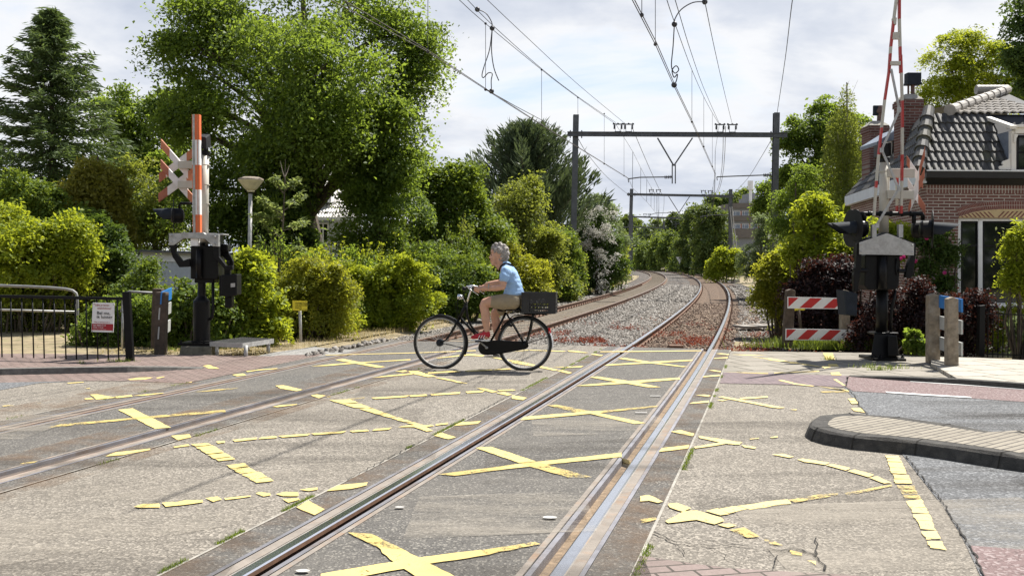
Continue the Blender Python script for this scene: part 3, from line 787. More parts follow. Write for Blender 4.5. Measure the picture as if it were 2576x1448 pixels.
for s0, s1, dens, sz in ((SE+.05, 26, 420, .055), (26, 40, 170, .075), (40, 70, 60, .11)):
    for o0, o1, k in ((-TD+1.15, -1.05, 1.0), (-TD-2.6, -TD-1.2, .8), (1.1, 2.7, .35), (-1.05, -.8, .4), (-TD+.8, -TD+1.15, .5)):
        n = int((s1-s0)*(o1-o0)*dens*k)
        for s, o in zip(r.uniform(s0, s1, n), r.uniform(o0, o1, n)):
            zz = np.interp(o, [p[0] for p in prof], [p[1] for p in prof])
            p = trz(s, o, zz+.012); sp.append((p.x, p.y, p.z, sz*r.uniform(.6, 1.3)))
# a few spilled along the road edge at the left
for s in r.uniform(13.2, 16.8, 150):
    p = trz(s, -TD-1.28+r.normal()*.07, .0); sp.append((p.x, p.y, p.z, .08*r.uniform(.5, 1.3)))
tag(scatter_stones('ballast_stones', sp, M['stone'], 3), kind='stuff')
sp = []
for s0, s1, dens, sz in ((SE+.05, 24, 260, .05), (24, 40, 90, .07)):
    for o0, o1, k in ((-.68, .68, 1.0), (.8, 1.7, 1.0), (-1.6, -.8, .8)):
        n = int((s1-s0)*(o1-o0)*dens*k)
        for s, o in zip(r.uniform(s0, s1, n), r.uniform(o0, o1, n)):
            p = trz(s, o, -.152); sp.append((p.x, p.y, p.z, sz*r.uniform(.5, 1.2)))
tag(scatter_stones('rusty_ballast_stones', sp, M['stonerust'], 4), kind='stuff')

# ---- the two tracks: rails and sleepers
def rail_mesh(mb, off, s0, s1):
    hd = [(-.036, 0), (.036, 0), (.036, -.03), (.009, -.042), (.009, -.125), (.07, -.145), (.07, -.155), (-.07, -.155), (-.07, -.145), (-.009, -.125), (-.009, -.042), (-.036, -.03)]
    hd = [(-.036, -.006), (-.026, 0), (.026, 0), (.036, -.006)] + hd[2:]
    ss = list(np.arange(s0, 30, .8))+list(np.arange(30, s1, 3.0))
    rings = []
    for s in ss:
        rings.append([trz(s, off+x, z+.001) for x, z in hd])
    n = len(hd)
    for a, b in zip(rings[:-1], rings[1:]):
        for k in range(n):
            l = (k+1) % n
            mb.quad(a[k], a[l], b[l], b[k], 0 if k < 3 else 1)
def sleeper_mesh(c, wood=False):
    mb = MB()
    mb.box((0, 0, -.05), (2.45, .24, .16), None, 0)
    for sx in (-.7535, .7535):
        for d in (-.105, .105):
            mb.box((sx+d, 0, .045), (.055, .13, .05), None, 1); mb.box((sx+d, 0, .085), (.03, .05, .05), None, 1)
    return mb
for c, lab, mt in ((0.0, 'curving railway track nearer the camera with rusty sleepers and red weeds', 'sleeperwood'), (-TD, 'curving railway track farther from the camera behind the cyclist with sandy sleepers', 'sleeper')):
    o0, _ = trk(SE, c)
    T = thing('railway_track', o0, lab, 'railway track', 'railway tracks')
    for sg in (-1, 1):
        mb = MB(); rail_mesh(mb, c+sg*.7535, -7, 330)
        mb.build('rail', [M['railtop'] if c == 0 else M['raildull'], M['rust']], T, smooth=False)
    first = None; rest = MB(); src = sleeper_mesh(c)
    for k in range(330):
        s = SE+.35+.6*k
        if s > 200: break
        p, a = trk(s, c); p.z = -.188+gz(p.y)
        if k < 90:
            if first is None:
                ob = src.build('sleeper', [M[mt], M['rust']], T, origin=(0, 0, 0)); first = ob
            else:
                ob = first.copy(); COL.objects.link(ob); ob.parent = T
            ob.location = p-Vector(T['_o']); ob.rotation_euler = (0, 0, -a)
        elif k < 260:
            rest.box(p+Vector((0, 0, -.05)), (2.45, .24, .16), Matrix.Rotation(-a, 3, 'Z'))
    ro = rest.build('sleepers', M[mt], T); ro['kind'] = 'stuff'
# sandy walkway boards between the rails of the left track and farther right track
mb = MB()
sweep(mb, -TD-.66, -TD+.66, -.168, -.168, SE+2.2, 75, 1.5)
sweep(mb, -TD+.82, -TD+1.2, -.164, -.158, SE+2.2, 75, 1.5)
sweep(mb, -.66, .66, -.168, -.168, SE+9, 75, 1.5)
struct('sand_infill', mb, M['sleeper'])
# wedge shaped guard plate between the rails at the crossing edge
q = [F3(1545, 130, -.05), F3(1725, 132, -.05), F3(1700, 95, .02), F3(1575, 95, .02)]
mb = MB(); mb.prism([Vector((p.x, q[0].y+.12, z)) for p, z in zip(q, (-.2, -.2, -.04, -.04))], (0, .3, 0))
tag(mb.build('guard_plate', M['rust']), 'rusty brown ramp plate lying between the rails at the crossing edge', 'guard plate')
# ================================================================== VEGETATION
def unit(v): return v/np.maximum(np.linalg.norm(v, axis=-1, keepdims=True), 1e-9)
def leaf_quads(P, N, L, Wd, r, fold=.12):
    # P centres, N normals, L lengths, Wd widths -> folded 4-point leaves
    n = len(P)
    t = r.normal(size=(n, 3)); t[:, 2] -= .35
    t = unit(t-N*(t*N).sum(1, keepdims=True)); b = np.cross(N, t)
    V = np.empty((n, 4, 3))
    V[:, 0] = P-t*L[:, None]*.5
    V[:, 1] = P+b*Wd[:, None]*.5+N*(L*fold)[:, None]-t*(L*.08)[:, None]
    V[:, 2] = P+t*L[:, None]*.5
    V[:, 3] = P-b*Wd[:, None]*.5+N*(L*fold)[:, None]-t*(L*.08)[:, None]
    return V
DM = 1.15; NLM = 5.0; LSC = .68; LOB = .88
class Leaves:
    def __init__(self): self.V = []; self.R = []
    def add(self, V, R): self.V.append(V); self.R.append(R)
    def build(self, name, mat, parent):
        V = np.concatenate(self.V); R = np.concatenate(self.R); n = len(V)
        return npmesh(name, V.reshape(-1, 3), np.arange(n*4).reshape(n, 4), R, mat, parent)
def lobe_pts(c, rad, nclump, r, shell=.62, bumpy=.22):
    d = unit(r.normal(size=(nclump, 3)))
    k1, k2 = r.normal(size=(2, 3))*2.2; ph = r.random(2)*6.28
    wob = 1+bumpy*(np.sin(d@k1+ph[0])+np.sin(d@k2*1.7+ph[1]))*.5
    rr = (shell+(1-shell)*r.random(nclump)**.7)*wob
    return np.asarray(c)+d*rr[:, None]*np.asarray(rad), d
def crown(lv, lobes, Y, leaf, clump, dens, r, flat=.75, depth=1.0, shell=.6, aspect=.55, nl=34, bumpy=.25, zmin=None, wild=4):
    """lobes: (u,v,ru,rv[,dY]) in photo pixels at distance Y: measured outline turned into metric ellipsoids"""
    lobes = list(lobes)
    for lb in list(lobes):
        for _ in range(wild):
            a = r.random()*6.283; q = .75+.35*r.random(); f = .16+.22*r.random()
            lobes.append((lb[0]+math.cos(a)*lb[2]*q, lb[1]-math.sin(a)*lb[3]*q, lb[2]*f, lb[3]*f, (lb[4] if len(lb) > 4 else 0.0)+r.normal()*lb[2]/pxm(Y)*.3))
    for lb in lobes:
        u, v, ru, rv = lb[:4]; dy = lb[4] if len(lb) > 4 else 0.0; ru *= LOB; rv *= LOB
        c = at(u, v, Y+dy); k = pxm(Y+dy)
        rx, rz = ru/k, rv/k; ry = depth*rx
        area = 4*math.pi*(((rx*rz)**1.6+(rx*ry)**1.6+(ry*rz)**1.6)/3)**(1/1.6)
        nc = max(4, int(area*dens*DM/(clump*clump)))
        for pas in (0, 1):
            m = nc if pas == 0 else int(nc*.45)
            P, d = lobe_pts(c, (rx, ry, rz), m, r, shell if pas == 0 else .15, bumpy) if pas == 0 else lobe_pts(c, (rx*.62, ry*.62, rz*.62), m, r, .3, bumpy)
            q = int(nl*NLM) if pas == 0 else int(nl*1.6); lf = leaf*(LSC if pas == 0 else .95)
            n = m*q
            idx = np.repeat(np.arange(m), q)
            g = np.clip(r.normal(size=(n, 3)), -1.7, 1.7)
            if pas == 0:
                # leaves sit on flattish drooping sprays that face outwards and up
                nm = unit(d*.55+np.array([0, 0, .75])+r.normal(size=(m, 3))*.32)
                sz = clump*(.55+.75*r.random(m))
                nn = nm[idx]; tg = g-nn*(g*nn).sum(1, keepdims=True)
                off = tg*sz[idx][:, None]*.52+nn*(g*nn).sum(1, keepdims=True)*(sz[idx]*.13)[:, None]
                off[:, 2] -= (tg*tg).sum(1)*sz[idx]*.10
                dirs = unit(nn*1.0+r.normal(size=(n, 3))*.55)
            else:
                off = np.clip(g, -1.6, 1.6)*clump*.55; off[:, 2] *= flat
                dirs = unit(d[idx]*.55+np.array([0, 0, .55])+r.normal(size=(n, 3))*.7)
            Q = P[idx]+off
            L = lf*(.6+.8*r.random(n)); W = L*aspect
            ctone = r.random(m)*.6
            if zmin is not None:
                keep = Q[:, 2] > zmin
                Q, dirs, L, W, idx = Q[keep], dirs[keep], L[keep], W[keep], idx[keep]
            lv.add(leaf_quads(Q, dirs, L, W, r), np.clip(ctone[idx]+r.random(len(Q))*.4, 0, 1))
def limbs(mb, base, top, r0, targets, rr, seg=7):
    base = Vector(base); top = Vector(top)
    n = 7; pts = []
    for i in range(n+1):
        t = i/n; p = base.lerp(top, t)
        if 0 < i: p += Vector((rr.normal()*.12, rr.normal()*.12, 0))*min(1, r0*4)
        pts.append(p)
    mb.tube(pts, [r0*(1.25-1.0*i/n) if i else r0*1.5 for i in range(n+1)], seg)
    for tg in targets:
        tg = Vector(tg); t = min(.85, max(.34, (tg.z-base.z)/(max(.1, top.z-base.z))-.3))
        st = base.lerp(top, t); mid = st.lerp(tg, .5)+Vector((0, 0, .12*(tg-st).length))
        rb = r0*(.55-.3*t)
        mb.tube([st, mid, tg], [rb, rb*.6, rb*.22], 6)
        for _ in range(4):
            e = tg+Vector((rr.normal(), rr.normal(), rr.normal()*.7))*.10*(tg-st).length
            mb.tube([mid.lerp(tg, rr.random()), e], [rb*.3, rb*.1], 5)
def plant(name, label, cat, Y, base_uv, lobes, leaf, clump, dens, mat, seed, trunk=None, group=None, bark='bark', part='crown', stem='trunk', topuv=None, **kw):
    r = np.random.default_rng(seed)
    b = at(*base_uv, Y); b.z = -.28+gz(Y)
    T = thing(name, b, label, cat, group)
    lv = Leaves(); crown(lv, lobes, Y, leaf, clump, dens, r, **kw)
    lv.build(part, mat, T)
    mb = MB()
    if trunk:
        tp = at(*(topuv or (base_uv[0], min(l[1] for l in lobes))), Y)
        tg = [at(l[0], l[1], Y+(l[4] if len(l) > 4 else 0)) for l in lobes]
        limbs(mb, b, tp, trunk, tg, r)
    else:
        for l in lobes:
            for _ in range(3):
                e = at(l[0]+r.normal()*l[2]*.5, l[1]-r.random()*l[3]*.6, Y+(l[4] if len(l) > 4 else 0)+r.normal()*l[2]/pxm(Y)*.3)
                s = Vector((b.x*.4+e.x*.6, e.y, b.z)); m_ = s.lerp(e, .5)+Vector((r.normal()*.1, r.normal()*.1, 0))
                mb.tube([s, m_, e], [.03, .022, .008], 5)
    mb.build(stem, M[bark], T)
    return T

LM = {}
LM['lime'] = leafmat('leaf_lime', (.048, .090, .018), (.140, .208, .036), (.24, .31, .07), .42, (.40, .52, .05))
LM['mid'] = leafmat('leaf_mid', (0.071, 0.129, 0.020), (0.168, 0.251, 0.034), (0.273, 0.353, 0.056), .38)
LM['dark'] = leafmat('leaf_dark', (0.039, 0.076, 0.019), (0.092, 0.149, 0.032), (0.158, 0.220, 0.054), .30, (0.208, 0.300, 0.030))
LM['bright'] = leafmat('leaf_bright', (0.122, 0.188, 0.016), (0.271, 0.334, 0.029), (0.385, 0.423, 0.056), .45, (0.588, 0.620, 0.036))
LM['yellowgreen'] = leafmat('leaf_yellowgreen', (0.132, 0.163, 0.018), (0.287, 0.296, 0.033), (0.420, 0.373, 0.072), .42, (0.620, 0.620, 0.045))
LM['olive'] = leafmat('leaf_olive', (.085, .115, .024), (.185, .220, .044), (.29, .29, .08), .42, (.42, .46, .05))
LM['gold'] = leafmat('leaf_gold', (.15, .15, .02), (.32, .29, .04), (.42, .36, .08), .38, (.52, .48, .06))
LM['spruce'] = leafmat('needle_spruce', (.060, .098, .036), (.125, .175, .062), (.19, .24, .09), .26, (.22, .30, .06))
LM['pine'] = leafmat('needle_pine', (0.056, 0.085, 0.047), (0.103, 0.138, 0.068), (0.172, 0.187, 0.091), .18, (0.168, 0.216, 0.060))
LM['grey'] = leafmat('leaf_greygreen', (0.094, 0.132, 0.066), (0.182, 0.226, 0.115), (0.275, 0.319, 0.190), .38, (0.330, 0.418, 0.120))
LM['copper'] = leafmat('leaf_copper', (.012, .0085, .010), (.034, .018, .018), (.15, .055, .030), .22, (.16, .04, .02), .6)
LM['rowan'] = leafmat('leaf_rowan', (.09, .13, .035), (.17, .22, .07), (.25, .30, .12), .42, (.40, .46, .12))
LM['birch'] = leafmat('leaf_birch', (0.098, 0.134, 0.027), (0.204, 0.244, 0.053), (0.293, 0.325, 0.088), .40, (0.442, 0.494, 0.050))
LM['far'] = leafmat('leaf_far', (0.074, 0.127, 0.031), (0.156, 0.220, 0.055), (0.220, 0.293, 0.078), .36)
LM['fardark'] = leafmat('leaf_far_dark', (0.053, 0.091, 0.028), (0.109, 0.164, 0.048), (0.169, 0.218, 0.070), .30)
LM['blossom'] = leafmat('blossom_white', (.42, .40, .36), (.66, .64, .58), (.80, .78, .74), .25, (.7, .7, .6))
LM['pink'] = leafmat('petal_pink', (.55, .03, .22), (.75, .08, .33), (.8, .2, .45), .3, (.8, .1, .3))
LM['redweed'] = leafmat('weed_red', (.10, .030, .020), (.19, .052, .034), (.24, .13, .05), .3, (.4, .08, .03))
LM['grass'] = leafmat('grass_green', (.060, .105, .020), (.135, .190, .036), (.24, .26, .07), .4)
LM['drygrass'] = leafmat('grass_dry', (.24, .19, .085), (.40, .32, .16), (.50, .42, .24), .35, (.5, .42, .2))
LM['moss'] = leafmat('moss_green', (.060, .115, .012), (.125, .195, .020), (.17, .25, .03), .4)

# ---- broadleaf trees, left to right
plant('lime_tree', 'tall broad dark green leafy tree with heavy overhanging crown behind the left crossing signal', 'tree', 29, (765, 640),
      [(765, -90, 250, 130, 1), (640, 50, 150, 100), (540, 70, 85, 70, .5), (478, 112, 56, 26, -.5), (520, 20, 60, 40), (880, 20, 170, 100), (1010, 60, 55, 55), (1030, 130, 44, 45, -.3), (1035, 215, 50, 42, -.5), (740, 110, 130, 70, -2.2), (820, 160, 110, 60, -3),
       (560, 200, 100, 70), (500, 250, 60, 40, .5), (480, 320, 60, 50, .5), (880, 225, 110, 70, -2.2), (640, 265, 120, 70, -1.6), (930, 300, 85, 55, -2), (560, 360, 110, 70, .4), (630, 450, 110, 80, .6), (960, 370, 60, 55, -1), (740, 330, 90, 55, -2.0), (850, 335, 80, 40, -2.6), (800, 260, 80, 40, -3), (600, 545, 90, 60, 1.5), (690, 400, 60, 40, -1), (700, 470, 70, 60, -.6), (680, 560, 70, 60, 1), (915, 440, 45, 50, -1), (540, 470, 60, 60), (520, 560, 60, 60, 1), (780, 340, 60, 40, -1)],
      .155, .95, .23, LM['lime'], 101, trunk=.40, topuv=(760, 60), nl=56, shell=.68, bumpy=.4, depth=.95, wild=3)
plant('ivy_clad_trunk', 'dark ivy climbing the shaded trunk of the tall leafy tree', 'ivy', 28.2, (745, 650), [(735, 480, 40, 90), (750, 600, 48, 70), (765, 400, 36, 50), (690, 600, 60, 70, .8)], .16, .4, .42, LM['dark'], 102, nl=30, part='foliage', stem='stem')
plant('maple_tree', 'light green sunlit tree crown between the spruce and the tall dark tree', 'tree', 40, (330, 640), [(330, 290, 75, 70), (290, 390, 80, 110), (395, 380, 75, 110), (350, 500, 110, 110), (405, 270, 36, 36), (440, 470, 60, 110, 1)], .20, .7, .36, LM['lime'], 103, trunk=.2, nl=34, shell=.5, bumpy=.35)
plant('field_tree', 'brownish green tree directly behind the left crossed warning boards', 'tree', 31, (395, 640), [(390, 480, 75, 90), (370, 570, 75, 70), (420, 575, 60, 60)], .14, .5, .40, LM['olive'], 104, trunk=.12, nl=34)
plant('hazel_tree', 'bright green bushy tree right of the white dormer house', 'tree', 27.5, (960, 660), [(960, 440, 85, 70), (1000, 520, 90, 85), (930, 560, 80, 80), (985, 400, 50, 45), (915, 500, 34, 40), (915, 625, 55, 45)], .13, .5, .40, LM['lime'], 105, trunk=.12, nl=38, bumpy=.35)
plant('elm_tree', 'dense mid green tree rising left of the dark pine', 'tree', 33, (1110, 680), [(1110, 470, 55, 55), (1130, 540, 85, 75), (1060, 500, 70, 60), (1185, 580, 70, 90), (1080, 600, 85, 75), (1160, 440, 32, 32), (1050, 430, 40, 40), (1010, 600, 60, 60, -1)], .15, .55, .42, LM['mid'], 106, trunk=.14, nl=38, bumpy=.35)
plant('privet_tree', 'tall yellowish green shrub tree standing in front of the dark pine', 'tree', 38, (1310, 730), [(1310, 510, 55, 65), (1340, 590, 60, 70), (1270, 600, 65, 75), (1310, 680, 85, 50), (1380, 650, 40, 60), (1230, 655, 50, 50)], .15, .55, .42, LM['olive'], 107, trunk=.10, nl=38, bumpy=.3)
plant('willow_tree', 'soft grey green willow behind the white flowering bush', 'tree', 56, (1500, 720), [(1500, 530, 50, 38), (1475, 570, 40, 50), (1540, 580, 30, 50)], .22, .6, .40, LM['grey'], 108, trunk=.14, nl=34, aspect=.3)
# ---- shrubs and hedges of the left side
plant('ivy_bush', 'bright yellow green ivy covered bush at the far left edge', 'bush', 21.5, (60, 760), [(70, 625, 130, 70), (10, 600, 80, 75), (150, 600, 65, 55), (60, 690, 140, 60), (195, 640, 40, 60)], .11, .34, .42, LM['bright'], 111, part='foliage', stem='stem', nl=34)
plant('laurel_bush', 'dark green bush between the ivy bush and the white garage', 'bush', 22.5, (250, 770), [(240, 640, 55, 80), (275, 680, 55, 60), (210, 580, 45, 40), (240, 720, 80, 40)], .11, .34, .42, LM['dark'], 112, part='foliage', stem='stem', nl=32)
plant('elder_bush', 'mid green elder bush behind the bright ivy bush under the spruce', 'bush', 26, (60, 760), [(50, 490, 75, 50), (120, 520, 60, 40), (10, 520, 60, 60), (170, 560, 60, 40)], .13, .42, .42, LM['mid'], 113, part='foliage', stem='stem', nl=32)
plant('rose_bush', 'low light green bush with leaves hanging over the grey path behind the black railing', 'bush', 18.2, (280, 865), [(265, 800, 60, 55), (310, 790, 70, 55), (370, 795, 50, 60), (345, 845, 55, 28), (240, 845, 28, 22)], .085, .26, .45, LM['lime'], 114, part='foliage', stem='stem', nl=32)
plant('nettle_bank', 'overgrown mixed green bank beside the grey footpath at the left edge', 'bush', 22, (90, 850), [(40, 780, 90, 55), (150, 785, 80, 50), (215, 765, 50, 60), (-30, 770, 70, 70), (90, 740, 120, 40)], .09, .30, .45, LM['olive'], 115, part='foliage', stem='stem', nl=32)
plant('garden_shrub', 'thin leafy shrub growing in front of the white garage wall', 'bush', 20.5, (380, 790), [(345, 740, 40, 45), (390, 745, 38, 40), (300, 745, 36, 36), (375, 690, 18, 30)], .085, .26, .26, LM['mid'], 116, part='foliage', stem='stem', nl=22)
plant('ivy_shrub', 'leafy ivy shrub behind the black base of the left crossing signal', 'bush', 17.9, (450, 875), [(445, 790, 40, 75), (480, 760, 50, 55), (470, 840, 45, 40), (425, 845, 20, 35), (540, 790, 55, 60), (545, 840, 50, 30)], .10, .24, .42, LM['mid'], 117, part='foliage', stem='stem', nl=28)
plant('elderberry_bush', 'bright sunlit yellow green bush right of the left crossing signal', 'bush', 18.6, (615, 870), [(605, 690, 48, 55), (625, 745, 62, 65), (590, 800, 60, 55), (650, 810, 60, 50), (630, 640, 25, 25)], .115, .27, .46, LM['bright'], 118, part='foliage', stem='stem', nl=34)
plant('hornbeam_hedge', 'tall yellowish hedge behind the small yellow sign', 'hedge', 20.3, (770, 850), [(740, 720, 75, 70), (800, 715, 70, 65), (765, 790, 100, 55), (700, 790, 55, 55), (850, 780, 60, 60), (840, 715, 50, 40)], .085, .26, .46, LM['yellowgreen'], 119, part='foliage', stem='stem', nl=36)
plant('hawthorn_hedge', 'bright green middle stretch of the hedge between yellow sign and cyclist', 'hedge', 23.5, (960, 810), [(900, 710, 60, 50), (960, 720, 80, 60), (930, 775, 85, 45), (1030, 745, 70, 60), (1010, 800, 60, 30), (1000, 690, 55, 45)], .095, .28, .46, LM['bright'], 120, part='foliage', stem='stem', nl=36)
plant('bramble_hedge', 'green hedge just behind the handlebar of the bicycle', 'hedge', 27.5, (1120, 790), [(1100, 700, 70, 60), (1150, 725, 75, 55), (1190, 700, 60, 65), (1130, 760, 90, 35), (1235, 735, 50, 50)], .11, .32, .46, LM['mid'], 121, part='foliage', stem='stem', nl=36)
plant('dogwood_hedge', 'yellow green hedge behind the cyclist with a brown dead patch', 'hedge', 33, (1290, 750), [(1260, 650, 60, 60), (1300, 690, 70, 55), (1240, 705, 60, 45), (1345, 715, 55, 45), (1290, 735, 90, 24)], .12, .36, .46, LM['yellowgreen'], 122, part='foliage', stem='stem', nl=36)
plant('thorn_hedge', 'green end of the hedge beside the tall left catenary column', 'hedge', 41, (1400, 740), [(1400, 640, 40, 50), (1390, 700, 50, 40), (1425, 660, 30, 60)], .13, .40, .46, LM['mid'], 123, part='foliage', stem='stem', nl=34)
plant('flowering_hawthorn', 'bush covered in white blossom and ivy beside the left catenary column', 'bush', 50, (1500, 735), [(1480, 600, 35, 55), (1520, 590, 36, 48), (1500, 670, 50, 55), (1465, 690, 30, 45), (1540, 650, 28, 55)], .15, .42, .46, LM['dark'], 124, part='foliage', stem='stem', nl=36)
r = np.random.default_rng(125)
lv = Leaves(); crown(lv, [(1500, 560, 45, 36, -1), (1528, 610, 34, 50, -1), (1520, 680, 22, 45, -1.2), (1470, 580, 25, 35, -1)], 50, .10, .30, .05, r, nl=9, shell=.9)
hb = [o for o in scene.objects if o.name == 'flowering_hawthorn'][0]
lv.build('blossom', LM['blossom'], hb)
plant('beech_hedge', 'smooth bright green clipped hedge beside the far end of the left track', 'hedge', 58, (1545, 720), [(1540, 680, 28, 40), (1560, 650, 18, 40), (1525, 700, 24, 24)], .13, .4, .5, LM['bright'], 126, part='foliage', stem='stem', nl=36, bumpy=.1)
r = np.random.default_rng(4242)
for lab, u0, u1, Y0, Y1, vb0, vb1, vt0, vt1, ma, mb_ in (('wild hedge stretch behind the small yellow sign, nearest the left crossing signal', 650, 800, 19.4, 21.0, 862, 848, 650, 655, 'lime', 'yellowgreen'),
        ('wild hedge stretch between the small yellow sign and the handlebar, lit yellow green', 790, 1000, 20.8, 25.0, 850, 815, 660, 660, 'bright', 'lime'),
        ('wild hedge stretch around the handlebar of the bicycle', 980, 1180, 24.5, 30.0, 818, 785, 645, 610, 'mid', 'lime'),
        ('wild hedge stretch behind the head and back of the cyclist', 1160, 1330, 29.5, 37.0, 788, 762, 590, 590, 'olive', 'mid'),
        ('wild hedge stretch ending at the near left catenary column', 1310, 1430, 36.5, 43.0, 764, 744, 600, 610, 'lime', 'olive')):
    lobs = []
    for i in range(26):
        t = r.random(); q = r.random()**.8; vb = vb0+(vb1-vb0)*t; vt = vt0+(vt1-vt0)*t; Yq = Y0+(Y1-Y0)*t
        lobs.append((u0+(u1-u0)*t, vb-18+(vt-vb+30)*q, 30+22*r.random(), 24+20*r.random(), Yq-Y0+.9+1.3*q-(.8 if q < .4 else 0)))
    Yh = Y0; bq = at((u0+u1)/2, vb0, Y0); bq.z = -.2; T = thing('hedge_bank', bq, lab, 'hedge', 'wild hedge along the track')
    for nm_, sel in ((ma, lobs[:15]), (mb_, lobs[15:])):
        lv = Leaves(); crown(lv, sel, Y0, .095*(Y0/20)**.6, .30*(Y0/20)**.5, .42, r, nl=34, wild=5, bumpy=.35); lv.build('foliage', LM[nm_], T)
    mb = MB()
    for l in lobs[::2]:
        e = at(l[0], l[1], Y0+l[4]); g_ = Vector((e.x+r.normal()*.2, e.y+.2, -.2)); mb.tube([g_, g_.lerp(e, .5)+Vector((r.normal()*.1, 0, 0)), e+Vector((r.normal()*.1, -.1, .35*r.random()))], [.028, .02, .006], 5)
    mb.build('stem', M['bark'], T)['kind'] = 'stuff'
    # loose shoots rising out of the top
    lv = Leaves(); mb = MB()
    for i in range(16):
        t = r.random(); Yq = Y0+(Y1-Y0)*t+1; e = at(u0+(u1-u0)*t, vt0+(vt1-vt0)*t+r.normal()*14, Yq); top = e+Vector((r.normal()*.12, r.normal()*.1, .3+.45*r.random())); mb.tube([e, top], [.009, .003], 4)
        n = 26; P = np.array(e)+(np.array(top)-np.array(e))*r.random(n)[:, None]+r.normal(size=(n, 3))*.05; lv.add(leaf_quads(P, unit(r.normal(size=(n, 3))+np.array([0, 0, .6])), .09*(.6+.7*r.random(n)), .045*(.6+.7*r.random(n)), r), r.random(n))
    mb.build('twig', M['bark'], T)['kind'] = 'stuff'; lv.build('foliage', LM[ma], T)
# young rowan with sparse whorls of leaves
b = at(695, 700, 21.2); b.z = -.1
T = thing('rowan_sapling', b, 'slender young tree with sparse pale leaf whorls right of the street lamp', 'tree')
r = np.random.default_rng(130); mb = MB(); lv = Leaves()
st = [at(u, v, 21.2) for u, v in ((700, 720), (702, 640), (712, 560), (716, 480), (718, 400))]
mb.tube([b]+st, [.035, .03, .025, .02, .013, .005], 6)
for u0, v0, u1, v1 in ((708, 600, 660, 555), (710, 580, 765, 560), (713, 540, 655, 500), (714, 530, 760, 490), (716, 490, 690, 450), (716, 480, 745, 455), (704, 640, 650, 620), (704, 650, 760, 625), (717, 450, 705, 405), (717, 445, 728, 415), (703, 690, 745, 660), (703, 700, 660, 670), (713, 545, 640, 545), (712, 560, 690, 520)):
    A = at(u0, v0, 21.2); B = at(u1, v1, 21.2+r.normal()*.4); mb.tube([A, A.lerp(B, .5)+Vector((0, 0, -.03)), B], [.012, .009, .004], 5)
    if v1 < 430: continue
    for t in (.45, .7, .85, 1.0):
        c = np.array(A.lerp(B, t)); n = 16
        d = unit(r.normal(size=(n, 3))*np.array([1, 1, .5])); P = c+d*.09
        lv.add(leaf_quads(P, unit(r.normal(size=(n, 3))*.5+np.array([0, 0, 1])), .15*(.7+.6*r.random(n)), .05+.02*r.random(n), r), r.random(n))
mb.build('trunk', M['bark'], T); lv.build('crown', LM['rowan'], T)

r = np.random.default_rng(999); lv = Leaves()
for i in range(34):
    c = np.array([-70+140*i/33+r.normal()*2, -34+r.normal()*4, 4.2+r.normal()*1.0]); P, d = lobe_pts(c, (4.5, 4, 5.5), 60, r, .7, .3)
    Q = np.repeat(P, 16, 0)+r.normal(size=(960, 3))*.8; lv.add(leaf_quads(Q, unit(r.normal(size=(960, 3))+np.array([0, .5, .4])), np.full(960, .9), np.full(960, .7), r), r.random(960))
lv.build('treeline', LM['dark'], None)['kind'] = 'stuff'
# ---- conifers
def conifer(name, label, Y, apex, base_v, halfw, mat, seed, whorls, drop, needle, wdt, twigs, up=0.0, cat='tree', bark='bark', dens=1.0, power=.85):
    r = np.random.default_rng(seed)
    top = at(*apex, Y); b = at(apex[0]+8, base_v, Y); b.z = -.28
    H = top.z-b.z; k = pxm(Y); Rm = halfw/k
    T = thing(name, b, label, cat)
    mb = MB(); mb.tube([b, b.lerp(top, .5), top], [H*.018, H*.011, .015], 8)
    V = []; R = []
    for w in range(whorls):
        t = 1-(w/whorls)**1.15*.97
        z = b.z+H*(.06+.94*t); rad = Rm*(1-t)**power*1.08+.12
        ctr = b.lerp(top, (z-b.z)/H)
        nb = r.integers(5, 8); a0 = r.random()*6.28
        for i in range(nb):
            a = a0+6.283*i/nb+r.normal()*.25; Lb = rad*(.72+.45*r.random())
            dirh = np.array([math.cos(a), math.sin(a), 0])
            ns = max(4, int(Lb/ (needle*.9)))
            pts = []
            for s in range(ns+1):
                q = s/ns; pts.append(np.array(ctr)+dirh*Lb*q+np.array([0, 0, Lb*(-drop*q+ (drop*.75+up)*q*q)]))
            mb.tube([Vector(p) for p in pts[::max(1, ns//3)]]+[Vector(pts[-1])], .018, 4, cap=False)
            tone = r.random()*.6
            for s in range(ns+1):
                q = (s+.3)/ns; p = pts[s]; m = int(twigs*dens)
                side = np.cross(dirh, [0, 0, 1.0]); spread = Lb*.30*(1-q)+needle*.7
                off = r.uniform(-1, 1, m)*spread
                P = p+side*off[:, None]+dirh*(r.uniform(-.5, .5, m)*needle-np.abs(off)*-.25)[:, None]
                P[:, 2] += -np.abs(off)*.32+r.normal(size=m)*needle*.25+up*needle*r.random(m)*2
                tdir = unit(dirh*.8+side*np.sign(off)[:, None]*.6+r.normal(size=(m, 3))*.35+np.array([0, 0, -.25+up*2.4]))
                nrm = unit(np.cross(tdir, r.normal(size=(m, 3))))
                bb = np.cross(nrm, tdir); L = needle*(.7+.6*r.random(m)); W = wdt*(.7+.6*r.random(m))
                Q = np.empty((m, 4, 3)); Q[:, 0] = P-tdir*L[:, None]*.5; Q[:, 2] = P+tdir*L[:, None]*.5
                Q[:, 1] = P+bb*W[:, None]*.5; Q[:, 3] = P-bb*W[:, None]*.5
                V.append(Q); R.append(np.clip(tone+r.random(m)*.4, 0, 1))
    lv = Leaves(); lv.V = V; lv.R = R
    mb.build('trunk', M[bark], T); lv.build('crown', mat, T)
    return T
conifer('spruce_tree', 'tall pointed dark green spruce at the left with drooping branches', 33, (128, 35), 760, 285, LM['spruce'], 201, 22, .36, .32, .055, 34, up=.05, power=.74)
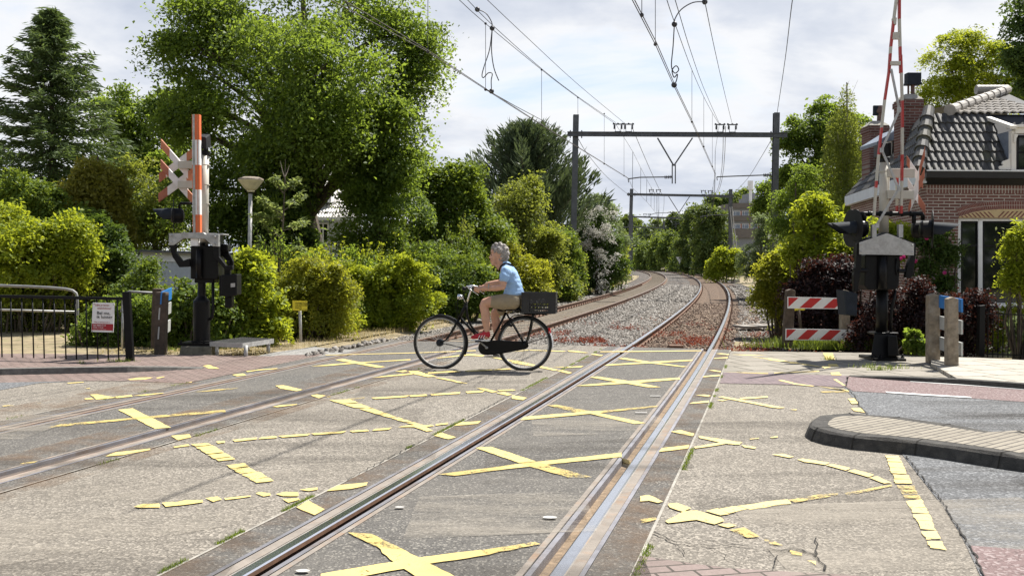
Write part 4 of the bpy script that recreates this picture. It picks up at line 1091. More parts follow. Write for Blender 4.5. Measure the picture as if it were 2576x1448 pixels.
conifer('pine_tree', 'dark bluish green pine with upright candle shoots left of the catenary portal', 52, (1322, 340), 740, 200, LM['pine'], 202, 20, .05, .50, .09, 24, up=.55, power=.60, dens=1.5)
# drooping golden cypress: hanging sprays
def weeping(name, label, Y, base, lobes, mat, seed, n, ln, leaf, wdt, cat='tree', bark='bark', trunk=.1):
    r = np.random.default_rng(seed); b = at(*base, Y); b.z = -.28+gz(Y)
    T = thing(name, b, label, cat); mb = MB(); lv = Leaves()
    tops = [at(l[0], l[1]-l[3]*.6, Y) for l in lobes]
    limbs(mb, b, at(base[0], min(l[1]-l[3]*.8 for l in lobes), Y), trunk, tops, r)
    tot = sum(l[2]*l[3] for l in lobes)
    for l in lobes:
        c = np.array(at(l[0], l[1], Y)); k = pxm(Y); rad = np.array([l[2]/k, l[2]/k*.8, l[3]/k])
        m = int(n*l[2]*l[3]/tot)
        d = unit(r.normal(size=(m, 3))); s = c+d*rad*(.55+.45*r.random(m))[:, None]
        q = 14
        tt = r.random((m, q)); P = s[:, None]+np.stack([r.normal(size=(m, q))*leaf*.5, r.normal(size=(m, q))*leaf*.5, -tt*ln*(.4+r.random((m, 1)))], 2)
        P += (d*np.array([1, 1, 0]))[:, None]*(tt*(1-tt))[:, :, None]*ln*.5
        P = P.reshape(-1, 3); N = unit(r.normal(size=P.shape)+np.repeat(d, q, 0)*.7)
        L = leaf*(.6+.8*r.random(len(P)))
        lv.add(leaf_quads(P, N, L, L*wdt, r), np.clip(np.repeat(r.random(m)*.6, q)+r.random(len(P))*.4, 0, 1))
    mb.build('trunk', M[bark], T); lv.build('crown', mat, T)
    return T
weeping('golden_cypress', 'yellowish drooping cypress in front of the spruce', 27.5, (250, 700), [(225, 430, 38, 45), (200, 490, 65, 55), (270, 470, 50, 70), (250, 550, 75, 65), (300, 560, 32, 65)], LM['gold'], 210, 2600, .95, .13, .45)
weeping('birch_tree', 'tall weeping birch right of the right catenary column', 40, (2130, 720), [(2130, 235, 14, 34), (2122, 300, 34, 46), (2150, 340, 30, 50), (2105, 370, 34, 55), (2150, 430, 46, 60), (2115, 490, 42, 55), (2160, 510, 30, 40)], LM['birch'], 211, 1500, 1.5, .085, .55, bark='barkpale')

# ---- right side of the track
plant('sycamore_tree', 'large bright green tree behind the weeping birch', 'tree', 48, (2060, 730), [(2040, 330, 60, 45), (2085, 290, 45, 50), (2150, 330, 45, 60), (2050, 420, 70, 60), (2010, 480, 55, 55), (1990, 360, 25, 18), (2085, 520, 70, 70), (2165, 440, 40, 60), (2030, 570, 60, 60)], .20, .62, .40, LM['lime'], 301, trunk=.2, nl=38, bumpy=.35)
plant('ash_tree', 'pale green feathery tree beside the right catenary column', 'tree', 41, (2000, 730), [(2030, 460, 38, 40), (2010, 530, 50, 55), (2060, 520, 40, 50), (1990, 600, 48, 50), (2050, 590, 55, 50)], .14, .5, .36, LM['lime'], 302, trunk=.1, nl=36, aspect=.4)
plant('grey_willow', 'silvery grey green willow left of the right catenary column', 'tree', 70, (1915, 720), [(1912, 575, 18, 28), (1925, 625, 32, 46), (1890, 645, 28, 40), (1930, 680, 30, 30)], .22, .62, .46, LM['grey'], 303, trunk=.12, nl=36, aspect=.32)
plant('poplar_tree', 'tall yellow green tree standing behind the grey green willow', 'tree', 86, (1935, 700), [(1938, 495, 28, 36), (1925, 530, 20, 30), (1955, 545, 30, 55)], .28, .8, .44, LM['lime'], 304, trunk=.14, nl=34)
plant('lilac_bush', 'bright green round bush at the foot of the second right catenary column', 'bush', 82, (1830, 700), [(1820, 650, 32, 28), (1850, 665, 28, 26), (1800, 672, 20, 20)], .24, .6, .5, LM['bright'], 305, part='foliage', stem='stem', nl=34)
plant('chestnut_tree', 'dark green tree left of the second right catenary column', 'tree', 104, (1800, 690), [(1785, 545, 26, 34), (1782, 600, 34, 46), (1815, 625, 24, 36), (1795, 655, 34, 28)], .34, 1.0, .46, LM['fardark'], 306, trunk=.2, nl=36)
plant('oak_tree', 'dark green tree behind the white triangular board', 'tree', 128, (1750, 690), [(1748, 550, 24, 30), (1740, 600, 32, 45), (1765, 610, 24, 50), (1745, 650, 34, 30)], .40, 1.2, .46, LM['fardark'], 307, trunk=.22, nl=36)
for i, (u, v, ru, rv, Yd, lab) in enumerate(((1690, 622, 22, 42, 165, 'rounded green tree of the row beyond the bend, just left of the white triangular board'), (1660, 630, 22, 40, 172, 'rounded green tree of the row beyond the bend, behind the tall grey column'),
                                    (1632, 636, 20, 36, 180, 'rounded green tree of the row beyond the bend, third from the white triangular board'), (1606, 640, 16, 26, 190, 'rounded green tree of the row beyond the bend, nearest the second left catenary column'), (1716, 640, 18, 36, 158, 'rounded green tree right behind the white triangular board'))):
    plant('field_maple', lab, 'tree', Yd, (u, 680), [(u, v, ru, rv), (u+4, v+18, ru, rv*.7)], .55, 1.5, .5, LM['far'], 310+i, trunk=.2, nl=34, group='tree row beyond the bend', bumpy=.15)
for i, (u, v, ru, rv, Yd, lab) in enumerate(((1580, 575, 13, 34, 260, 'narrow hazy poplar seen through the left column of the second portal'), (1604, 578, 14, 26, 265, 'broader hazy poplar right of the second left column'), (1660, 578, 20, 20, 270, 'hazy round tree far away behind the third portal, left one of two'), (1700, 570, 20, 24, 265, 'hazy round tree far away behind the third portal, right one of two'), (1630, 600, 50, 22, 240, 'hazy far belt of bushes above the bend'))):
    plant('distant_tree', lab, 'tree', Yd, (u, 660), [(u, v, ru, rv), (u, v+20, ru*.9, rv*.8)], .9, 2.2, .5, LM['fardark'], 320+i, trunk=.25, nl=30, group='trees on the skyline')
plant('alder_tree', 'dark tree behind the flat roofed apartment building', 'tree', 150, (1840, 660), [(1850, 505, 26, 18), (1810, 515, 28, 22), (1795, 530, 22, 22), (1870, 500, 20, 16)], .5, 1.4, .5, LM['far'], 330, trunk=.3, nl=32)
plant('distant_thicket', 'low green thicket far away at the end of the left track', 'thicket', 200, (1590, 660), [(1585, 625, 16, 32), (1575, 640, 14, 20), (1610, 645, 20, 18)], .7, 1.8, .55, LM['far'], 331, part='foliage', stem='stem', nl=34)
# behind and beside the brick house
plant('locust_tree', 'airy light green locust tree rising behind the tiled roof', 'tree', 42, (2450, 560), [(2410, 90, 45, 28), (2465, 130, 55, 34), (2385, 150, 45, 25), (2440, 190, 70, 28), (2360, 230, 40, 26), (2500, 190, 60, 40), (2330, 270, 36, 24), (2420, 240, 50, 24), (2540, 150, 40, 26), (2560, 210, 40, 40)], .17, .55, .22, LM['bright'], 340, trunk=.13, nl=32, aspect=.4, topuv=(2445, 110))
plant('dark_tree', 'dark green branch of a tree reaching in at the upper right edge', 'tree', 30, (2680, 400), [(2600, 40, 45, 40), (2590, 130, 30, 40), (2640, 200, 60, 60), (2700, 100, 80, 100)], .17, .5, .3, LM['dark'], 341, trunk=.2, nl=36)
# garden at the right
plant('privet_bush', 'yellow green bush left of the copper beech bush', 'bush', 22.5, (1960, 800), [(1965, 660, 55, 45), (1940, 705, 40, 45), (1990, 640, 40, 40), (1965, 750, 45, 50), (1935, 745, 34, 34)], .085, .28, .46, LM['yellowgreen'], 350, part='foliage', stem='stem', nl=36)
plant('copper_beech_bush', 'rounded dark purple copper beech bush behind the red and white barrier boards', 'bush', 19.6, (2070, 870), [(2070, 700, 85, 65), (2050, 760, 75, 70), (2110, 770, 60, 80), (2100, 690, 50, 55), (2030, 730, 45, 60), (2140, 820, 60, 50), (2090, 830, 70, 40)], .080, .26, .50, LM['copper'], 351, part='foliage', stem='stem', nl=38)
plant('cherry_laurel', 'bright leafy shrub with large drooping leaves behind the right crossing signal', 'bush', 20.4, (2120, 800), [(2040, 560, 45, 50), (2100, 590, 60, 45), (2170, 600, 45, 40), (2220, 590, 40, 30), (2060, 530, 14, 26), (2265, 610, 34, 30), (2010, 610, 40, 40), (2130, 640, 80, 30)], .15, .30, .17, LM['bright'], 352, part='foliage', stem='stem', nl=24, aspect=.36)
plant('copper_beech_hedge', 'low dark purple copper beech hedge in front of the brick house', 'hedge', 18.3, (2320, 890), [(2230, 790, 60, 70), (2310, 790, 70, 72), (2390, 790, 65, 70), (2430, 785, 45, 62), (2200, 840, 50, 50), (2280, 850, 70, 40), (2380, 850, 70, 40), (2440, 840, 36, 48)], .078, .25, .50, LM['copper'], 353, part='foliage', stem='stem', nl=38, depth=.7)
plant('bamboo_bush', 'bright yellow green shrub at the right edge in front of the window', 'bush', 17.3, (2580, 880), [(2572, 650, 30, 50), (2600, 620, 44, 60), (2605, 720, 44, 50), (2552, 610, 14, 20), (2548, 690, 16, 22)], .10, .22, .24, LM['bright'], 354, part='foliage', stem='stem', nl=26, aspect=.32)
plant('lavender_bush', 'grey green low bush behind the black garden gate', 'bush', 18.0, (2560, 890), [(2560, 840, 30, 40), (2590, 850, 30, 36)], .06, .18, .5, LM['grey'], 355, part='foliage', stem='stem', nl=32, aspect=.25)
plant('garden_bush', 'light green garden plants seen through the black gate', 'bush', 19.5, (2510, 880), [(2500, 820, 40, 30), (2530, 790, 36, 26), (2480, 850, 30, 24)], .09, .25, .4, LM['bright'], 356, part='foliage', stem='stem', nl=28)
plant('rose_climber', 'dark leafed climbing rose on the brick wall left of the window', 'climbing rose', 19.9, (2345, 760), [(2330, 620, 26, 36), (2365, 605, 26, 26), (2320, 690, 30, 40), (2350, 720, 36, 34), (2395, 640, 20, 16)], .085, .24, .26, LM['dark'], 357, part='foliage', stem='stem', nl=26, depth=.4)
rc = [o for o in scene.objects if o.name == 'rose_climber'][0]
r = np.random.default_rng(9)
for u, v in ((2331, 599), (2376, 686), (2266, 650), (2303, 657), (2273, 646)):
    c = np.array(at(u, v, 19.45)); lv = Leaves(); n = 26; d = unit(r.normal(size=(n, 3)))
    lv.add(leaf_quads(c+d*.025, d, np.full(n, .06), np.full(n, .05), r), r.random(n)); lv.build('rose_flower', LM['pink'], rc)
plant('sorrel_plant', 'small broad leaved weed at the foot of the copper beech hedge', 'weed', 17.0, (2308, 890), [(2305, 850, 14, 26), (2312, 870, 16, 16)], .11, .12, .3, LM['lime'], 358, part='foliage', stem='stem', nl=14, aspect=.7)

# ---- grass, weeds, leaf litter: nobody could count them
def blades(name, spots, h, w, mat, seed, lean=.5):
    r = np.random.default_rng(seed); P = np.array(spots); n = len(P)
    a = r.random(n)*6.283; H = h*(.4+.9*r.random(n)); d = np.stack([np.cos(a), np.sin(a), np.zeros(n)], 1)
    s = np.stack([-np.sin(a), np.cos(a), np.zeros(n)], 1)*w*(.6+.8*r.random(n))[:, None]
    V = np.empty((n, 4, 3)); ln = lean*r.random(n)
    V[:, 0] = P-s*.5; V[:, 1] = P+s*.5
    V[:, 2] = P+d*(H*ln)[:, None]+np.array([0, 0, 1.0])*H[:, None]+s*.08; V[:, 3] = V[:, 2]-s*.16
    ob = npmesh(name, V.reshape(-1, 3), np.arange(n*4).reshape(n, 4), r.random(n), mat); ob['kind'] = 'stuff'; return ob
r = np.random.default_rng(44)
sp = []
def along(o, s0, s1, n, patchy, w):
    ph = r.random(3)*6
    for s in r.uniform(s0, s1, n):
        if math.sin(s*1.9+ph[0])+math.sin(s*4.3+ph[1])+.8*math.sin(s*9+ph[2]) < patchy: continue
        p = trz(s, o+r.normal()*w, .0); sp.append((p.x, p.y, p.z))
along(-1.135, 2, 8.5, 6000, .75, .010); along(-1.13, 10, 16.5, 3500, -.2, .012); along(1.14, 3, 14, 5000, .8, .012)
along(-TD+1.12, 4, 12, 2500, 1.0, .015); along(-TD-1.1, 4, 10, 1500, .9, .015)
blades('joint_grass', sp, .018, .005, LM['moss'], 1, 1.2)
sp = []
for _ in range(26000):
    s = r.uniform(13.2, 70)**1.0; o = -TD-1.9-abs(r.normal())*1.5-.1
    p = trz(s, o, -.07); sp.append((p.x, p.y, p.z))
blades('dry_grass', sp, .11, .012, LM['drygrass'], 2, 1.3)
sp = []
for _ in range(16000):
    s = r.uniform(14, 60); o = -TD-3.6-abs(r.normal())*1.2
    p = trz(s, o, -.05); sp.append((p.x, p.y, p.z))
for _ in range(9000):
    s = r.uniform(24, 90); o = 4.2+abs(r.normal())*1.4
    p = trz(s, o, -.12); sp.append((p.x, p.y, p.z))
for u, v, n, w in ((2160, 875, 2400, .45), (2235, 880, 1500, .3), (2110, 880, 900, .5), (2020, 875, 900, .4)):
    c = G(u, v, 0)
    for _ in range(n): sp.append((c.x+r.normal()*w, c.y+abs(r.normal())*w*.6, 0))
blades('green_grass', sp, .17, .012, LM['grass'], 3, 1.1)
sp = []
for u, v, n, w in ((2215, 932, 120, .09), (2087, 905, 60, .05), (298, 914, 160, .12), (205, 917, 40, .03), (430, 884, 150, .1), (2180, 925, 60, .1), (2260, 928, 70, .12)):
    c = G(u, v, 0)
    for _ in range(n): sp.append((c.x+r.normal()*w, c.y+abs(r.normal())*w*.6, 0))
blades('grass_tufts', sp, .075, .008, LM['grass'], 4, 1.1)
sp = []
for _ in range(3400):
    s = SE+.1+abs(r.normal())*3.6; o = r.choice([r.normal(-2.5, .5), r.normal(0, .5), r.normal(1.9, .5), r.normal(-1.6, .3)])
    if math.sin(s*1.3+o*2.2)+math.sin(o*3.1-s*1.9)+.6*math.sin(s*4.1) < .75: continue
    p = trz(s, o, -.13); sp.append((p.x, p.y, p.z))
lv = Leaves(); P = np.repeat(np.array(sp), 7, 0); P = P+r.normal(size=P.shape)*np.array([.05, .05, .03])+np.array([0, 0, .05])
n = len(P); lv.add(leaf_quads(P, unit(r.normal(size=(n, 3))+np.array([0, 0, .8])), .035*(.5+r.random(n)), .022+.01*r.random(n), r), r.random(n))
V = lv.V[0]; ob = npmesh('red_weeds', V.reshape(-1, 3), np.arange(n*4).reshape(n, 4), lv.R[0], LM['redweed']); ob['kind'] = 'stuff'
# dry leaves along the left kerb
P = []
for _ in range(1500):
    t = r.random(); c = G(340*t, 936-8*t, 0) if r.random() < .6 else G(250+r.random()*420, 882+r.normal()*4, .02)
    P.append((c.x+r.normal()*.05, c.y-abs(r.normal())*.05, .02))
P = np.array(P); n = len(P)
V = leaf_quads(P, unit(r.normal(size=(n, 3))*.5+np.array([0, 0, 1])), .05*(.5+r.random(n)), .035*(.5+r.random(n)), r)
ob = npmesh('dry_leaves', V.reshape(-1, 3), np.arange(n*4).reshape(n, 4), r.random(n), LM['drygrass']); ob['kind'] = 'stuff'
# ================================================================== BUILT THINGS
def text_on(body, o, right, up, size, mat, parent, name='lettering', align='LEFT', shear=0.0, sx=1.0, space=1.0):
    """raised lettering: o = left end of the base line, right/up = directions of the sign face"""
    cu = bpy.data.curves.new(name, 'FONT'); cu.body = body; cu.size = size; cu.extrude = .0008; cu.align_x = align; cu.shear = shear; cu.space_character = space
    cu.materials.append(mat); cu.resolution_u = 3
    ob = bpy.data.objects.new(name, cu); COL.objects.link(ob); ob.parent = parent
    right = Vector(right).normalized(); up = Vector(up); up = (up-right*up.dot(right)).normalized(); n = right.cross(up)
    p = Vector(o)-Vector(parent['_o'])
    me = bpy.data.meshes.new_from_object(ob); bpy.data.objects.remove(ob)
    ob = bpy.data.objects.new(name, me); COL.objects.link(ob); ob.parent = parent
    ob.matrix_local = Matrix(((right.x*sx, up.x, n.x, p.x), (right.y*sx, up.y, n.y, p.y), (right.z*sx, up.z, n.z, p.z), (0, 0, 0, 1)))
    return ob
def facepoly(mb, pts, Y, thick, m=0):
    """outline read off the photo at distance Y, given real thickness behind it"""
    P = [at(u, v, Y) for u, v in pts]; mb.prism(P, (0, thick, 0), m); return mb

# ---------------------------------------------------------------- black railing at the left
RF = lambda x, y: (.29486*x, 697.6+.29486*y)
YF = 14.95
base = at(*RF(1115, 742), YF)
T = thing('railing', base, 'black metal railing with vertical bars along the left pavement', 'railing')
mb = MB(); mb.bar(at(*RF(-900, 142), YF+.5), at(*RF(1075, 182), YF), .045, .045); mb.build('top_rail', M['black'], T, bevel=.006)
mb = MB(); mb.bar(at(*RF(-900, 684), YF+.5), at(*RF(1090, 720), YF), .03, .045); mb.build('bottom_rail', M['black'], T, bevel=.004)
mb = MB(); mb.bar(at(*RF(1079, 120), YF), at(*RF(1114, 745), YF), .11, .09, up=(0, 1, 0)); mb.build('post', M['black'], T, bevel=.01)
def lerp(a, b, t): return a+(b-a)*t
for x in [5, 90, 182, 275, 365, 460, 550, 640, 733, 823, 912, 1000]+[-88-92*k for k in range(6)]:
    yt = 160+x*.021; t = .5*(1000-x)/1900
    mb = MB(); mb.tube([at(*RF(x, yt), YF+t), at(*RF(x+13, 700+x*.018), YF+t)], .011, 8); mb.build('bar', M['black'], T, smooth=True)
# sign on the railing
o = at(*RF(783, 462), YF-.06)
S = thing('information_sign', o, 'white and dark red helpline sign fixed to the black railing', 'sign')
c = [at(*RF(x, y), YF-.06) for x, y in ((780, 463), (967, 468), (977, 218), (791, 214))]
mb = MB(); mb.prism(c, (0, .012, 0)); mb.build('panel', M['whitep'], S)
rt = (c[1]-c[0]).normalized(); up = (c[3]-c[0]).normalized(); W_ = (c[1]-c[0]).length; H_ = (c[3]-c[0]).length; nf = rt.cross(up)
def sp_(x, y, d=.002): return c[0]+rt*(x*W_)+(c[3]-c[0])*y+(rt.cross(up))*d
if nf.y > 0: nf = -nf
def sp_(x, y, d=.002): return c[0]+(c[1]-c[0])*x+(c[3]-c[0])*y+Vector((0, -d, 0))
mb = MB(); mb.quad(sp_(.015, .06), sp_(.985, .06), sp_(.985, .285), sp_(.015, .285)); mb.build('red_band', M['darkred'], S)
for body, x, y, sz, mt in (('"Lijkt je leven', .07, .89, .042, 'darkred'), ('uitzichtloos?', .22, .785, .042, 'darkred'), ('Bel me,', .21, .60, .068, 'black'), ('ik luister', .21, .47, .068, 'black'), ('Wat je verhaal ook is.', .10, .32, .027, 'darkred'),
                          ('Bel 0800-0113', .08, .205, .032, 'whitep'), ('Chat 113.nl', .08, .135, .032, 'whitep'), ('Dag en nacht, anoniem en gratis', .08, .08, .015, 'whitep')):
    text_on(body, sp_(x, y, .004), rt, up, sz, M[mt], S)
mb = MB()
for x, y in ((.05, .95), (.95, .95), (.05, .03), (.95, .03)): mb.ball(sp_(x, y, .002), .008, 8, 4)
mb.build('screw', M['galv'], S)

# ---------------------------------------------------------------- grey hand rails behind it
M['galvpipe'] = plain('pipe_grey', (.25, .25, .245), .6, .3, var=.2)
def handrail(lab, pts, Y, r=.026, uprights=(), group=None, nm='handrail'):
    P = [at(*RF(x, y), Y) for x, y in pts]
    b = Vector((P[0].x, P[0].y, 0)); T = thing(nm, b, lab, 'handrail', group)
    mb = MB(); mb.tube(P, r, 8); mb.build('top_rail', M['galvpipe'], T, smooth=True)
    return T
YH = 18.6
T = handrail('bent grey tubular hand rail behind the black railing at the far left', [(-700, 50), (-200, 62), (200, 76), (420, 86), (560, 98), (620, 112), (650, 135), (660, 170), (662, 300), (650, 560)], YH)
mb = MB(); mb.tube([at(*RF(-700, 255), YH), at(*RF(660, 294), YH)], .02, 8); mb.build('lower_rail', M['galv'], T, smooth=True)
T = handrail('grey hand rail running from the black railing post to the blue sign post', [(1320, 133), (1105, 120), (1060, 140), (1050, 200), (1036, 290), (1066, 300)], 17.2, .022)
mb = MB(); mb.tube([at(*RF(1050, 200), 17.2), at(*RF(1040, 640), 17.2)], .02, 8); mb.build('upright', M['galv'], T, smooth=True)

# ---------------------------------------------------------------- sign post with blue plate
YB = 16.25
T = thing('sign_post', at(*RF(1370, 655), YB), 'dark post with narrow blue plate and boards seen edge on, left of the left signal', 'sign post')
mb = MB(); mb.bar(at(*RF(1384, 125), YB), at(*RF(1370, 657), YB), .17, .16, up=(0, 1, 0)); mb.build('post', M['darkwood'], T, bevel=.012)
mb = MB(); mb.bar(at(*RF(1352, 95), YB+.9), at(*RF(1335, 640), YB+.9), .16, .16, up=(0, 1, 0)); mb.build('post', M['darkwood'], T, bevel=.012)
def slant(mb, x0, x1, y0, y1, dy, Y, sk=12):
    P = [at(*RF(x0, y0), Y-.1), at(*RF(x1, y0+dy), Y-.1-.0), at(*RF(x1-sk*.6, y1), Y-.1), at(*RF(x0-sk*.3, y1-dy), Y-.1)]
    q = [P[0]+Vector((0, .75, 0)), P[1], P[2], P[3]+Vector((0, .75, 0))]
    n = (q[1]-q[0]).cross(q[3]-q[0]).normalized()*.02
    mb.prism(q, n)
mb = MB(); slant(mb, 1322, 1372, 95, 228, 28, YB); mb.build('blue_plate', M['blue'], T)
mb = MB(); slant(mb, 1318, 1356, 222, 360, 38, YB); mb.build('board', M['signback'], T)
mb = MB(); slant(mb, 1312, 1350, 378, 525, 44, YB); mb.build('board', M['signback'], T)

# ---------------------------------------------------------------- left crossing signal with raised boom
A1 = lambda x, y: (375.6+.25012*x, 550+.25012*y)       # lower close-up
A2 = lambda x, y: (375.6+.1853*x, 268.3+.1853*y)       # upper close-up
A3 = lambda x, y: (.46326*x, 268.3+.46326*y)           # lamp close-up
YS = 16.45; k = pxm(YS)
def a1(x, y, d=0.0): return at(*A1(x, y), YS+d)
def a2(x, y, d=0.0): return at(*A2(x, y), YS+d)
def a3(x, y, d=0.0): return at(*A3(x, y), YS+d)
gb = a1(460, 1358, -.35); gb.z = 0
mb = MB()
for lo_, hi_ in (((300, 1360), (330, 1275)),):
    p = [a1(298, 1362, -.35), a1(622, 1362, -.35), a1(690, 1340, .45), a1(360, 1340, .45)]
    q = [a1(312, 1282, -.32), a1(628, 1282, -.32), a1(668, 1262, .38), a1(372, 1262, .38)]
    for v in p: v.z = -.02
    hz = q[0].z
    for v in q: v.z = hz
    mb.add(p+q, [[0, 1, 5, 4], [1, 2, 6, 5], [2, 3, 7, 6], [3, 0, 4, 7], [4, 5, 6, 7]])
tag(mb.build('foundation_block', M['concdark'], bevel=.02), 'mossy concrete block carrying the left crossing signal', 'concrete block')
T = thing('crossing_signal', a1(525, 1240), 'left crossing signal with vertical orange and white boom and black counterweight', 'crossing signal', 'level crossing signals')
cyl = a1(527, 1230); 
def axis(x, y0, y1, d=0.0): return a1(x, y0, d), a1(x, y1, d)
mb = MB(); hz = q[0].z
mb.prism([Vector((a1(340, 1240).x, YS-.27, hz+.01)), Vector((a1(712, 1240).x, YS-.27, hz+.01)), Vector((a1(712, 1240).x, YS+.3, hz+.01)), Vector((a1(340, 1240).x, YS+.3, hz+.01))], (0, 0, .035))
for x in (365, 480, 590, 690):
    mb.lathe(Vector((a1(x, 1240).x, YS-.22, hz+.04)), [(.02, 0), (.02, .025), (.012, .03), (.012, .05)], 6)
mb.build('base_plate', M['black'], T)
hC = a1(527, 840).z-cyl.z; hS = a1(533, 775).z-cyl.z; hP = a1(533, 240).z-cyl.z; rb = 83*.25012/k
mb = MB(); cz = cyl.copy(); cz.z = hz+.04; dz = cz.z-cyl.z
mb.lathe(cz, [(rb*1.25, 0), (rb*1.25, .03), (rb, .035), (rb, hC-dz), (rb*.97, hC-dz+.03), (.065, hS-dz), (.062, hP-dz)], 24); mb.build('pedestal', M['black'], T, smooth=False)
# beige mast
mb = MB(); mb.tube([a1(545, 300, .06), a2(745, 640, .06)], .078, 18); mb.build('mast', M['beigemast'], T, smooth=True)
mb = MB()
for yy in (795, 1062, 1320): mb.tube([a2(757-(yy-795)*.009, yy+6, .06), a2(757-(yy-795)*.009, yy-6, .06)], .082, 18)
mb.build('mast_band', M['beigemast'], T)
mb = MB(); mb.tube([a2(759, 662, .06), a2(762, 605, .06)], .083, 16); mb.tube([a2(762, 606, .06), a2(775, 560, .06)], .04, 10); mb.build('mast_cap', M['black'], T, smooth=False)
mb = MB()
f0 = [a2(662, 395, -.05), a2(770, 418, -.12), a2(778, 590, -.12), a2(662, 560, -.05)]; f1 = [a2(700, 372, .32), a2(828, 374, .30), a2(842, 535, .30), a2(700, 540, .32)]
mb.add(f0+f1, [[3, 2, 1, 0], [4, 5, 6, 7], [0, 1, 5, 4], [1, 2, 6, 5], [2, 3, 7, 6], [3, 0, 4, 7]]); mb.build('lamp_box', M['blackmatt'], T, bevel=.015)
# machine housing
mb = MB(); P = [a1(413, 272, -.12), a1(690, 272, -.12), a1(690, 612, -.12), a1(413, 605, -.12)]; mb.prism(P, (0, .42, 0))
mb.prism([a1(700, 250, .02), a1(788, 258, .02), a1(790, 330, .02), a1(705, 330, .02)], (0, .2, 0)); mb.build('drive_housing', M['black'], T, bevel=.02)
mb = MB(); mb.prism([a1(452, 605, -.08), a1(650, 605, -.08), a1(640, 645, -.08), a1(455, 645, -.08)], (0, .3, 0)); mb.build('housing_foot', M['black'], T, bevel=.01)
mb = MB(); mb.tube([a1(500, 300, -.17), a1(500, 600, -.17)], .05, 10); mb.ball(a1(512, 362, -.16), .02, 8, 6); mb.build('drive_shaft', M['black'], T, smooth=True)
mb = MB(); mb.tube([a1(640, 590, -.05), a1(640, 930, -.05), a1(632, 985, -.05), a1(605, 1015, -.05)], .026, 10); mb.build('cable_conduit', M['black'], T, smooth=True)
# galvanised head bracket
mb = MB(); P = [a1(x, y, -.28) for x, y in ((195, 145), (318, 145), (330, 138), (545, 138), (562, 156), (695, 160), (695, 280), (640, 277), (560, 203), (345, 197), (245, 267), (197, 267))]
mb.prism(P, (0, .10, 0)); mb.prism([a1(x, y, -.18) for x, y in ((545, 140), (745, 150), (745, 165), (545, 165))], (0, .32, 0))
for x, y in ((220, 168), (220, 235), (660, 182), (660, 248)): mb.ball(a1(x, y, -.29), .017, 8, 4)
mb.build('boom_bracket', M['galv'], T, bevel=.006)
mb = MB(); mb.prism([a1(697, 165, -.17), a1(745, 155, .1), a1(745, 250, .1), a1(697, 280, -.17)], (-.03, .06, 0)); mb.build('bracket_end', M['black'], T)
def arm(mb, pts, w, th, d): 
    for (x0, y0), (x1, y1) in zip(pts[:-1], pts[1:]): mb.bar(a1(x0, y0, d), a1(x1, y1, d), th, w, up=(1, 0, 0))
mb = MB(); P = [a1(x, y, -.26) for x, y in ((205, 262), (297, 262), (262, 300), (262, 335), (330, 425), (400, 400), (408, 482), (300, 488), (232, 385), (208, 305))]; mb.prism(P, (0, .09, 0)); mb.build('boom_arm', M['black'], T, bevel=.008)
mb = MB(); P = [a1(x, y, -.22) for x, y in ((642, 278), (696, 278), (700, 380), (770, 470), (835, 470), (838, 515), (765, 520), (690, 430), (650, 385))]; mb.prism(P, (0, .10, 0))
P = [a1(x, y, .10) for x, y in ((700, 255), (745, 262), (820, 380), (842, 430), (842, 500), (790, 500), (790, 440), (715, 350))]; mb.prism(P, (0, .07, 0))
mb.bar(a1(790, 440, -.1), a1(790, 440, .12), .05, .05); mb.build('boom_arm', M['black'], T, bevel=.008)
mb = MB(); mb.bar(a1(790, 500, -.02), a1(790, 575, -.02), .10, .10, up=(0, 1, 0)); mb.prism([a1(x, y, -.24) for x, y in ((722, 566), (880, 555), (880, 770), (770, 790), (722, 768))], (0, .04, 0))
mb.prism([a1(x, y, -.20) for x, y in ((700, 572), (878, 556), (878, 768), (700, 780))], (0, .30, 0)); mb.prism([a1(x, y, -.12) for x, y in ((757, 780), (828, 780), (828, 885), (800, 900), (757, 892))], (0, .16, 0)); cw = mb.build('counterweight', M['black'], T, bevel=.015)
mb = MB(); mb.prism([a1(x, y, -.252) for x, y in ((818, 650), (862, 646), (862, 684), (818, 690))], (0, .012, 0)); mb.build('slot', M['galv'], cw)
# boom: aluminium profile with coloured bands
mb = MB(); segs = [(105, 450, 'o'), (450, 790, 'w'), (790, 1125, 'o'), (1125, 1465, 'w'), (1465, 1760, 'o')]
bx = lambda y: 577+(y-105)*.0075
for y0, y1, c_ in segs:
    x0, x1 = bx(y0), bx(y1)
    mb.prism([a2(x0+36, y0, -.24), a2(x0+101, y0, -.24), a2(x1+101, y1, -.24), a2(x1+36, y1, -.24)], (0, .10, 0), 1 if c_ == 'o' else 2)
    mb.prism([a2(x0, y0, -.235), a2(x0+7, y0, -.235), a2(x1+7, y1, -.235), a2(x1, y1, -.235)], (0, .09, 0), 1 if c_ == 'o' else 2)
mb.prism([a2(584, 105, -.25), a2(613, 105, -.25), a2(626, 1760, -.25), a2(596, 1760, -.25)], (0, .11, 0), 0)
mb.prism([a2(646, 106, -.245), a2(654, 106, -.245), a2(667, 1760, -.245), a2(659, 1760, -.245)], (0, .01, 0), 3)
mb.prism([a1(415, 200, -.24), a1(490, 200, -.24), a1(490, 272, -.24), a1(415, 272, -.24)], (0, .10, 0), 2)
mb.build('boom', [M['galv'], M['orange'], M['whitep'], M['orangefade']], T)
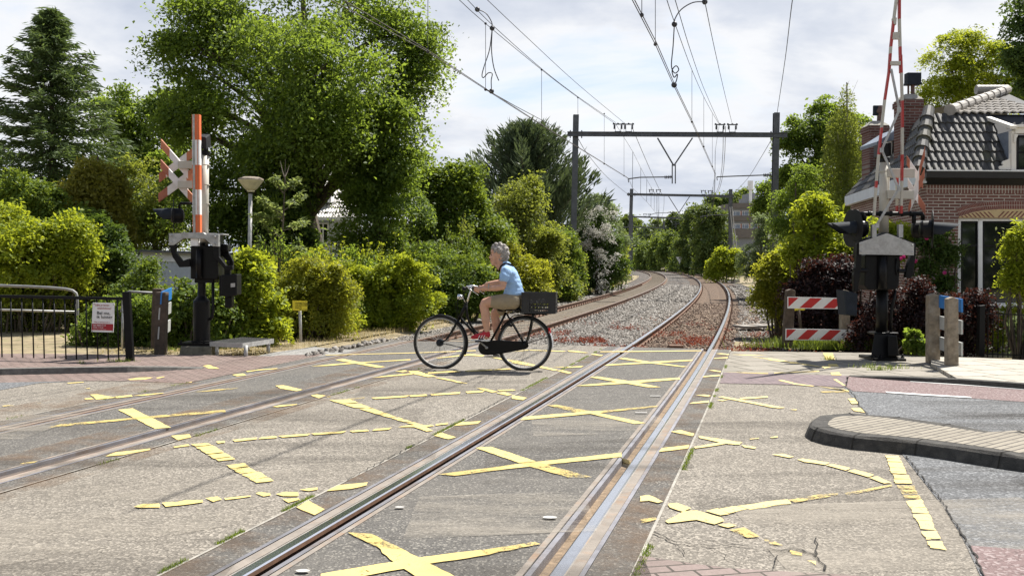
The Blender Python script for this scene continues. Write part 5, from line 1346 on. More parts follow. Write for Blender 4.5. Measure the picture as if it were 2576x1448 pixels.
# brackets and two crossed warning boards
for y0, y1 in ((735, 838), (1005, 1106)):
    mb = MB(); mb.prism([a2(385, y0, -.02), a2(700, y0, -.02), a2(698, y1, -.02), a2(383, y1, -.02)], (0, .10, 0)); mb.build('cross_bracket', M['beigemast'], T, bevel=.008)
def crossboard(nm, p0, p1, fr, wpx, Yb, fn, sk, cols, par, d=0.0, thick=.025, dpp=0.0):
    """plank from p0 to p1 in close-up pixels; dpp = metres of depth per pixel of x (the plank's plane is turned away)"""
    (x0, y0), (x1, y1) = p0, p1; mbs_ = MB(); cuts = [0]+list(fr)+[1]
    for i in range(len(cuts)-1):
        q = []
        for t, sg in ((cuts[i], -1), (cuts[i+1], -1), (cuts[i+1], 1), (cuts[i], 1)):
            x = x0+(x1-x0)*t; y = y0+(y1-y0)*t+sg*wpx/2
            if t in (0, 1) and sg == sk: y += (-sg)*wpx*.0
            q.append(fn(x, y, d+(x-x0)*dpp))
        mbs_.prism(q, (.012, thick, 0), cols[i])
    mbs_.build(nm, [M['orangefade'], M['whiteplank'], M['redbrown']], par)
dp = .00045
for p0, p1, fr, cols, d in (((155, 500), (600, 1010), (.27, .83), (0, 1, 0), -.10), ((130, 965), (600, 610), (.20, .80), (2, 1, 0), .02), ((150, 775), (600, 1275), (.25, .82), (2, 1, 0), -.10), ((122, 1235), (600, 880), (.26, .80), (2, 1, 0), .02)):
    crossboard('cross_board', p0, p1, fr, 118, YS, a2, 0, cols, T, d, .022, dp)
# lamp on the left
mb = MB(); mb.tube([a3(1050, 525, 0), a3(980, 525, 0), a3(975, 535, 0), a3(975, 560, 0)], .022, 8); mb.build('lamp_arm', M['black'], T, smooth=True)
L = None
mb = MB(); mb.lathe(a3(1003, 592, 0), [(.03, 0), (.105, .02), (.125, .06), (.128, .19), (.10, .215)], 18, axis=(-.95, -.28, 0)); lamp = mb.build('signal_lamp', M['black'], T, smooth=False)
mb = MB(); pr = []
for i in range(17):
    a = 2*math.pi*i/17
    pr.append(a)
c0 = a3(945, 586, 0); vs = []; fs = []; nn = 17
for ln, rr_ in ((0, .115), (1, .105)):
    for a in np.linspace(-.65, math.pi+.65, nn):
        L_ = (.31-.14*(1-math.sin(a))*.8) if ln else 0
        vs.append(c0+Vector((-L_, -.28*L_, 0))+Vector((0, math.cos(a)*rr_, math.sin(a)*rr_-.02*ln)))
for i in range(nn-1): fs.append([i, i+1, nn+i+1, nn+i])
mb.add(vs, fs); mb.build('hood', M['bluegrey'], lamp, smooth=True)
mb = MB(); mb.lathe(a3(945, 592, 0), [(.04, 0), (.27, .0), (.27, .012), (.04, .012)], 24, axis=(-.94, -.33, 0)); mb.build('backboard', M['blackmatt'], lamp)
# grating platform beside the signal
M['galvdark'] = plain('grating_steel', (.17, .168, .16), .6, .3, var=.25, scale=10)
P = [a1(x, y, d) for x, y, d in ((610, 1252, -.35), (935, 1275, -.62), (1250, 1178, .35), (690, 1160, .75))]
hz2 = P[1].z
T = thing('service_platform', Vector((P[1].x, P[1].y, 0)), 'low galvanised grating platform on short legs right of the left signal', 'platform')
for p in P: p.z = hz2
P[3] = P[0]+(P[2]-P[1])
mb = MB()
for i in range(4): mb.bar(P[i], P[(i+1) % 4], .012, .075)
mb.build('frame', M['galvmatt'], T)
mb = MB()
for i in range(1, 26): mb.bar(P[0].lerp(P[3], i/26)+Vector((0, 0, .03)), P[1].lerp(P[2], i/26)+Vector((0, 0, .03)), .008, .022)
for i in range(1, 9): mb.bar(P[0].lerp(P[1], i/9)+Vector((0, 0, .026)), P[3].lerp(P[2], i/9)+Vector((0, 0, .026)), .012, .012)
mb.build('grating', M['galvdark'], T)
for p in (P[1]+Vector((.04, .06, 0)), P[2]+Vector((-.08, -.04, 0)), P[0]+Vector((.1, .05, 0)), P[3]+Vector((.1, -.05, 0))):
    mb = MB(); q = p.copy(); q.z = -.08; mb.tube([p, q], .032, 10); mb.build('leg', M['galvmatt'], T, smooth=True)

# ---------------------------------------------------------------- street lamp, small yellow sign
YL = 23.5
T = thing('street_lamp', at(627, 760, YL), 'grey street lamp post with a flat cream conical head', 'street lamp')
T.location.z = -.1; T['_o'] = [T.location.x, T.location.y, -.1]
mb = MB(); a_ = at(626, 720, YL); a_.z = -.1; mb.tube([a_, at(630, 480, YL)], [.055, .045], 12); mb.build('pole', M['galvmatt'], T, smooth=True)
top = at(631, 482, YL); kk = pxm(YL)
mb = MB(); mb.lathe(top, [(.05, -.02), (.09, 0), (.09, .03), (.14, .06), (31/kk, 27/kk), (31.5/kk, 29/kk)], 28); mb.build('lamp_shade', plain('lamp_cream', (.62, .56, .38), .5, var=.15, scale=8, dirt=(.40, .35, .22)), T, smooth=False)
mb = MB(); mb.lathe(top+Vector((0, 0, 29/kk)), [(32/kk, 0), (31/kk, 3/kk), (20/kk, 7.5/kk), (.02, 9/kk)], 28); mb.build('lamp_lid', plain('lamp_lid', (.26, .21, .165), .8, var=.4, scale=14, dirt=(.12, .11, .08)), T)
mb = MB(); mb.lathe(top, [(.055, -.05), (.062, .0), (.03, .01)], 14); mb.build('collar', M['black'], T)
YY = 17.9
T = thing('warning_sign', at(757, 857, YY), 'small yellow no trespassing sign on a grey post in front of the hedge', 'sign')
mb = MB(); mb.tube([at(757, 860, YY), at(754, 772, YY)], .026, 10); mb.build('post', M['galvmatt'], T, smooth=True)
F_ = lambda x, y: (724.5+x*.05733, 744.6+y*.05733)
c = [at(*F_(x, y), YY-.05) for x, y in ((200, 628), (830, 640), (840, 205), (195, 190))]
mb = MB(); mb.prism(c, (0, .012, 0)); mb.build('panel', M['yellowsign'], T)
def q_(x, y): return c[0]+(c[1]-c[0])*x+(c[3]-c[0])*y+Vector((0, -.003, 0))
rt = c[1]-c[0]; up = c[3]-c[0]
for body, x, y, sz in (('Verboden Toegang', .2, .70, .032), ('voor onbevoegden', .2, .575, .032), ('Art. 461 Wetboek van Strafrecht', .2, .45, .017), ('wordt vervolgd', .2, .37, .017), ('Politie en', .2, .21, .03), ('Spoorwegen', .48, .07, .03)):
    text_on(body, q_(x, y), rt, up, sz, M['black'], T)
mb = MB()
for x, y in ((.95, .93), (.95, .5), (.95, .06)): mb.ball(q_(x, y), .006, 6, 4)
mb.build('screw', M['black'], T)

# ---------------------------------------------------------------- right crossing signal with A-shaped raised boom
YR = 16.3
B3 = lambda x, y: (1878.3+.34743*x, .34743*y)
B4 = lambda x, y: (1878.3+.34743*x, 469.6+.34743*y)
BR = lambda x, y: (2046+.34418*x, 389.1+.34418*y)
def b3(x, y, d=0.0): return at(*B3(x, y), YR+d)
def b4(x, y, d=0.0): return at(*B4(x, y), YR+d)
def br(x, y, d=0.0): return at(*BR(x, y), YR+d)
g = b4(978, 1255); g.z = 0
T = thing('crossing_signal', g, 'right crossing signal with tall tapering red and white boom and galvanised front plate', 'crossing signal', 'level crossing signals')
mb = MB(); rows = [(862, 1095, 1258, .36), (880, 1080, 1238, .30), (905, 1060, 1215, .20)]
def frustum(mb, x0, x1, y0, X0, X1, y1, d0, d1, dc=0.0):
    mb.add([b4(x0, y0, dc-d0), b4(x1, y0, dc-d0), b4(x1, y0, dc+d0), b4(x0, y0, dc+d0), b4(X0, y1, dc-d1), b4(X1, y1, dc-d1), b4(X1, y1, dc+d1), b4(X0, y1, dc+d1)],
           [[3, 2, 1, 0], [4, 5, 6, 7], [0, 1, 5, 4], [1, 2, 6, 5], [2, 3, 7, 6], [3, 0, 4, 7]])
zb = 0.0
mb.prism([Vector((b4(862, 1250).x, YR-.34, 0)), Vector((b4(1097, 1250).x, YR-.34, 0)), Vector((b4(1097, 1250).x, YR+.34, 0)), Vector((b4(862, 1250).x, YR+.34, 0))], (0, 0, .045))
for x in (880, 930, 1030, 1080): mb.lathe(Vector((b4(x, 1250).x, YR-.28, .04)), [(.03, 0), (.03, .03), (.016, .035), (.016, .07)], 6)
mb.build('base_plate', M['black'], T, bevel=.01)
mb = MB(); frustum(mb, 898, 1072, 1245, 925, 1050, 1058, .26, .17); mb.bar(b4(985, 1050), b4(985, 1064), .40, .36, up=(0, 1, 0)); mb.build('pedestal', M['black'], T, bevel=.02)
mb = MB(); frustum(mb, 1022, 1103, 1225, 1022, 1088, 1075, .16, .13, -.2); mb.build('junction_box', M['black'], T, bevel=.018)
mb = MB(); mb.tube([b4(975, 1080), b4(982, 740)], .093, 16); mb.build('pole', M['black'], T, smooth=True)
mb = MB(); mb.tube([b4(1043, 1060, -.1), b4(1048, 900, -.1), b4(1066, 820, -.1), b4(1076, 745, -.1)], .026, 8); mb.build('cable_conduit', M['black'], T, smooth=True)
mb = MB(); mb.prism([b4(860, 490, -.2), b4(1112, 490, -.2), b4(1105, 720, -.2), b4(1085, 745, -.2), b4(880, 748, -.2), b4(855, 720, -.2)], (0, .5, 0)); mb.build('drive_housing', M['black'], T, bevel=.02)
mb = MB(); mb.tube([b4(985, 505, -.23), b4(982, 735, -.23)], .075, 12); mb.tube([b4(1085, 520, -.22), b4(1082, 600, -.22), b4(1090, 640, -.22)], .012, 6); mb.build('drive_shaft', M['black'], T, smooth=True)
# side arms
mb = MB(); mb.prism([b4(x, y, -.25) for x, y in ((800, 410), (835, 405), (832, 560), (815, 690), (805, 760), (778, 760), (775, 640), (792, 560))], (0, .10, 0)); mb.tube([b4(770, 605, -.2), b4(870, 605, -.2)], .04, 10); mb.build('boom_arm', M['black'], T, bevel=.008)
mb = MB(); mb.prism([b4(x, y, -.25) for x, y in ((1212, 405), (1228, 405), (1222, 520), (1205, 640), (1185, 665), (1150, 655), (1165, 570), (1190, 500))], (0, .10, 0)); mb.tube([b4(1095, 610, -.2), b4(1160, 610, -.2)], .035, 10); mb.build('boom_arm', M['black'], T, bevel=.008)
mb = MB(); mb.prism([b4(x, y, -.42) for x, y in ((718, 748), (805, 775), (800, 935), (725, 925))], (-.02, .04, 0)); mb.prism([b4(x, y, -.38) for x, y in ((704, 748), (800, 770), (800, 935), (720, 930))], (-.02, .34, 0)); mb.build('counterweight', M['bluegrey'], T, bevel=.012)
# front plate
mb = MB(); P = [br(x, y, -.32) for x, y in ((340, 640), (540, 573), (737, 650), (735, 735), (340, 727))]; mb.prism(P, (0, .03, 0))
for x, y in ((350, 655), (350, 708), (724, 662), (724, 716)): mb.ball(br(x, y, -.325), .018, 8, 4)
mb.build('front_plate', M['galvmatt'], T)
mb = MB(); mb.prism([br(x, y, -.28) for x, y in ((332, 632), (540, 566), (748, 644), (748, 735), (737, 735), (737, 652), (540, 578), (340, 642), (340, 727), (332, 727))], (0, .26, 0)); mb.build('front_plate_frame', M['blackmatt'], T)
# mast
mb = MB(); mb.tube([br(513, 600, .05), br(522, 55, .05)], .079, 18); mb.build('mast', M['beigemast'], T, smooth=True)
mb = MB()
for y in (125, 287): mb.tube([br(519, y+4, .05), br(519, y-4, .05)], .084, 18)
mb.build('mast_band', M['beigemast'], T)
mb = MB(); mb.tube([br(523, 60, .05), br(524, 22, .05)], .084, 16); mb.prism([b3(x, y, -.12) for x, y in ((975, 1035), (1048, 1035), (1050, 1128), (972, 1130))], (0, .34, 0)); mb.prism([b3(x, y, -.14) for x, y in ((1030, 1030), (1050, 1030), (1050, 1130), (1040, 1120))], (0, .36, 0)); mb.build('lamp_box', M['black'], T, bevel=.014)
for P in (((548, 100), (745, 100), (743, 166), (550, 165)), ((546, 258), (738, 260), (736, 324), (546, 320))):
    mb = MB(); mb.prism([br(x, y, -.1) for x, y in P], (0, .10, 0)); mb.build('cross_bracket', M['beigemast'], T, bevel=.008)
dq = -.0011
for p0, p1, fr, cols, d in (((694, 415), (815, -25), (.18, .66), (2, 1, 2), .05), ((682, 40), (800, 215), (.20, .78), (2, 1, 2), .16), ((690, 205), (818, 405), (.05, .6), (1, 1, 2), .16), ((700, 395), (812, 130), (.1, .62), (1, 1, 2), .05)):
    crossboard('cross_board', p0, p1, fr, 72, YR, br, 0, cols, T, d, .022, dq)
# lamp cross arm
mb = MB(); mb.tube([br(372, 470, 0), br(365, 440, 0), br(345, 428, .0), br(372, 430, 0), br(560, 432, -.02), br(745, 430, 0), br(790, 432, 0), br(800, 445, 0), br(800, 480, 0)], .034, 10)
for x in (400, 480, 560, 640, 705): mb.tube([br(x, 431, -.01), br(x+14, 431, -.01)], .048, 10)
mb.tube([br(372, 430), br(372, 500)], .034, 10); mb.tube([br(735, 435), br(735, 500)], .034, 10); mb.build('lamp_arm', M['black'], T, smooth=True)
def hood(mb, c0, dirx, r0, r1, L0, L1, sk=0.0, m=0):
    vs = []; fs = []; nn = 17; dirx = Vector(dirx).normalized(); sd_ = dirx.cross(Vector((0, 0, 1))).normalized()
    for ln, rr_ in ((0, r0), (1, r1)):
        for a in np.linspace(-.7, math.pi+.7, nn):
            L_ = (L1-(L1-L0)*(1-math.sin(a))*.6) if ln else 0
            vs.append(c0+dirx*L_+sd_*math.cos(a)*rr_+Vector((0, 0, math.sin(a)*rr_-.02*ln)))
    for i in range(nn-1): fs.append([i, i+1, nn+i+1, nn+i])
    mb.add(vs, fs, m)
for sx, xs_, dd in ((-1, 345, 0.0), (-1, 310, .28), (1, 780, -.05), (1, 722, .35)):
    yb = 540 if sx < 0 else 545
    ax = (-1, -.06, 0) if sx < 0 else (.94, -.30, 0)
    mb = MB(); c0 = br(xs_+(50 if sx < 0 else -10), yb, dd); mb.lathe(c0, [(.03, 0), (.12, .02), (.145, .06), (.15, .19), (.13, .22)], 20, axis=ax)
    lp = mb.build('signal_lamp', M['black'], T)
    cc = c0+Vector(ax).normalized()*.20
    mb = MB(); hood(mb, cc, ax, .118, .105, .14, .44 if sx > 0 else .40); mb.build('hood', M['bluegrey'], lp, smooth=True)
    if sx < 0:
        mb = MB(); mb.lathe(cc, [(.11, 0), (.315, 0), (.315, .012), (.11, .012)], 30, axis=(-1, -.06, 0)); mb.build('backboard', M['blackmatt'], lp)
    elif dd < 0:
        mb = MB(); mb.lathe(cc, [(.11, 0), (.31, 0), (.31, .012), (.11, .012)], 30, axis=(.94, -.335, 0)); mb.build('backboard', M['blackmatt'], lp)
# boom legs: (close-up points, bands)
M['boomred'] = plain('boom_red', (.40, .035, .03), .5, var=.15)
def bandleg(P, cuts, first, d, w=.030, nm='boom_leg'):
    mb = MB(); tot = [0]
    for a, b_ in zip(P[:-1], P[1:]): tot.append(tot[-1]+abs(b_[1]-a[1]))
    ys = [P[0][1]]+list(cuts)+[P[-1][1]]
    def xat(y):
        for a, b_ in zip(P[:-1], P[1:]):
            if min(a[1], b_[1])-.01 <= y <= max(a[1], b_[1])+.01:
                return a[0]+(b_[0]-a[0])*(y-a[1])/(b_[1]-a[1]+1e-9)
        return P[-1][0]
    for i in range(len(ys)-1):
        mb.bar(b3(xat(ys[i]), ys[i], d), b3(xat(ys[i+1]), ys[i+1], d), w, .06, (first+i) % 2, up=(0, 1, 0))
    mb.build(nm, [M['boomred'], M['beigemast']], T)
bandleg([(922, 1560), (930, 1440), (952, 1150), (1000, 720), (1030, 520)], [1310+50, 1310, 1120, 925, 725], 1, -.26)
bandleg([(1030, 530), (1050, 240), (1072, 100), (1090, -60), (1108, -420)], [390, 340, 140, 0, -140, -280], 0, -.24, .034)
bandleg([(1118, 1545), (1125, 1250), (1128, 800), (1116, 400)], [1490, 1310, 1120, 925, 730, 530], 0, -.24)
bandleg([(1115, 530), (1108, 240), (1104, 100), (1106, -60), (1112, -420)], [340, 140, 0, -140, -280], 0, -.22, .034)
bandleg([(1088, 1545), (1090, 1250)], [1490, 1340], 0, .12, .03, 'rear_leg')
mb = MB(); mb.bar(b3(1038, 460, -.27), b3(1108, 460, -.25), .06, .07, up=(0, 1, 0)); mb.prism([b3(x, y, -.28) for x, y in ((1060, 235), (1106, 232), (1104, 284), (1056, 284))], (0, .05, 0)); mb.prism([b3(x, y, -.28) for x, y in ((1062, 130), (1088, 128), (1084, 180), (1066, 176))], (0, .08, 0)); mb.build('boom_rung', M['beigemast'], T)
mb = MB()
for a, b_ in (((1046, 500), (1104, 790)), ((1104, 800), (978, 1085)), ((980, 1090), (1100, 1362)), ((1100, 1368), (935, 1640))): mb.bar(b3(*a, -.30), b3(*b_, -.30), .035, .02, up=(0, 1, 0))
for x, y in ((1103, 795), (978, 1088), (1102, 1365), (945, 1632)): mb.bar(b3(x-14, y, -.31), b3(x+14, y, -.31), .075, .02, up=(0, 1, 0))
mb.build('boom_brace', M['galv'], T)
for x0, x1 in ((428, 452), (622, 646)):
    mb = MB(); mb.bar(br((x0+x1)/2, 510, -.27), br((x0+x1)/2, 605, -.27), .07, .08, up=(0, 1, 0)); mb.build('boom_foot', M['galv'], T)

# ---------------------------------------------------------------- red and white boards on posts
def stripes(mb, c, n, first=0, slant=.75, m0=0, m1=1):
    """diagonal stripes filling the board c = bl, br, tr, tl"""
    bl, br_, tr, tl = c; w = 1.0/n
    mb.prism(c, (0, .025, 0), 1)
    for i in range(-1, n+1):
        if (i+first) % 2: continue
        a0, a1 = i*w, (i+1)*w; s_ = slant*w*1.0
        poly = [(a0, 0), (a1, 0), (a1+s_, 1), (a0+s_, 1)]
        # clip to [0.015,.985]
        lo_, hi_ = .012, .988; out_ = []
        pts = poly
        for side, lim in ((0, lo_), (1, hi_)):
            res = []
            for k_ in range(len(pts)):
                p, q = pts[k_], pts[(k_+1) % len(pts)]
                ins = (lambda z: z[0] >= lim) if side == 0 else (lambda z: z[0] <= lim)
                if ins(p): res.append(p)
                if ins(p) != ins(q):
                    t = (lim-p[0])/(q[0]-p[0]); res.append((lim, p[1]+t*(q[1]-p[1])))
            pts = res
            if len(pts) < 3: break
        if len(pts) < 3: continue
        P = []
        for x, y in pts:
            y = .07+.86*y
            b0 = bl.lerp(br_, x); t0 = tl.lerp(tr, x); P.append(b0.lerp(t0, y)+Vector((0, -.003, 0)))
        mb.poly(P, 0)
YW = 18.3
def c4(x, y, d=0.0): return at(*B4(x, y), YW+d)
g = c4(320, 1150); g.z = 0
T = thing('barrier_board', g, 'pair of red and white striped boards on two posts left of the right signal', 'barrier')
mb = MB(); b0 = c4(312, 1160); b0.z = -.15; mb.prism([c4(268, 1152, .03), c4(335, 1155, .03), c4(355, 752, .03), c4(325, 740, .03), c4(293, 752, .03)], (0, .16, 0)); mb.build('post', M['darkwood'], T, bevel=.01)
mb = MB(); mb.prism([c4(685, 1150, .03), c4(748, 1150, .03), c4(752, 760, .03), c4(722, 748, .03), c4(690, 760, .03)], (0, .16, 0)); mb.build('post', M['concbrown'], T, bevel=.01)
for q, n, f in ((((297, 880), (722, 886), (722, 806), (297, 795)), 5, 1), (((281, 1108), (771, 1115), (772, 1034), (283, 1026)), 6, 1)):
    mb = MB(); stripes(mb, [c4(*p) for p in q], n, f, .92); mb.build('striped_board', [M['red'], M['whitep']], T)
# little yellow sign and stake behind
T = thing('marker_sign', c4(385, 1030, .5), 'tiny yellow sign on a leaning stake behind the striped boards', 'sign')
mb = MB(); mb.prism([c4(x, y, .5) for x, y in ((345, 882), (422, 880), (420, 893), (345, 896))], (0, .02, 0)); mb.build('panel', M['yellowsign'], T)
mb = MB(); mb.tube([c4(378, 890, .52), c4(392, 1040, .52)], .03, 8); mb.build('stake', M['darkwood'], T, smooth=True)

# ---------------------------------------------------------------- concrete bollards carrying boards
def post_(mb, x0, x1, yt, yb, d, Yp):
    p = [at(*B4(x, y), Yp+d) for x, y in ((x0, yt+14), ((x0+x1)/2, yt), (x1, yt+14), (x1+2, yb), (x0-2, yb))]
    mb.prism(p, (0, (x1-x0)*.34743/pxm(Yp)*.85, 0))
T = thing('bollard_sign', at(*B4(1440, 1300), 15.2), 'two speckled concrete posts carrying edge-on boards right of the right signal', 'bollards')
T.location.z = 0; T['_o'] = [T.location.x, T.location.y, 0]
mb = MB(); post_(mb, 1322, 1402, 772, 1278, 0, 15.65); mb.build('concrete_post', M['concbrown'], T, bevel=.012)
mb = MB(); post_(mb, 1458, 1536, 798, 1334, 0, 14.75); mb.build('concrete_post', M['concbrown'], T, bevel=.012)
def edgeboard(P, th, mats, nm, stripe=False):
    q = [at(*B4(x, y), Yd) for x, y, Yd in P]; mb = MB(); n = (q[1]-q[0]).cross(q[3]-q[0]).normalized()
    mb.prism(q, n*th, 0); ob = mb.build(nm, mats, T); return q, n
q, n = edgeboard(((1392, 785, 15.65), (1552, 812, 14.85), (1552, 908, 14.85), (1392, 875, 15.65)), .03, [M['blue']], 'blue_board')
cn = sum(q, Vector())/4
mb = MB(); mb.prism([(p-cn)*.86+cn-(n*.004 if n.y > 0 else -n*.036) for p in q], (0, -.002, 0)); mb.build('board_back', M['signback'], T)
for y0, y1, y2, y3 in ((935, 968, 1068, 1030), (1085, 1128, 1225, 1180)):
    q = [at(*B4(x, y), Yd) for x, y, Yd in ((1396, y0, 15.65), (1552, y1, 14.85), (1552, y2, 14.85), (1396, y3, 15.65))]
    mb = MB(); n = (q[1]-q[0]).cross(q[3]-q[0]).normalized(); mb.prism(q, n*.03, 2)
    s_ = -.004 if n.y > 0 else .034
    def e_(x, y): return q[0].lerp(q[1], x).lerp(q[3].lerp(q[2], x), y)+n*s_
    mb.poly([e_(.03, .14), e_(.97, .14), e_(.97, .86), e_(.03, .86)], 1)
    for a in (.05, .42, .78):
        mb.poly([p+n*(s_*.3) for p in (e_(a, .14), e_(a+.16, .14), e_(min(.97, a+.34), .86), e_(a+.17, .86))], 0)
    mb.build('striped_board', [M['red'], M['whitep'], M['signback']], T)

# ---------------------------------------------------------------- garden gate and post
YG = 16.75
def g4(x, y, d=0.0): return at(*B4(x, y), YG+d)
T = thing('garden_gate', g4(1870, 1240), 'black iron garden gate with rounded hoops at the right edge', 'gate')
mb = MB(); mb.prism([g4(1690, 862), g4(1730, 855), g4(1724, 1232), g4(1684, 1230)], (0, .12, 0)); mb.build('post', M['black'], T, bevel=.008)
mb = MB()
mb.bar(g4(1735, 918), g4(2240, 934), .016, .02); mb.build('cross_rail', M['black'], T); mb = MB(); mb.bar(g4(1735, 1210), g4(2240, 1226), .016, .022); mb.build('cross_rail', M['black'], T)
xs_ = [1748, 1785, 1822, 1858, 1895, 1938, 1975, 2010, 2050, 2090, 2130, 2170, 2210]
for i, x in enumerate(xs_):
    mb = MB(); mb.tube([g4(x, 895 if i % 4 in (0, 2) else 918), g4(x-3, 1238)], .009, 6); mb.build('bar', M['black'], T)
for x0, x1 in ((1748, 1822), (1902, 1978), (2055, 2130)):
    mb = MB(); mb.tube([g4((x0+x1)/2-math.cos(a)*(x1-x0)/2, 900-math.sin(a)*36) for a in np.linspace(0, math.pi, 13)], .010, 6); mb.build('hoop', M['black'], T)

# ---------------------------------------------------------------- overhead line portals
def portal(lab, uL, vtL, vbL, YLc, uR, vtR, vbR, YRc, beam, ins, hang, armL, armR, cw=.26, foot=True, leanL=0, leanR=0):
    bL = at(uL-leanL, vbL, YLc); T = thing('catenary_portal', bL, lab, 'catenary portal', 'overhead line portals')
    kk = pxm(YLc)
    def hcol(u0, v0, u1, v1, Yc):
        mb = MB(); a = at(u0, v0, Yc); b_ = at(u1, v1, Yc)
        for dy in (-cw*.42, cw*.42): mb.bar(a+Vector((0, dy, 0)), b_+Vector((0, dy, 0)), cw*.95, .022, up=(0, 1, 0))
        mb.bar(a, b_, .03, cw*.8, up=(0, 1, 0)); return mb
    mb = hcol(uL, vtL, uL-leanL, vbL, YLc)
    for sx in (-1, 1): mb.prism([at(uL-leanL+sx*cw*kk*.5, vbL-cw*kk*1.1, YLc), at(uL-leanL+sx*cw*kk*1.1, vbL, YLc), at(uL-leanL+sx*cw*kk*.5, vbL, YLc)], (0, .05, 0))
    mb.build('column', M['darksteel'], T)
    mb = hcol(uR, vtR, uR-leanR, vbR, YRc)
    for sx in (-1, 1): mb.prism([at(uR-leanR+sx*cw*kk*.5, vbR-cw*kk*1.1, YRc), at(uR-leanR+sx*cw*kk*1.1, vbR, YRc), at(uR-leanR+sx*cw*kk*.5, vbR, YRc)], (0, .05, 0))
    mb.build('column', M['darksteel'], T)
    (u0, v0, Y0), (u1, v1, Y1) = beam; A = at(u0, v0, Y0); B = at(u1, v1, Y1)
    mb = MB(); off = Vector((0, -cw*.6, 0))
    for dz in (-.09, .09): mb.bar(A+off+Vector((0, 0, dz)), B+off+Vector((0, 0, dz)), .16, .03)
    mb.bar(A+off, B+off, .04, .17); 
    for uu in (uL, uR):
        for sx in (-1, 1):
            t = (uu+sx*cw*kk*1.0-u0)/(u1-u0)
            if 0 < t < 1: mb.bar(A.lerp(B, t)+off+Vector((0, 0, -.19)), A.lerp(B, t)+off+Vector((0, 0, .17)), .05, .05, up=(0, 1, 0))
    mb.build('beam', M['darksteel'], T)
    for uu in ins:
        t = (uu-u0)/(u1-u0); c0 = A.lerp(B, t)+off+Vector((0, 0, .11)); mb = MB()
        for sx in (-.17, .17):
            mb.bar(c0+Vector((sx*.7, 0, 0)), c0+Vector((sx*.9, 0, .32)), .02, .02, up=(0, 1, 0))
            mb.lathe(c0+Vector((sx*.95, 0, .12)), [(.025, 0), (.06, .02), (.03, .05), (.06, .08), (.03, .11), (.06, .14), (.03, .17), (.02, .2)], 10)
        mb.bar(c0+Vector((-.24, 0, .34)), c0+Vector((.24, 0, .34)), .05, .05, up=(0, 1, 0)); mb.bar(c0+Vector((-.15, 0, .01)), c0+Vector((.15, 0, .01)), .03, .03, up=(0, 1, 0))
        for sx in (-.2, 0, .2): mb.ball(c0+Vector((sx, 0, .37)), .045, 8, 6)
        mb.build('insulator', M['darksteel'], T)
    if hang:
        (ua, va), (ub, vb), (uc, vc), ve = hang; Yh = (Y0+Y1)/2-cw*.6; mb = MB()
        Pa, Pb, Pc = at(ua, va, Yh), at(ub, vb, Yh), at(uc, vc, Yh); rr_ = .035
        mb.bar(Pa, Pc, .06, .05, up=(0, 1, 0)); mb.bar(Pb, Pc, .06, .05, up=(0, 1, 0)); w_ = .07
        for sx in (-1, 1): mb.bar(at(uc, vc-3, Yh)+Vector((sx*w_, 0, 0)), at(uc, ve, Yh)+Vector((sx*w_, 0, 0)), .045, .05, up=(0, 1, 0))
        mb.build('hanger', M['darksteel'], T)
    for ar in (armL, armR):
        if not ar: continue
        (ua, va), (um, vm), (ub, vb), ins_t = ar; Yh = (Y0+Y1)/2-cw*.6; mb = MB()
        Pa, Pm, Pb = at(ua, va, Yh), at(um, vm, Yh), at(ub, vb, Yh); mb.tube([Pa, Pm, Pb], .028, 7)
        d = (Pb-Pa).normalized(); ci = Pa.lerp(Pb, ins_t)
        for i in range(5): mb.lathe(ci+d*(i*.075-.15), [(.03, 0), (.085, .02), (.085, .035), (.03, .05)], 10, axis=d)
        mb.tube([Pa, Pa+Vector((.03, 0, -.16))], .02, 6); mb.build('registration_arm', M['darksteel'], T)
    return T
P1 = 46.0
portal('nearest catenary portal over both tracks, with the number plate on its right column', 1449, 289, 735, P1, 1953, 284, 706, P1-1.3, ((1427, 338, P1), (1978, 341, P1-1.3)), (1556.5, 1583.5, 1812.5, 1843), ((1654, 347), (1742, 347), (1695, 417), 462), ((1580, 450), (1610, 446), (1690, 445), .91), ((1803, 445), (1850, 443), (1934, 440), .96), .27, leanL=9, leanR=8)
P2 = 92.0
portal('second catenary portal farther along the curving tracks', 1589, 475, 700, P2, 1838, 476, 698, P2-2.5, ((1577, 489, P2), (1845, 494, P2-2.5)), (1639, 1657, 1770, 1787), ((1682, 494), (1735, 494), (1708, 535), 552), ((1633, 541), (1650, 536), (1700, 534), .9), ((1762, 545), (1790, 541), (1835, 540), .95), .30, leanL=7, leanR=2)
P3 = 140.0
portal('third catenary portal, smaller and farther away', 1590, 540, 676, P3, 1748, 532, 682, P3-4, ((1578, 545, P3), (1760, 550, P3-4)), (1623, 1634, 1700, 1711), ((1683, 552), (1717, 552), (1700, 560), 572), None, ((1690, 565), (1710, 562), (1745, 562), .9), .32, leanL=2, leanR=2)
P4 = 185.0
portal('farthest catenary portal, seen small above the bend', 1540, 566, 668, P4, 1670, 556, 672, P4-5, ((1530, 570, P4), (1676, 573, P4-5)), (1583, 1591, 1640, 1648), None, None, ((1620, 592), (1640, 589), (1668, 590), .9), .34, leanL=0, leanR=2)
T = thing('catenary_mast', at(1603, 660, 225), 'single grey mast far away between the second left column and the tree row', 'catenary mast')
mb = MB(); mb.bar(at(1604, 588, 225), at(1602, 661, 225), .4, .4, up=(0, 1, 0)); mb.build('column', M['darksteel'], T)
mb = MB(); mb.bar(at(1575, 603, 225), at(1606, 600, 225), .2, .2); mb.build('arm', M['darksteel'], T)
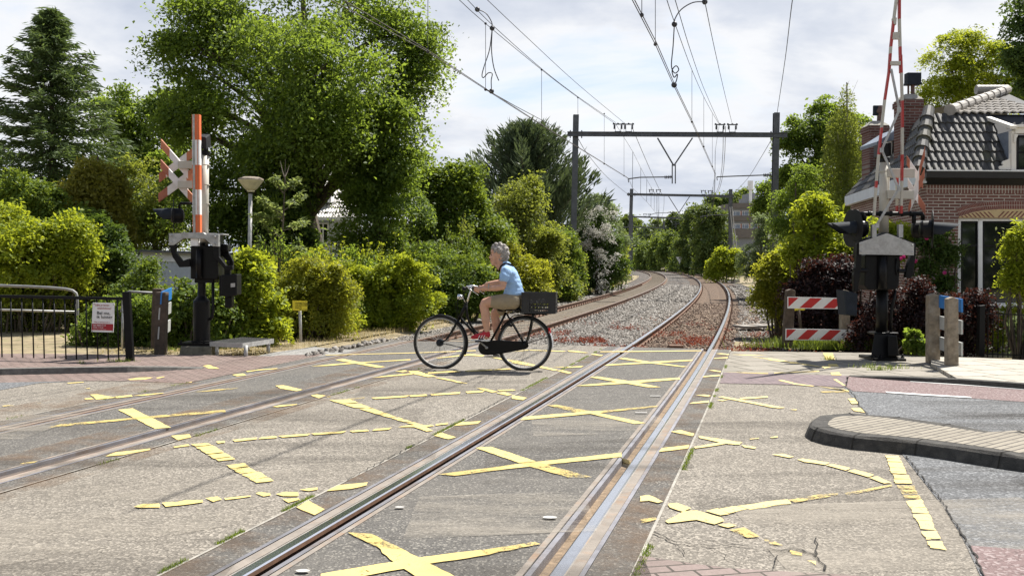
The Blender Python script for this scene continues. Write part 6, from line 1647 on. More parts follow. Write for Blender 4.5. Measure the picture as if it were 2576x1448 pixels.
# footing blocks
for lab, u0, u1, v0, v1, Yc in (('concrete footing of the near left catenary column', 1414, 1462, 735, 746, P1-.5), ('concrete footing of the second left catenary column', 1567, 1592, 692, 710, P2-2), ('concrete footing of the second right catenary column', 1835, 1862, 702, 712, P2-4), ('concrete footing of the near right catenary column', 1925, 1962, 703, 714, P1-1.6)):
    mb = MB(); mb.prism([at(u0-1, v1, Yc), at(u1+1, v1, Yc), at(u1-2, v0, Yc), at(u0+2, v0, Yc)], (0, 1.2, 0)); tag(mb.build('column_footing', M['conc'], bevel=.03), lab, 'footing', 'concrete column footings')
# number plate
c = [at(u, v, P1-1.75) for u, v in ((1932, 601), (1959, 601), (1959.5, 588), (1932.5, 588))]
T = thing('number_plate', c[0], 'white plate reading 2 on the near right catenary column', 'number plate')
mb = MB(); mb.prism(c, (0, .03, 0)); mb.build('panel', M['whitep'], T, bevel=.01)
text_on('2', at(1946, 599.2, P1-1.76), c[1]-c[0], c[3]-c[0], .25, M['black'], T, align='CENTER')
# stay wires at the second right column
mb = MB(); mb.tube([at(1836, 520, P2-3), at(1856, 700, P2-3)], .035, 6); mb.tube([at(1841, 520, P2-3), at(1862, 697, P2-3)], .035, 6)
tag(mb.build('stay_wire', M['galvmatt']), 'pair of pale slanting stay wires beside the second right column', 'stay wire')
# triangular boards
for lab, u, v, w_, h_, Yc, vb in (('white downward triangle board on a grey post beside the far track', 1709.5, 646, 9, 8, 128, 676), ('small white triangle board left of the second left column', 1574, 640, 6, 8, 150, 664)):
    T = thing('speed_board', at(u, vb, Yc), lab, 'track sign', 'triangular track boards')
    mb = MB(); mb.prism([at(u-w_, v, Yc), at(u+w_, v, Yc), at(u, v+2*h_, Yc)], (0, .05, 0)); mb.build('panel', M['whitep'], T)
    mb = MB(); mb.tube([at(u, v+4, Yc+.1), at(u, vb, Yc+.1)], .06, 6); mb.build('post', M['galvmatt'], T)

# ---------------------------------------------------------------- wires
Cc = lambda x, y: (831.8+.8292*x, .8292*y)
ZC = at(1580, 450, P1-.16).z
def wire_pts(pts, z): return [atz(*Cc(x, y), z) for x, y in pts]
def depth_on(x, ref):
    u = Cc(x, 0)[0]
    for (xa, ya), (xb, yb) in zip(ref[:-1], ref[1:]):
        if min(xa, xb) <= x <= max(xa, xb) or (xb, yb) == ref[-1]:
            t = (x-xa)/(xb-xa); pa = atz(*Cc(xa, ya), ZC); pb = atz(*Cc(xb, yb), ZC)
            # same image column on the contact wire
            best = None
            for i in range(101):
                p = pa.lerp(pb, i/100); q = p-CAM; uu = 1288+FPX*q.dot(CR)/q.dot(CF)
                if best is None or abs(uu-u) < best[0]: best = (abs(uu-u), p.y)
            return best[1]
RW = .008
def smooth_(P, n=5):
    if len(P) < 3: return P
    out_ = []
    for i in range(len(P)-1):
        p0, p1, p2, p3 = P[max(i-1, 0)], P[i], P[i+1], P[min(i+2, len(P)-1)]
        for j in range(n):
            t = j/n; out_.append(.5*((2*p1)+(p2-p0)*t+(2*p0-5*p1+4*p2-p3)*t*t+(3*p1-p0-3*p2+p3)*t**3))
    out_.append(P[-1]); return out_
CL = [(0, 0), (295, 158), (475, 275), (640, 380), (905, 543)]
CRt = [(915, 0), (985, 135), (1040, 258), (1095, 370), (1167, 530)]
def ext(P):  # carry a wire on behind the camera
    return [P[0]+(P[0]-P[1])*2.2]+P
def far_points(side, z, dz=0.0, msag=0.0):
    out_ = []
    prts = [(P1, None), (P2, None), (P3, None), (P4, None), (235, None)]
    off = -TD if side < 0 else 0.0
    for (a, _), (b_, _) in zip(prts[:-1], prts[1:]):
        sa = a*1.02-2; sb = b_*1.03-2; n = 8
        for i in range(n+1):
            t = i/n; s = sa+(sb-sa)*t; p = trk(s, off)[0]
            out_.append(Vector((p.x, p.y, z+gz(p.y)+dz-msag*4*t*(1-t))))
    return out_
WM = plain('wire_dark', (.05, .05, .055), .5, .4, var=.1)
WC = plain('wire_copper', (.10, .085, .075), .45, .6, var=.1)
def wire(nm, lab, paths, mat, rad=RW, cat='overhead wire', group='overhead wires', parts=()):
    P0 = paths[0][0]; T = thing(nm, paths[0][len(paths[0])//2], lab, cat, group)
    for P in paths:
        mb = MB(); mb.tube(P, rad, 5, cap=False); mb.build('strand', mat, T, smooth=True)
    return T
cl1 = ext(wire_pts(CL, ZC)); cl2 = [p+Vector((.045, 0, .0)) for p in cl1]
# second strand spreads apart towards the camera
cl2 = ext(wire_pts([(38, 0), (298, 155), (478, 274), (642, 379), (906, 542)], ZC))
fL = far_points(-1, ZC)
fL[0] = cl1[-1]
cw_ = wire('contact_wire', 'pair of contact wires above the left track', [cl1+fL[1:], cl2], WC)
mb = MB(); mb.tube([atz(*Cc(472, 272), ZC), atz(*Cc(560, 322), ZC+.12), at(*Cc(715, 404), P1)], .010, 5); mb.build('tie_wire', WM, cw_)
cr1 = ext(wire_pts(CRt, ZC)); cr2 = ext(wire_pts([(922, 0), (990, 133), (1044, 257), (1098, 369), (1169, 529)], ZC))
fR = far_points(1, ZC); fR[0] = cr1[-1]
cwr = wire('contact_wire', 'pair of contact wires above the right track', [cr1+fR[1:], cr2], WC)
def mess(pts, ref): return [at(*Cc(x, y), depth_on(x, ref)) for x, y in pts]
zM = at(1571, 322, P1).z
fML = far_points(-1, zM, 0, 1.0); fMR = far_points(1, zM, 0, 1.0)
mL1 = smooth_(mess([(390, 0), (470, 72), (640, 212), (750, 296), (865, 377)], CL)); mL2 = smooth_(mess([(415, 0), (500, 85), (645, 213), (752, 295), (866, 373)], CL)); mL3 = smooth_(mess([(475, 0), (600, 118), (750, 256), (893, 375)], CL))
def mend(P): return [P[0]+(P[0]-P[2])*4]+P
mwl = wire('messenger_wire', 'sagging messenger wires with droppers above the left track', [mend(mL1)+fML[1:], mend(mL2), mend(mL3)], WM)
for x, y0, y1 in ((295, -60, 158), (470, 72, 272), (640, 212, 379), (750, 296, 446), (830, 345, 497), (890, 377, 533)):
    Yd = depth_on(x, CL); mb = MB(); mb.tube([at(*Cc(x, y0), Yd), at(*Cc(x, y1), Yd)], .006, 4); mb.ball(at(*Cc(x, y1), Yd), .035, 6, 4); mb.ball(at(*Cc(x, y0), Yd), .03, 6, 4); mb.build('dropper', WM, mwl)
mR1 = smooth_(mess([(1020, 0), (1043, 68), (1097, 215), (1140, 310), (1181, 380)], CRt[:]) if False else [at(*Cc(x, y), Yd) for x, y, Yd in ((1020, 0, 17.5), (1043, 68, 20.5), (1097, 215, 29), (1140, 310, 38), (1179, 378, P1))])
mR2 = smooth_([at(*Cc(x, y), Yd) for x, y, Yd in ((1045, 0, 17.5), (1060, 50, 19.5), (1092, 155, 25), (1132, 268, 34), (1180, 377, P1))])
mR3 = smooth_([at(*Cc(x, y), Yd) for x, y, Yd in ((1135, 5, 18), (1165, 150, 25), (1195, 282, 34), (1218, 375, P1))])
mwr = wire('messenger_wire', 'sagging messenger wires with droppers above the right track', [mend(mR1)+fMR[1:], mend(mR2), mend(mR3)[1:]], WM)
for x, y0, y1, Yd in ((944, -30, 46, 15.5), (985, -40, 135, 18.5), (1096, 214, 370, 29), (1132, 295, 445, 36), (1158, 345, 505, 42)):
    mb = MB(); mb.tube([at(*Cc(x, y0), Yd), at(*Cc(x, y1), Yd)], .006, 4); mb.ball(at(*Cc(x, y1), Yd), .035, 6, 4); mb.build('dropper', WM, mwr)
for off, T_, f1, f2 in ((-TD, mwl, fL, fML), (0, mwr, fR, fMR)):
    for i in range(1, len(f1)):
        if i % 9 in (0, 8) or i > 27: continue
        mb = MB(); mb.tube([f1[i], f2[i]], .011, 4); mb.build('dropper', WM, T_)
# second messenger strand and tie wires between portals 1 and 3
mb = MB(); mb.tube([p+Vector((.5, 0, .0)) for p in fML[:18]], .014, 4); mb.build('strand', WM, mwl)
mb = MB(); mb.tube([p+Vector((.5, 0, .0)) for p in fMR[:18]], .014, 4); mb.build('strand', WM, mwr)
mb = MB(); mb.tube([p+Vector((.4, 0, .02)) for p in fMR[:10]], .014, 4); mb.build('strand', WM, mwr)
wire('feeder_wire', 'single thin wire from the top of the near right column up out of the picture', [smooth_([at(1994+8, -40, 22), at(1992, 10, 24), at(1975, 150, 33), at(1955, 284, P1-1.3)])], WM, .012)
wire('feeder_wire', 'slack wire from the near right column down to the second right column', [smooth_([at(1942, 349, P1-1.3), at(1915, 395, 54), at(1880, 450, 68), at(1842, 490, P2-2.5)])], WM, .014)
wire('feeder_wire', 'slack wire from the near left column down to the second left column', [smooth_([at(1453, 346, P1), at(1480, 390, 54), at(1530, 448, 70), at(1585, 493, P2)])], WM, .014)
# jumper loops
def loop(lab, pts, Yd):
    P = smooth_([at(*Cc(x, y), Yd) for x, y in pts], 6); mb = MB(); mb.tube(P, .012, 5); mb.ball(P[0], .06, 8, 6); mb.ball(P[-1], .06, 8, 6)
    tag(mb.build('jumper_cable', WM, smooth=True), lab, 'jumper cable', 'jumper cables')
Yj = depth_on(488, CL)
mb = MB()
P = smooth_([at(*Cc(x, y), Yj) for x, y in ((445, 29), (470, 40), (487, 65), (490, 86), (488, 150), (495, 205), (510, 245))], 6); mb.tube(P, .012, 5); mb.ball(P[0], .06, 8, 6)
P = smooth_([at(*Cc(x, y), Yj) for x, y in ((490, 86), (482, 150), (466, 200), (459, 228), (464, 236), (478, 222), (490, 224), (487, 245), (488, 277))], 6); mb.tube(P, .012, 5); mb.ball(P[0], .06, 8, 6); mb.ball(P[-1], .06, 8, 6)
tag(mb.build('jumper_cable', WM, smooth=True), 'looped jumper cable hanging from the left overhead wires near the tall tree', 'jumper cable', 'jumper cables')
mb = MB(); Yj = 20.5
P = smooth_([at(*Cc(x, y), Yj) for x, y in ((1135, 6), (1100, 8), (1065, 28), (1046, 55), (1043, 74), (1039, 140), (1034, 200), (1044, 222), (1056, 212), (1048, 200), (1036, 214), (1042, 235), (1052, 225), (1049, 245), (1042, 258))], 6); mb.tube(P, .012, 5)
mb.ball(P[0], .06, 8, 6); mb.ball(at(*Cc(1043, 74), Yj), .06, 8, 6); mb.ball(P[-1], .06, 8, 6)
tag(mb.build('jumper_cable', WM, smooth=True), 'arched and looped jumper cable hanging from the right overhead wires', 'jumper cable', 'jumper cables')
# ================================================================== HOUSES
M['brickX'] = bricks('red_brick', (.150, .070, .058), (.205, .098, .080), (.46, .42, .37), .225, .0635, .010, 'XZ', soil=(.12, .05, .042), bmp=.4)
M['brickY'] = bricks('red_brick_side', (.150, .070, .058), (.205, .098, .080), (.46, .42, .37), .225, .0635, .010, 'YZ', soil=(.12, .05, .042), bmp=.4)
M['brickD'] = bricks('chimney_brick', (.120, .052, .044), (.175, .075, .062), (.25, .215, .19), .225, .066, .010, 'XZ', soil=(.07, .035, .03), bmp=.4)
M['soldier'] = bricks('soldier_brick', (.150, .070, .058), (.205, .098, .080), (.46, .42, .37), .0645, .19, .010, 'XZ', offset=0.0, soil=(.12, .05, .042), bmp=.4)
M['voussoir'] = plain('voussoir_brick', (.20, .075, .06), .85, var=.3, scale=12)
M['mortar'] = plain('mortar', (.50, .45, .39), .9, var=.1)
M['cream'] = plain('cream_brick', (.58, .44, .24), .85, var=.15, scale=12)
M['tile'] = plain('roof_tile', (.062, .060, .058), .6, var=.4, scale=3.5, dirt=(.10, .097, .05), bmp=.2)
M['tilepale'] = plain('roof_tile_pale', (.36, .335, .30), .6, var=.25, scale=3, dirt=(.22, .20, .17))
M['tilegrey'] = plain('roof_tile_grey', (.48, .46, .44), .6, var=.25, scale=3, dirt=(.30, .29, .27))
M['fascia'] = plain('black_fascia', (.012, .012, .013), .35, var=.2)
M['lead'] = plain('lead_grey', (.20, .235, .29), .6, .1, var=.2)
M['cream_paint'] = plain('cream_paint', (.78, .74, .66), .5, var=.05, scale=3)
M['greypaint'] = plain('pale_grey_paint', (.62, .66, .70), .5, var=.08, scale=3)
m, nt, b = new_mat('window_glass'); b.inputs['Base Color'].default_value = (.012, .014, .013, 1); b.inputs['Roughness'].default_value = .04; b.inputs['Specular IOR Level'].default_value = .8
bump(nt, b, noise(nt, coord(nt), .9, 2).outputs['Fac'], .03, .05); M['glass'] = m
def tiles(mb, fn, cols, rows, amp, keep=None, sub=7, lift=.035):
    """pantiles: fn(s,t) gives a point on the roof plane, n its normal; every row overlaps the one below"""
    for j in range(rows):
        for i in range(cols):
            if keep and not keep((i+.5)/cols, (j+.5)/rows): continue
            prev = None
            for q in range(sub+1):
                s_ = (i+q/sub)/cols; ph = q/sub*2*math.pi
                w = amp*(math.sin(ph)*.75+.35*math.sin(2*ph+.6))
                p0, n = fn(s_, j/rows); p1, _ = fn(s_, (j+1.06)/rows); pm, _ = fn(s_, (j-.0)/rows)
                cur = (p0+n*(w+lift), p1+n*(w*.9), pm+n*(w-.0))
                if prev: mb.quad(prev[0], cur[0], cur[1], prev[1]); mb.quad(prev[2], cur[2], cur[0], prev[0])
                prev = cur
YHs = 20.5
def h(u, v, d=0.0): return at(u, v, YHs+d)
D1 = lambda x, y: (2280.7+.32754*x, 201.2+.32754*y)
C4 = B4
g = h(2450, 900); g.z = -.3
T = thing('brick_house', g, 'red brick house with black fascia and dark tiled mansard roof at the right', 'house')
UL, UR = 2327, 2900
def dn(p, z): q = p.copy(); q.z = z; return q
zt = h(2450, 440).z; zw0 = h(2450, 772).z; zw1 = h(2450, 549).z
xl, xw0, xw1, xr = h(UL, 600).x, h(2409, 650).x, h(2690, 650).x, h(UR, 600).x
y0 = YHs
mb = MB()
for x0, x1, z0, z1 in ((xl, xw0, -.3, zt), (xw0, xw1, -.3, zw0), (xw0, xw1, zw1, zt), (xw1, xr, -.3, zt)):
    mb.prism([(x0, y0, z0), (x1, y0, z0), (x1, y0, z1), (x0, y0, z1)], (0, .28, 0))
wl = mb.build('wall', M['brickX'], T)
mb = MB(); zs0, zs1 = h(2450, 486).z, h(2450, 463).z; mb.prism([(xl+.01, y0-.004, zs0), (xr, y0-.004, zs0), (xr, y0-.004, zs1), (xl+.01, y0-.004, zs1)], (0, .004, 0)); mb.build('soldier_course', M['soldier'], wl)
# side wall
ys1 = 28.5; xs1 = at(2140, 500, ys1).x; zsd = zt
mb = MB(); mb.prism([(xl-.002, y0+.002, -.3), (xs1, ys1, -.3), (xs1, ys1, zsd-.02), (xl-.002, y0+.002, zsd-.02)], (.28, .05, 0)); mb.build('wall', M['brickY'], T)
mb = MB(); mb.bar((xl-.10, y0-.1, zt-.05), (xs1-.1, ys1, zt-.05), .14, .26, up=(0, 0, 1)); mb.build('gutter_board', M['greypaint'], T)
# front fascia and gutter
mb = MB(); zf0, zf1 = h(2450, 464, -.15).z, h(2450, 433, -.15).z; mb.prism([(xl-.12, y0-.32, zf1), (xr, y0-.32, zf1), (xr, y0-.16, zf1-.12), (xr, y0-.05, zf0), (xl-.12, y0-.05, zf0), (xl-.12, y0-.16, zf1-.12)][:2]+[(xr, y0-.30, zf1-.13), (xl-.12, y0-.30, zf1-.13)], (0, .29, 0))
mb.prism([(xl-.05, y0-.16, zf1-.13), (xr, y0-.16, zf1-.13), (xr, y0-.05, zf0), (xl-.05, y0-.05, zf0)], (0, .045, 0)); fa = mb.build('fascia', M['fascia'], T)
mb = MB(); mb.bar((xl-.13, y0-.33, zf1+.012), (xr, y0-.33, zf1+.012), .03, .024); mb.build('gutter_edge', M['whitep'], fa)
# window
W = thing  # noqa
mb = MB(); yf = y0+.05
def fr(mb, u0, u1, v0, v1, d0=.05, th=.09): mb.prism([h(u0, v1, d0), h(u1, v1, d0), h(u1, v0, d0), h(u0, v0, d0)], (0, th, 0))
fr(mb, 2409, 2417, 549, 764); fr(mb, 2461, 2472, 551, 764); fr(mb, 2417.2, 2690, 549, 556); fr(mb, 2620, 2632, 557, 764)
wn = mb.build('window', M['whitep'], T, bevel=.004)
mb = MB(); fr(mb, 2417.5, 2421, 557, 764, .08, .05); fr(mb, 2457, 2460.8, 557, 764, .08, .05); fr(mb, 2421.2, 2456.8, 557, 561, .08, .05); fr(mb, 2421.2, 2456.8, 615, 620, .08, .05)
fr(mb, 2472.2, 2476, 557, 764, .08, .05); fr(mb, 2476.2, 2619.8, 557, 561, .08, .05); fr(mb, 2476.2, 2619.8, 616, 620.5, .08, .05); mb.build('sash', M['black'], wn)
mb = MB(); mb.quad(h(2417.3, 764, .115), h(2700, 764, .115), h(2700, 550, .115), h(2417.3, 550, .115)); mb.build('pane', M['glass'], wn)
mb = MB(); mb.prism([h(2400, 772, -.10), h(2700, 772, -.10), h(2700, 762, -.08), h(2400, 762, -.08)], (0, .2, 0)); mb.prism([h(2470, 786, -.14), h(2700, 786, -.14), h(2700, 773, -.14), h(2470, 773, -.14)], (0, .13, 0)); mb.build('sill', M['whitep'], wn)
# arch of standing bricks and patterned infill
AO = [(1515, 158), (1600, 128), (1700, 112), (1850, 104), (2010, 104), (2200, 112), (2400, 140)]; AI = [(1538, 217), (1640, 185), (1720, 171), (1850, 163), (2010, 163), (2200, 172), (2390, 205)]
def pl(P, t):
    n = len(P)-1; i = min(int(t*n), n-1); f = t*n-i
    return (P[i][0]+(P[i+1][0]-P[i][0])*f, P[i][1]+(P[i+1][1]-P[i][1])*f)
mb = MB(); nb = 54
for i in range(nb):
    for r0, r1 in ((.02, .47), (.53, .98)):
        a0, a1_ = (i+.10)/nb, (i+.90)/nb; q = []
        for t, r_ in ((a0, r0), (a1_, r0), (a1_, r1), (a0, r1)):
            I = pl(AI, t); O = pl(AO, t); q.append(h(*B4(I[0]+(O[0]-I[0])*r_, I[1]+(O[1]-I[1])*r_), -.010))
        mb.prism(q, (0, .01, 0))
ar = mb.build('arch', M['voussoir'], T)
mb = MB(); q = [h(*B4(*pl(AO, t/20)), -.006) for t in range(21)]+[h(*B4(*pl(AI, t/20)), -.006) for t in range(20, -1, -1)]; mb.prism(q, (0, .005, 0)); mb.build('mortar_bed', M['mortar'], ar)
mb = MB(); q = [h(*B4(*pl(AI, t/20)), -.005) for t in range(21)]+[h(*B4(2390, 226), -.005), h(*B4(1540, 226), -.005)]; mb.prism(q, (0, .004, 0), 0)
for i in range(26):
    x = 1560+i*32; yb = 222; hgt = max(0, 222-np.interp(x+14, [p[0] for p in AI], [p[1] for p in AI])-4); sl_ = -1 if (i//8) % 2 == 0 else 1
    if hgt < 6: continue
    q = [h(*B4(x, yb), -.008), h(*B4(x+13, yb), -.008), h(*B4(x+13+sl_*hgt*.8, yb-hgt*.8), -.008), h(*B4(x+sl_*hgt*.8, yb-hgt*.8), -.008)]
    mb.prism(q, (0, .002, 0), 1)
mb.build('arch_infill', [M['cream'], M['voussoir']], ar)
# mansard front
e0, e1 = h(*D1(0, 702), -.25), h(*D1(1300, 706), -.25); t0, t1 = h(*D1(0, 262), .75), h(*D1(1300, 262), .75)
t0.x = e0.x; t1.x = e1.x
nrm = (e1-e0).cross(t0-e0).normalized()
if nrm.y > 0: nrm = -nrm
def mf(s_, t): return e0.lerp(e1, s_).lerp(t0.lerp(t1, s_), t), nrm
hipx = lambda t: (115+(330-115)*t)/1300
SD = (h(*D1(806, 388), -.22).x-e0.x)/(e1.x-e0.x)
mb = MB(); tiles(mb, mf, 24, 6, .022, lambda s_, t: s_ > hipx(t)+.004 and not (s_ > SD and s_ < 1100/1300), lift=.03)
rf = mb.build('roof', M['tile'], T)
mb = MB(); q = [mf(hipx(0), 0)[0]-nrm*.02, e1-nrm*.02, t1-nrm*.02, mf(hipx(1), 1)[0]-nrm*.02]; mb.poly(q); mb.build('roof_underlay', M['fascia'], rf)
# hip roll
mb = MB(); H0, H1 = mf(hipx(-.05)-.02, -.02)[0]+nrm*.06, mf(hipx(1.0)-.012, 1.03)[0]+nrm*.07
for i in range(6):
    a = H0.lerp(H1, i/6); b_ = H0.lerp(H1, (i+1.1)/6); mb.tube([a, b_], [.135, .115], 12); mb.tube([a-(b_-a)*.02, a+(b_-a)*.12], [.15, .148], 12)
mb.build('hip_tiles', M['tile'], rf, smooth=False)
# upper roof
u0, u1 = t0+Vector((0, -.03, .02)), t1+Vector((0, -.03, .02)); R0, R1 = h(*D1(0, 100), 4.2), h(*D1(1300, 100), 4.2); R0.x, R1.x = u0.x, u1.x
n2 = (u1-u0).cross(R0-u0).normalized()
if n2.z < 0: n2 = -n2
def uf(s_, t): return u0.lerp(u1, s_).lerp(R0.lerp(R1, s_), t), n2
# hip line in s,t : pixel (320,240) at t=0 up to pixel (760,108) at t=1
xa = h(*D1(325, 240), .75).x; xb = h(*D1(770, 105), 4.2).x
sa_, sb_ = (xa-u0.x)/(u1.x-u0.x), (xb-u0.x)/(u1.x-u0.x)
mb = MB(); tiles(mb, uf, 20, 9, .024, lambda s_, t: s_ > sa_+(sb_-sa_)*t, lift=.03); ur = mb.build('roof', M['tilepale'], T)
mb = MB(); mb.poly([uf(sa_, 0)[0]-n2*.02, u1-n2*.02, R1-n2*.02, uf(sb_, 1)[0]-n2*.02]); mb.build('roof_underlay', M['fascia'], ur)
mb = MB(); A = uf(sa_, 0)[0]+n2*.06; B = uf(sb_, 1)[0]+n2*.06; C_ = R1+n2*.06
for i in range(9):
    a = A.lerp(B, i/9); b_ = A.lerp(B, (i+1.08)/9); mb.tube([a, b_], [.112, .10], 12); mb.tube([a-(b_-a)*.02, a+(b_-a)*.12], [.124, .122], 12)
for i in range(8):
    a = B.lerp(C_, i/8); b_ = B.lerp(C_, (i+1.05)/8); mb.tube([a, b_], [.125, .115], 12)
mb.build('ridge_tiles', M['tilepale'], ur)
# side slopes seen edge on, behind the hip
S0 = Vector((xl-.15, y0-.1, zt+.08)); S1 = Vector((xs1-.15, ys1, zt+.08)); S2 = Vector((xs1+.95, ys1, zt+1.35)); S3 = H1.copy()
def sf(s_, t):
    p = S0.lerp(S1, s_).lerp(S3.lerp(S2, s_), t); return p, Vector((-.8, -.1, .55)).normalized()
mb = MB(); tiles(mb, sf, 30, 6, .022, None, 5, .028); mb.build('roof', M['tile'], T)
mb = MB(); mb.poly([S3, S2, Vector((S2.x+3.5, S2.y, S2.z+.9)), B]); mb.build('roof', M['tile'], T)
# chimneys
def chimney(u0, u1, vt, vb, Yc, d, pot):
    mb = MB(); p = [at(u0, vb, Yc), at(u1, vb, Yc), at(u1, vt, Yc), at(u0, vt, Yc)]; mb.prism(p, (0, d, 0)); ch = mb.build('chimney', M['brickD'], T)
    w_ = (u1-u0)
    mb = MB(); mb.prism([at(u0-1.5, vt+w_*.33, Yc-.03), at(u1+1.5, vt+w_*.33, Yc-.03), at(u1+1.5, vt+w_*.05, Yc-.03), at(u0-1.5, vt+w_*.05, Yc-.03)], (0, d+.06, 0)); mb.build('chimney_band', M['brickD'], ch)
    mb = MB(); c = [at(u0-1, vt, Yc-.02), at(u1+1, vt, Yc-.02)]; c += [c[1]+Vector((0, d+.04, 0)), c[0]+Vector((0, d+.04, 0))]; q = [p_+Vector((0, 0, .02)) for p_ in c]; ctr = sum(q, Vector())/4+Vector((0, 0, .13))
    mb.add(c+[ctr+(p_-ctr)*.45+Vector((0, 0, .05)) for p_ in q], [[0, 1, 5, 4], [1, 2, 6, 5], [2, 3, 7, 6], [3, 0, 4, 7], [4, 5, 6, 7]]); mb.build('chimney_cap', M['conc'], ch)
    for kind, uu, v0, v1, r_ in pot:
        mb = MB(); P = at(uu, v1, Yc+d*.5); Q = at(uu, v0, Yc+d*.5); k_ = pxm(Yc)
        if kind == 'pipe': mb.tube([P, Q], r_/k_, 12)
        elif kind == 'box':
            mb.box((P+Q)/2, (2*r_/k_, 1.4*r_/k_, (Q-P).length))
            mb.box(P+Vector((0, 0, .02)), (2.15*r_/k_, 1.5*r_/k_, .05))
        else: mb.lathe(P, [(r_/k_*.7, 0), (r_/k_*.6, (Q-P).length*.55), (r_/k_, (Q-P).length*.6), (r_/k_, (Q-P).length*.7), (r_/k_*.55, (Q-P).length)], 14)
        mb.build({'pipe': 'flue_pipe', 'box': 'chimney_cowl', 'pot': 'chimney_pot'}[kind], M['bluegrey'] if kind == 'box' else plain('clay', (.13, .075, .06), .7), ch)
chimney(2271.5, 2323, 249, 425, 23.2, .55, (('pipe', 2296, 208, 247, 5), ('pipe', 2285, 212, 247, 2.5), ('box', 2296, 185, 214, 17)))
chimney(2187.5, 2237, 315, 500, 27.0, .6, (('pot', 2213, 266, 312, 11), ('box', 2203, 266, 290, 6)))
# lead flashing steps at the big chimney
mb = MB()
for i, (x, y) in enumerate(((1155, 1040), (1205, 990), (1240, 940))): mb.prism([at(*B3(x, y+80), 23.15), at(*B3(x+48, y+80), 23.15), at(*B3(x+48, y), 23.15), at(*B3(x, y), 23.15)], (0, .03, 0))
mb.build('lead_flashing', M['lead'], T)
# side dormer with grey blue roof
mb = MB(); mb.prism([at(*B3(x, y), 24.6) for x, y in ((945, 1025), (1105, 925), (1105, 985), (1050, 1018), (945, 1050))], (0, 1.2, 0)); sd_ = mb.build('dormer', M['lead'], T)
mb = MB(); mb.prism([at(*B3(x, y), 24.75) for x, y in ((1040, 1175), (1100, 1150), (1105, 985), (1044, 1015))], (0, .8, 0)); mb.build('dormer_frame', M['whitep'], sd_)
mb = MB(); mb.prism([at(*B3(x, y), 24.74) for x, y in ((1050, 1160), (1092, 1140), (1097, 1003), (1056, 1020))], (0, .005, 0)); mb.build('pane', M['glass'], sd_)
# front dormer at the right edge
def d1(x, y, d): return h(*D1(x, y), d)
mb = MB(); mb.prism([d1(x, y, -.3) for x, y in ((805, 700), (905, 700), (905, 385), (805, 385))][:0] or [d1(805, 700, -.28), d1(842, 700, -.28), d1(842, 390, -.28), d1(805, 390, -.28)], (0, .12, 0))
mb.prism([d1(828, 708, -.30), d1(1300, 712, -.30), d1(1300, 690, -.30), d1(828, 688, -.30)], (0, .14, 0)); mb.prism([d1(835, 410, -.31), d1(1300, 412, -.31), d1(1300, 350, -.31), d1(835, 350, -.31)], (0, .15, 0))
mb.prism([d1(820, 362, -.36), d1(1300, 364, -.36), d1(1300, 346, -.36), d1(820, 344, -.36)], (0, .3, 0)); CT = d1(815, 372, -.36); mb.bar(CT+Vector((0, -.02, .02)), Vector((CT.x, y0+.9, CT.z+.42)), .07, .13, up=(1, 0, 0))
mb.prism([d1(x, y, -.27) for x, y in ((712, 690), (800, 690), (800, 560), (794, 560), (790, 606), (765, 615), (742, 622), (734, 640), (745, 656), (712, 662))], (0, .05, 0))
mb.prism([d1(x, y, -.33) for x, y in ((828, 480), (828, 415), (858, 415), (856, 430), (845, 445), (842, 478))], (0, .04, 0)); dm = mb.build('dormer', M['cream_paint'], T, bevel=.004)
mb = MB(); CA, CB = d1(806, 388, -.22), d1(806, 690, -.22); mb.prism([CA, CB, Vector((CA.x, y0+.55, CA.z))], (.03, 0, 0)); mb.build('dormer_cheek', M['lead'], dm)
mb = MB(); mb.prism([d1(844, 690, -.25), d1(858, 690, -.25), d1(866, 425, -.25), d1(852, 425, -.25)], (0, .05, 0)); mb.prism([d1(852, 440, -.25), d1(1300, 442, -.25), d1(1300, 424, -.25), d1(852, 424, -.25)], (0, .05, 0))
mb.prism([d1(860, 560, -.24), d1(1300, 560, -.24), d1(1300, 550, -.24), d1(860, 550, -.24)], (0, .03, 0)); mb.prism([d1(848, 690, -.25), d1(1300, 692, -.25), d1(1300, 676, -.25), d1(848, 674, -.25)], (0, .05, 0)); mb.build('sash', M['black'], dm)
mb = MB(); mb.quad(d1(846, 688, -.21), d1(1300, 688, -.21), d1(1300, 424, -.21), d1(850, 424, -.21)); mb.build('pane', M['glass'], dm)
# trellis for the rose
mb = MB()
for x0, y0_, x1, y1_ in ((1305, 420, 1300, 720), (1362, 390, 1356, 720), (1425, 360, 1420, 735), (1395, 440, 1425, 560)): mb.bar(at(*B4(x0, y0_), 20.3), at(*B4(x1, y1_), 20.3), .04, .03, up=(0, 1, 0))
tag(mb.build('trellis', M['conc']), 'pale wooden trellis laths on the brick wall behind the climbing rose', 'trellis')

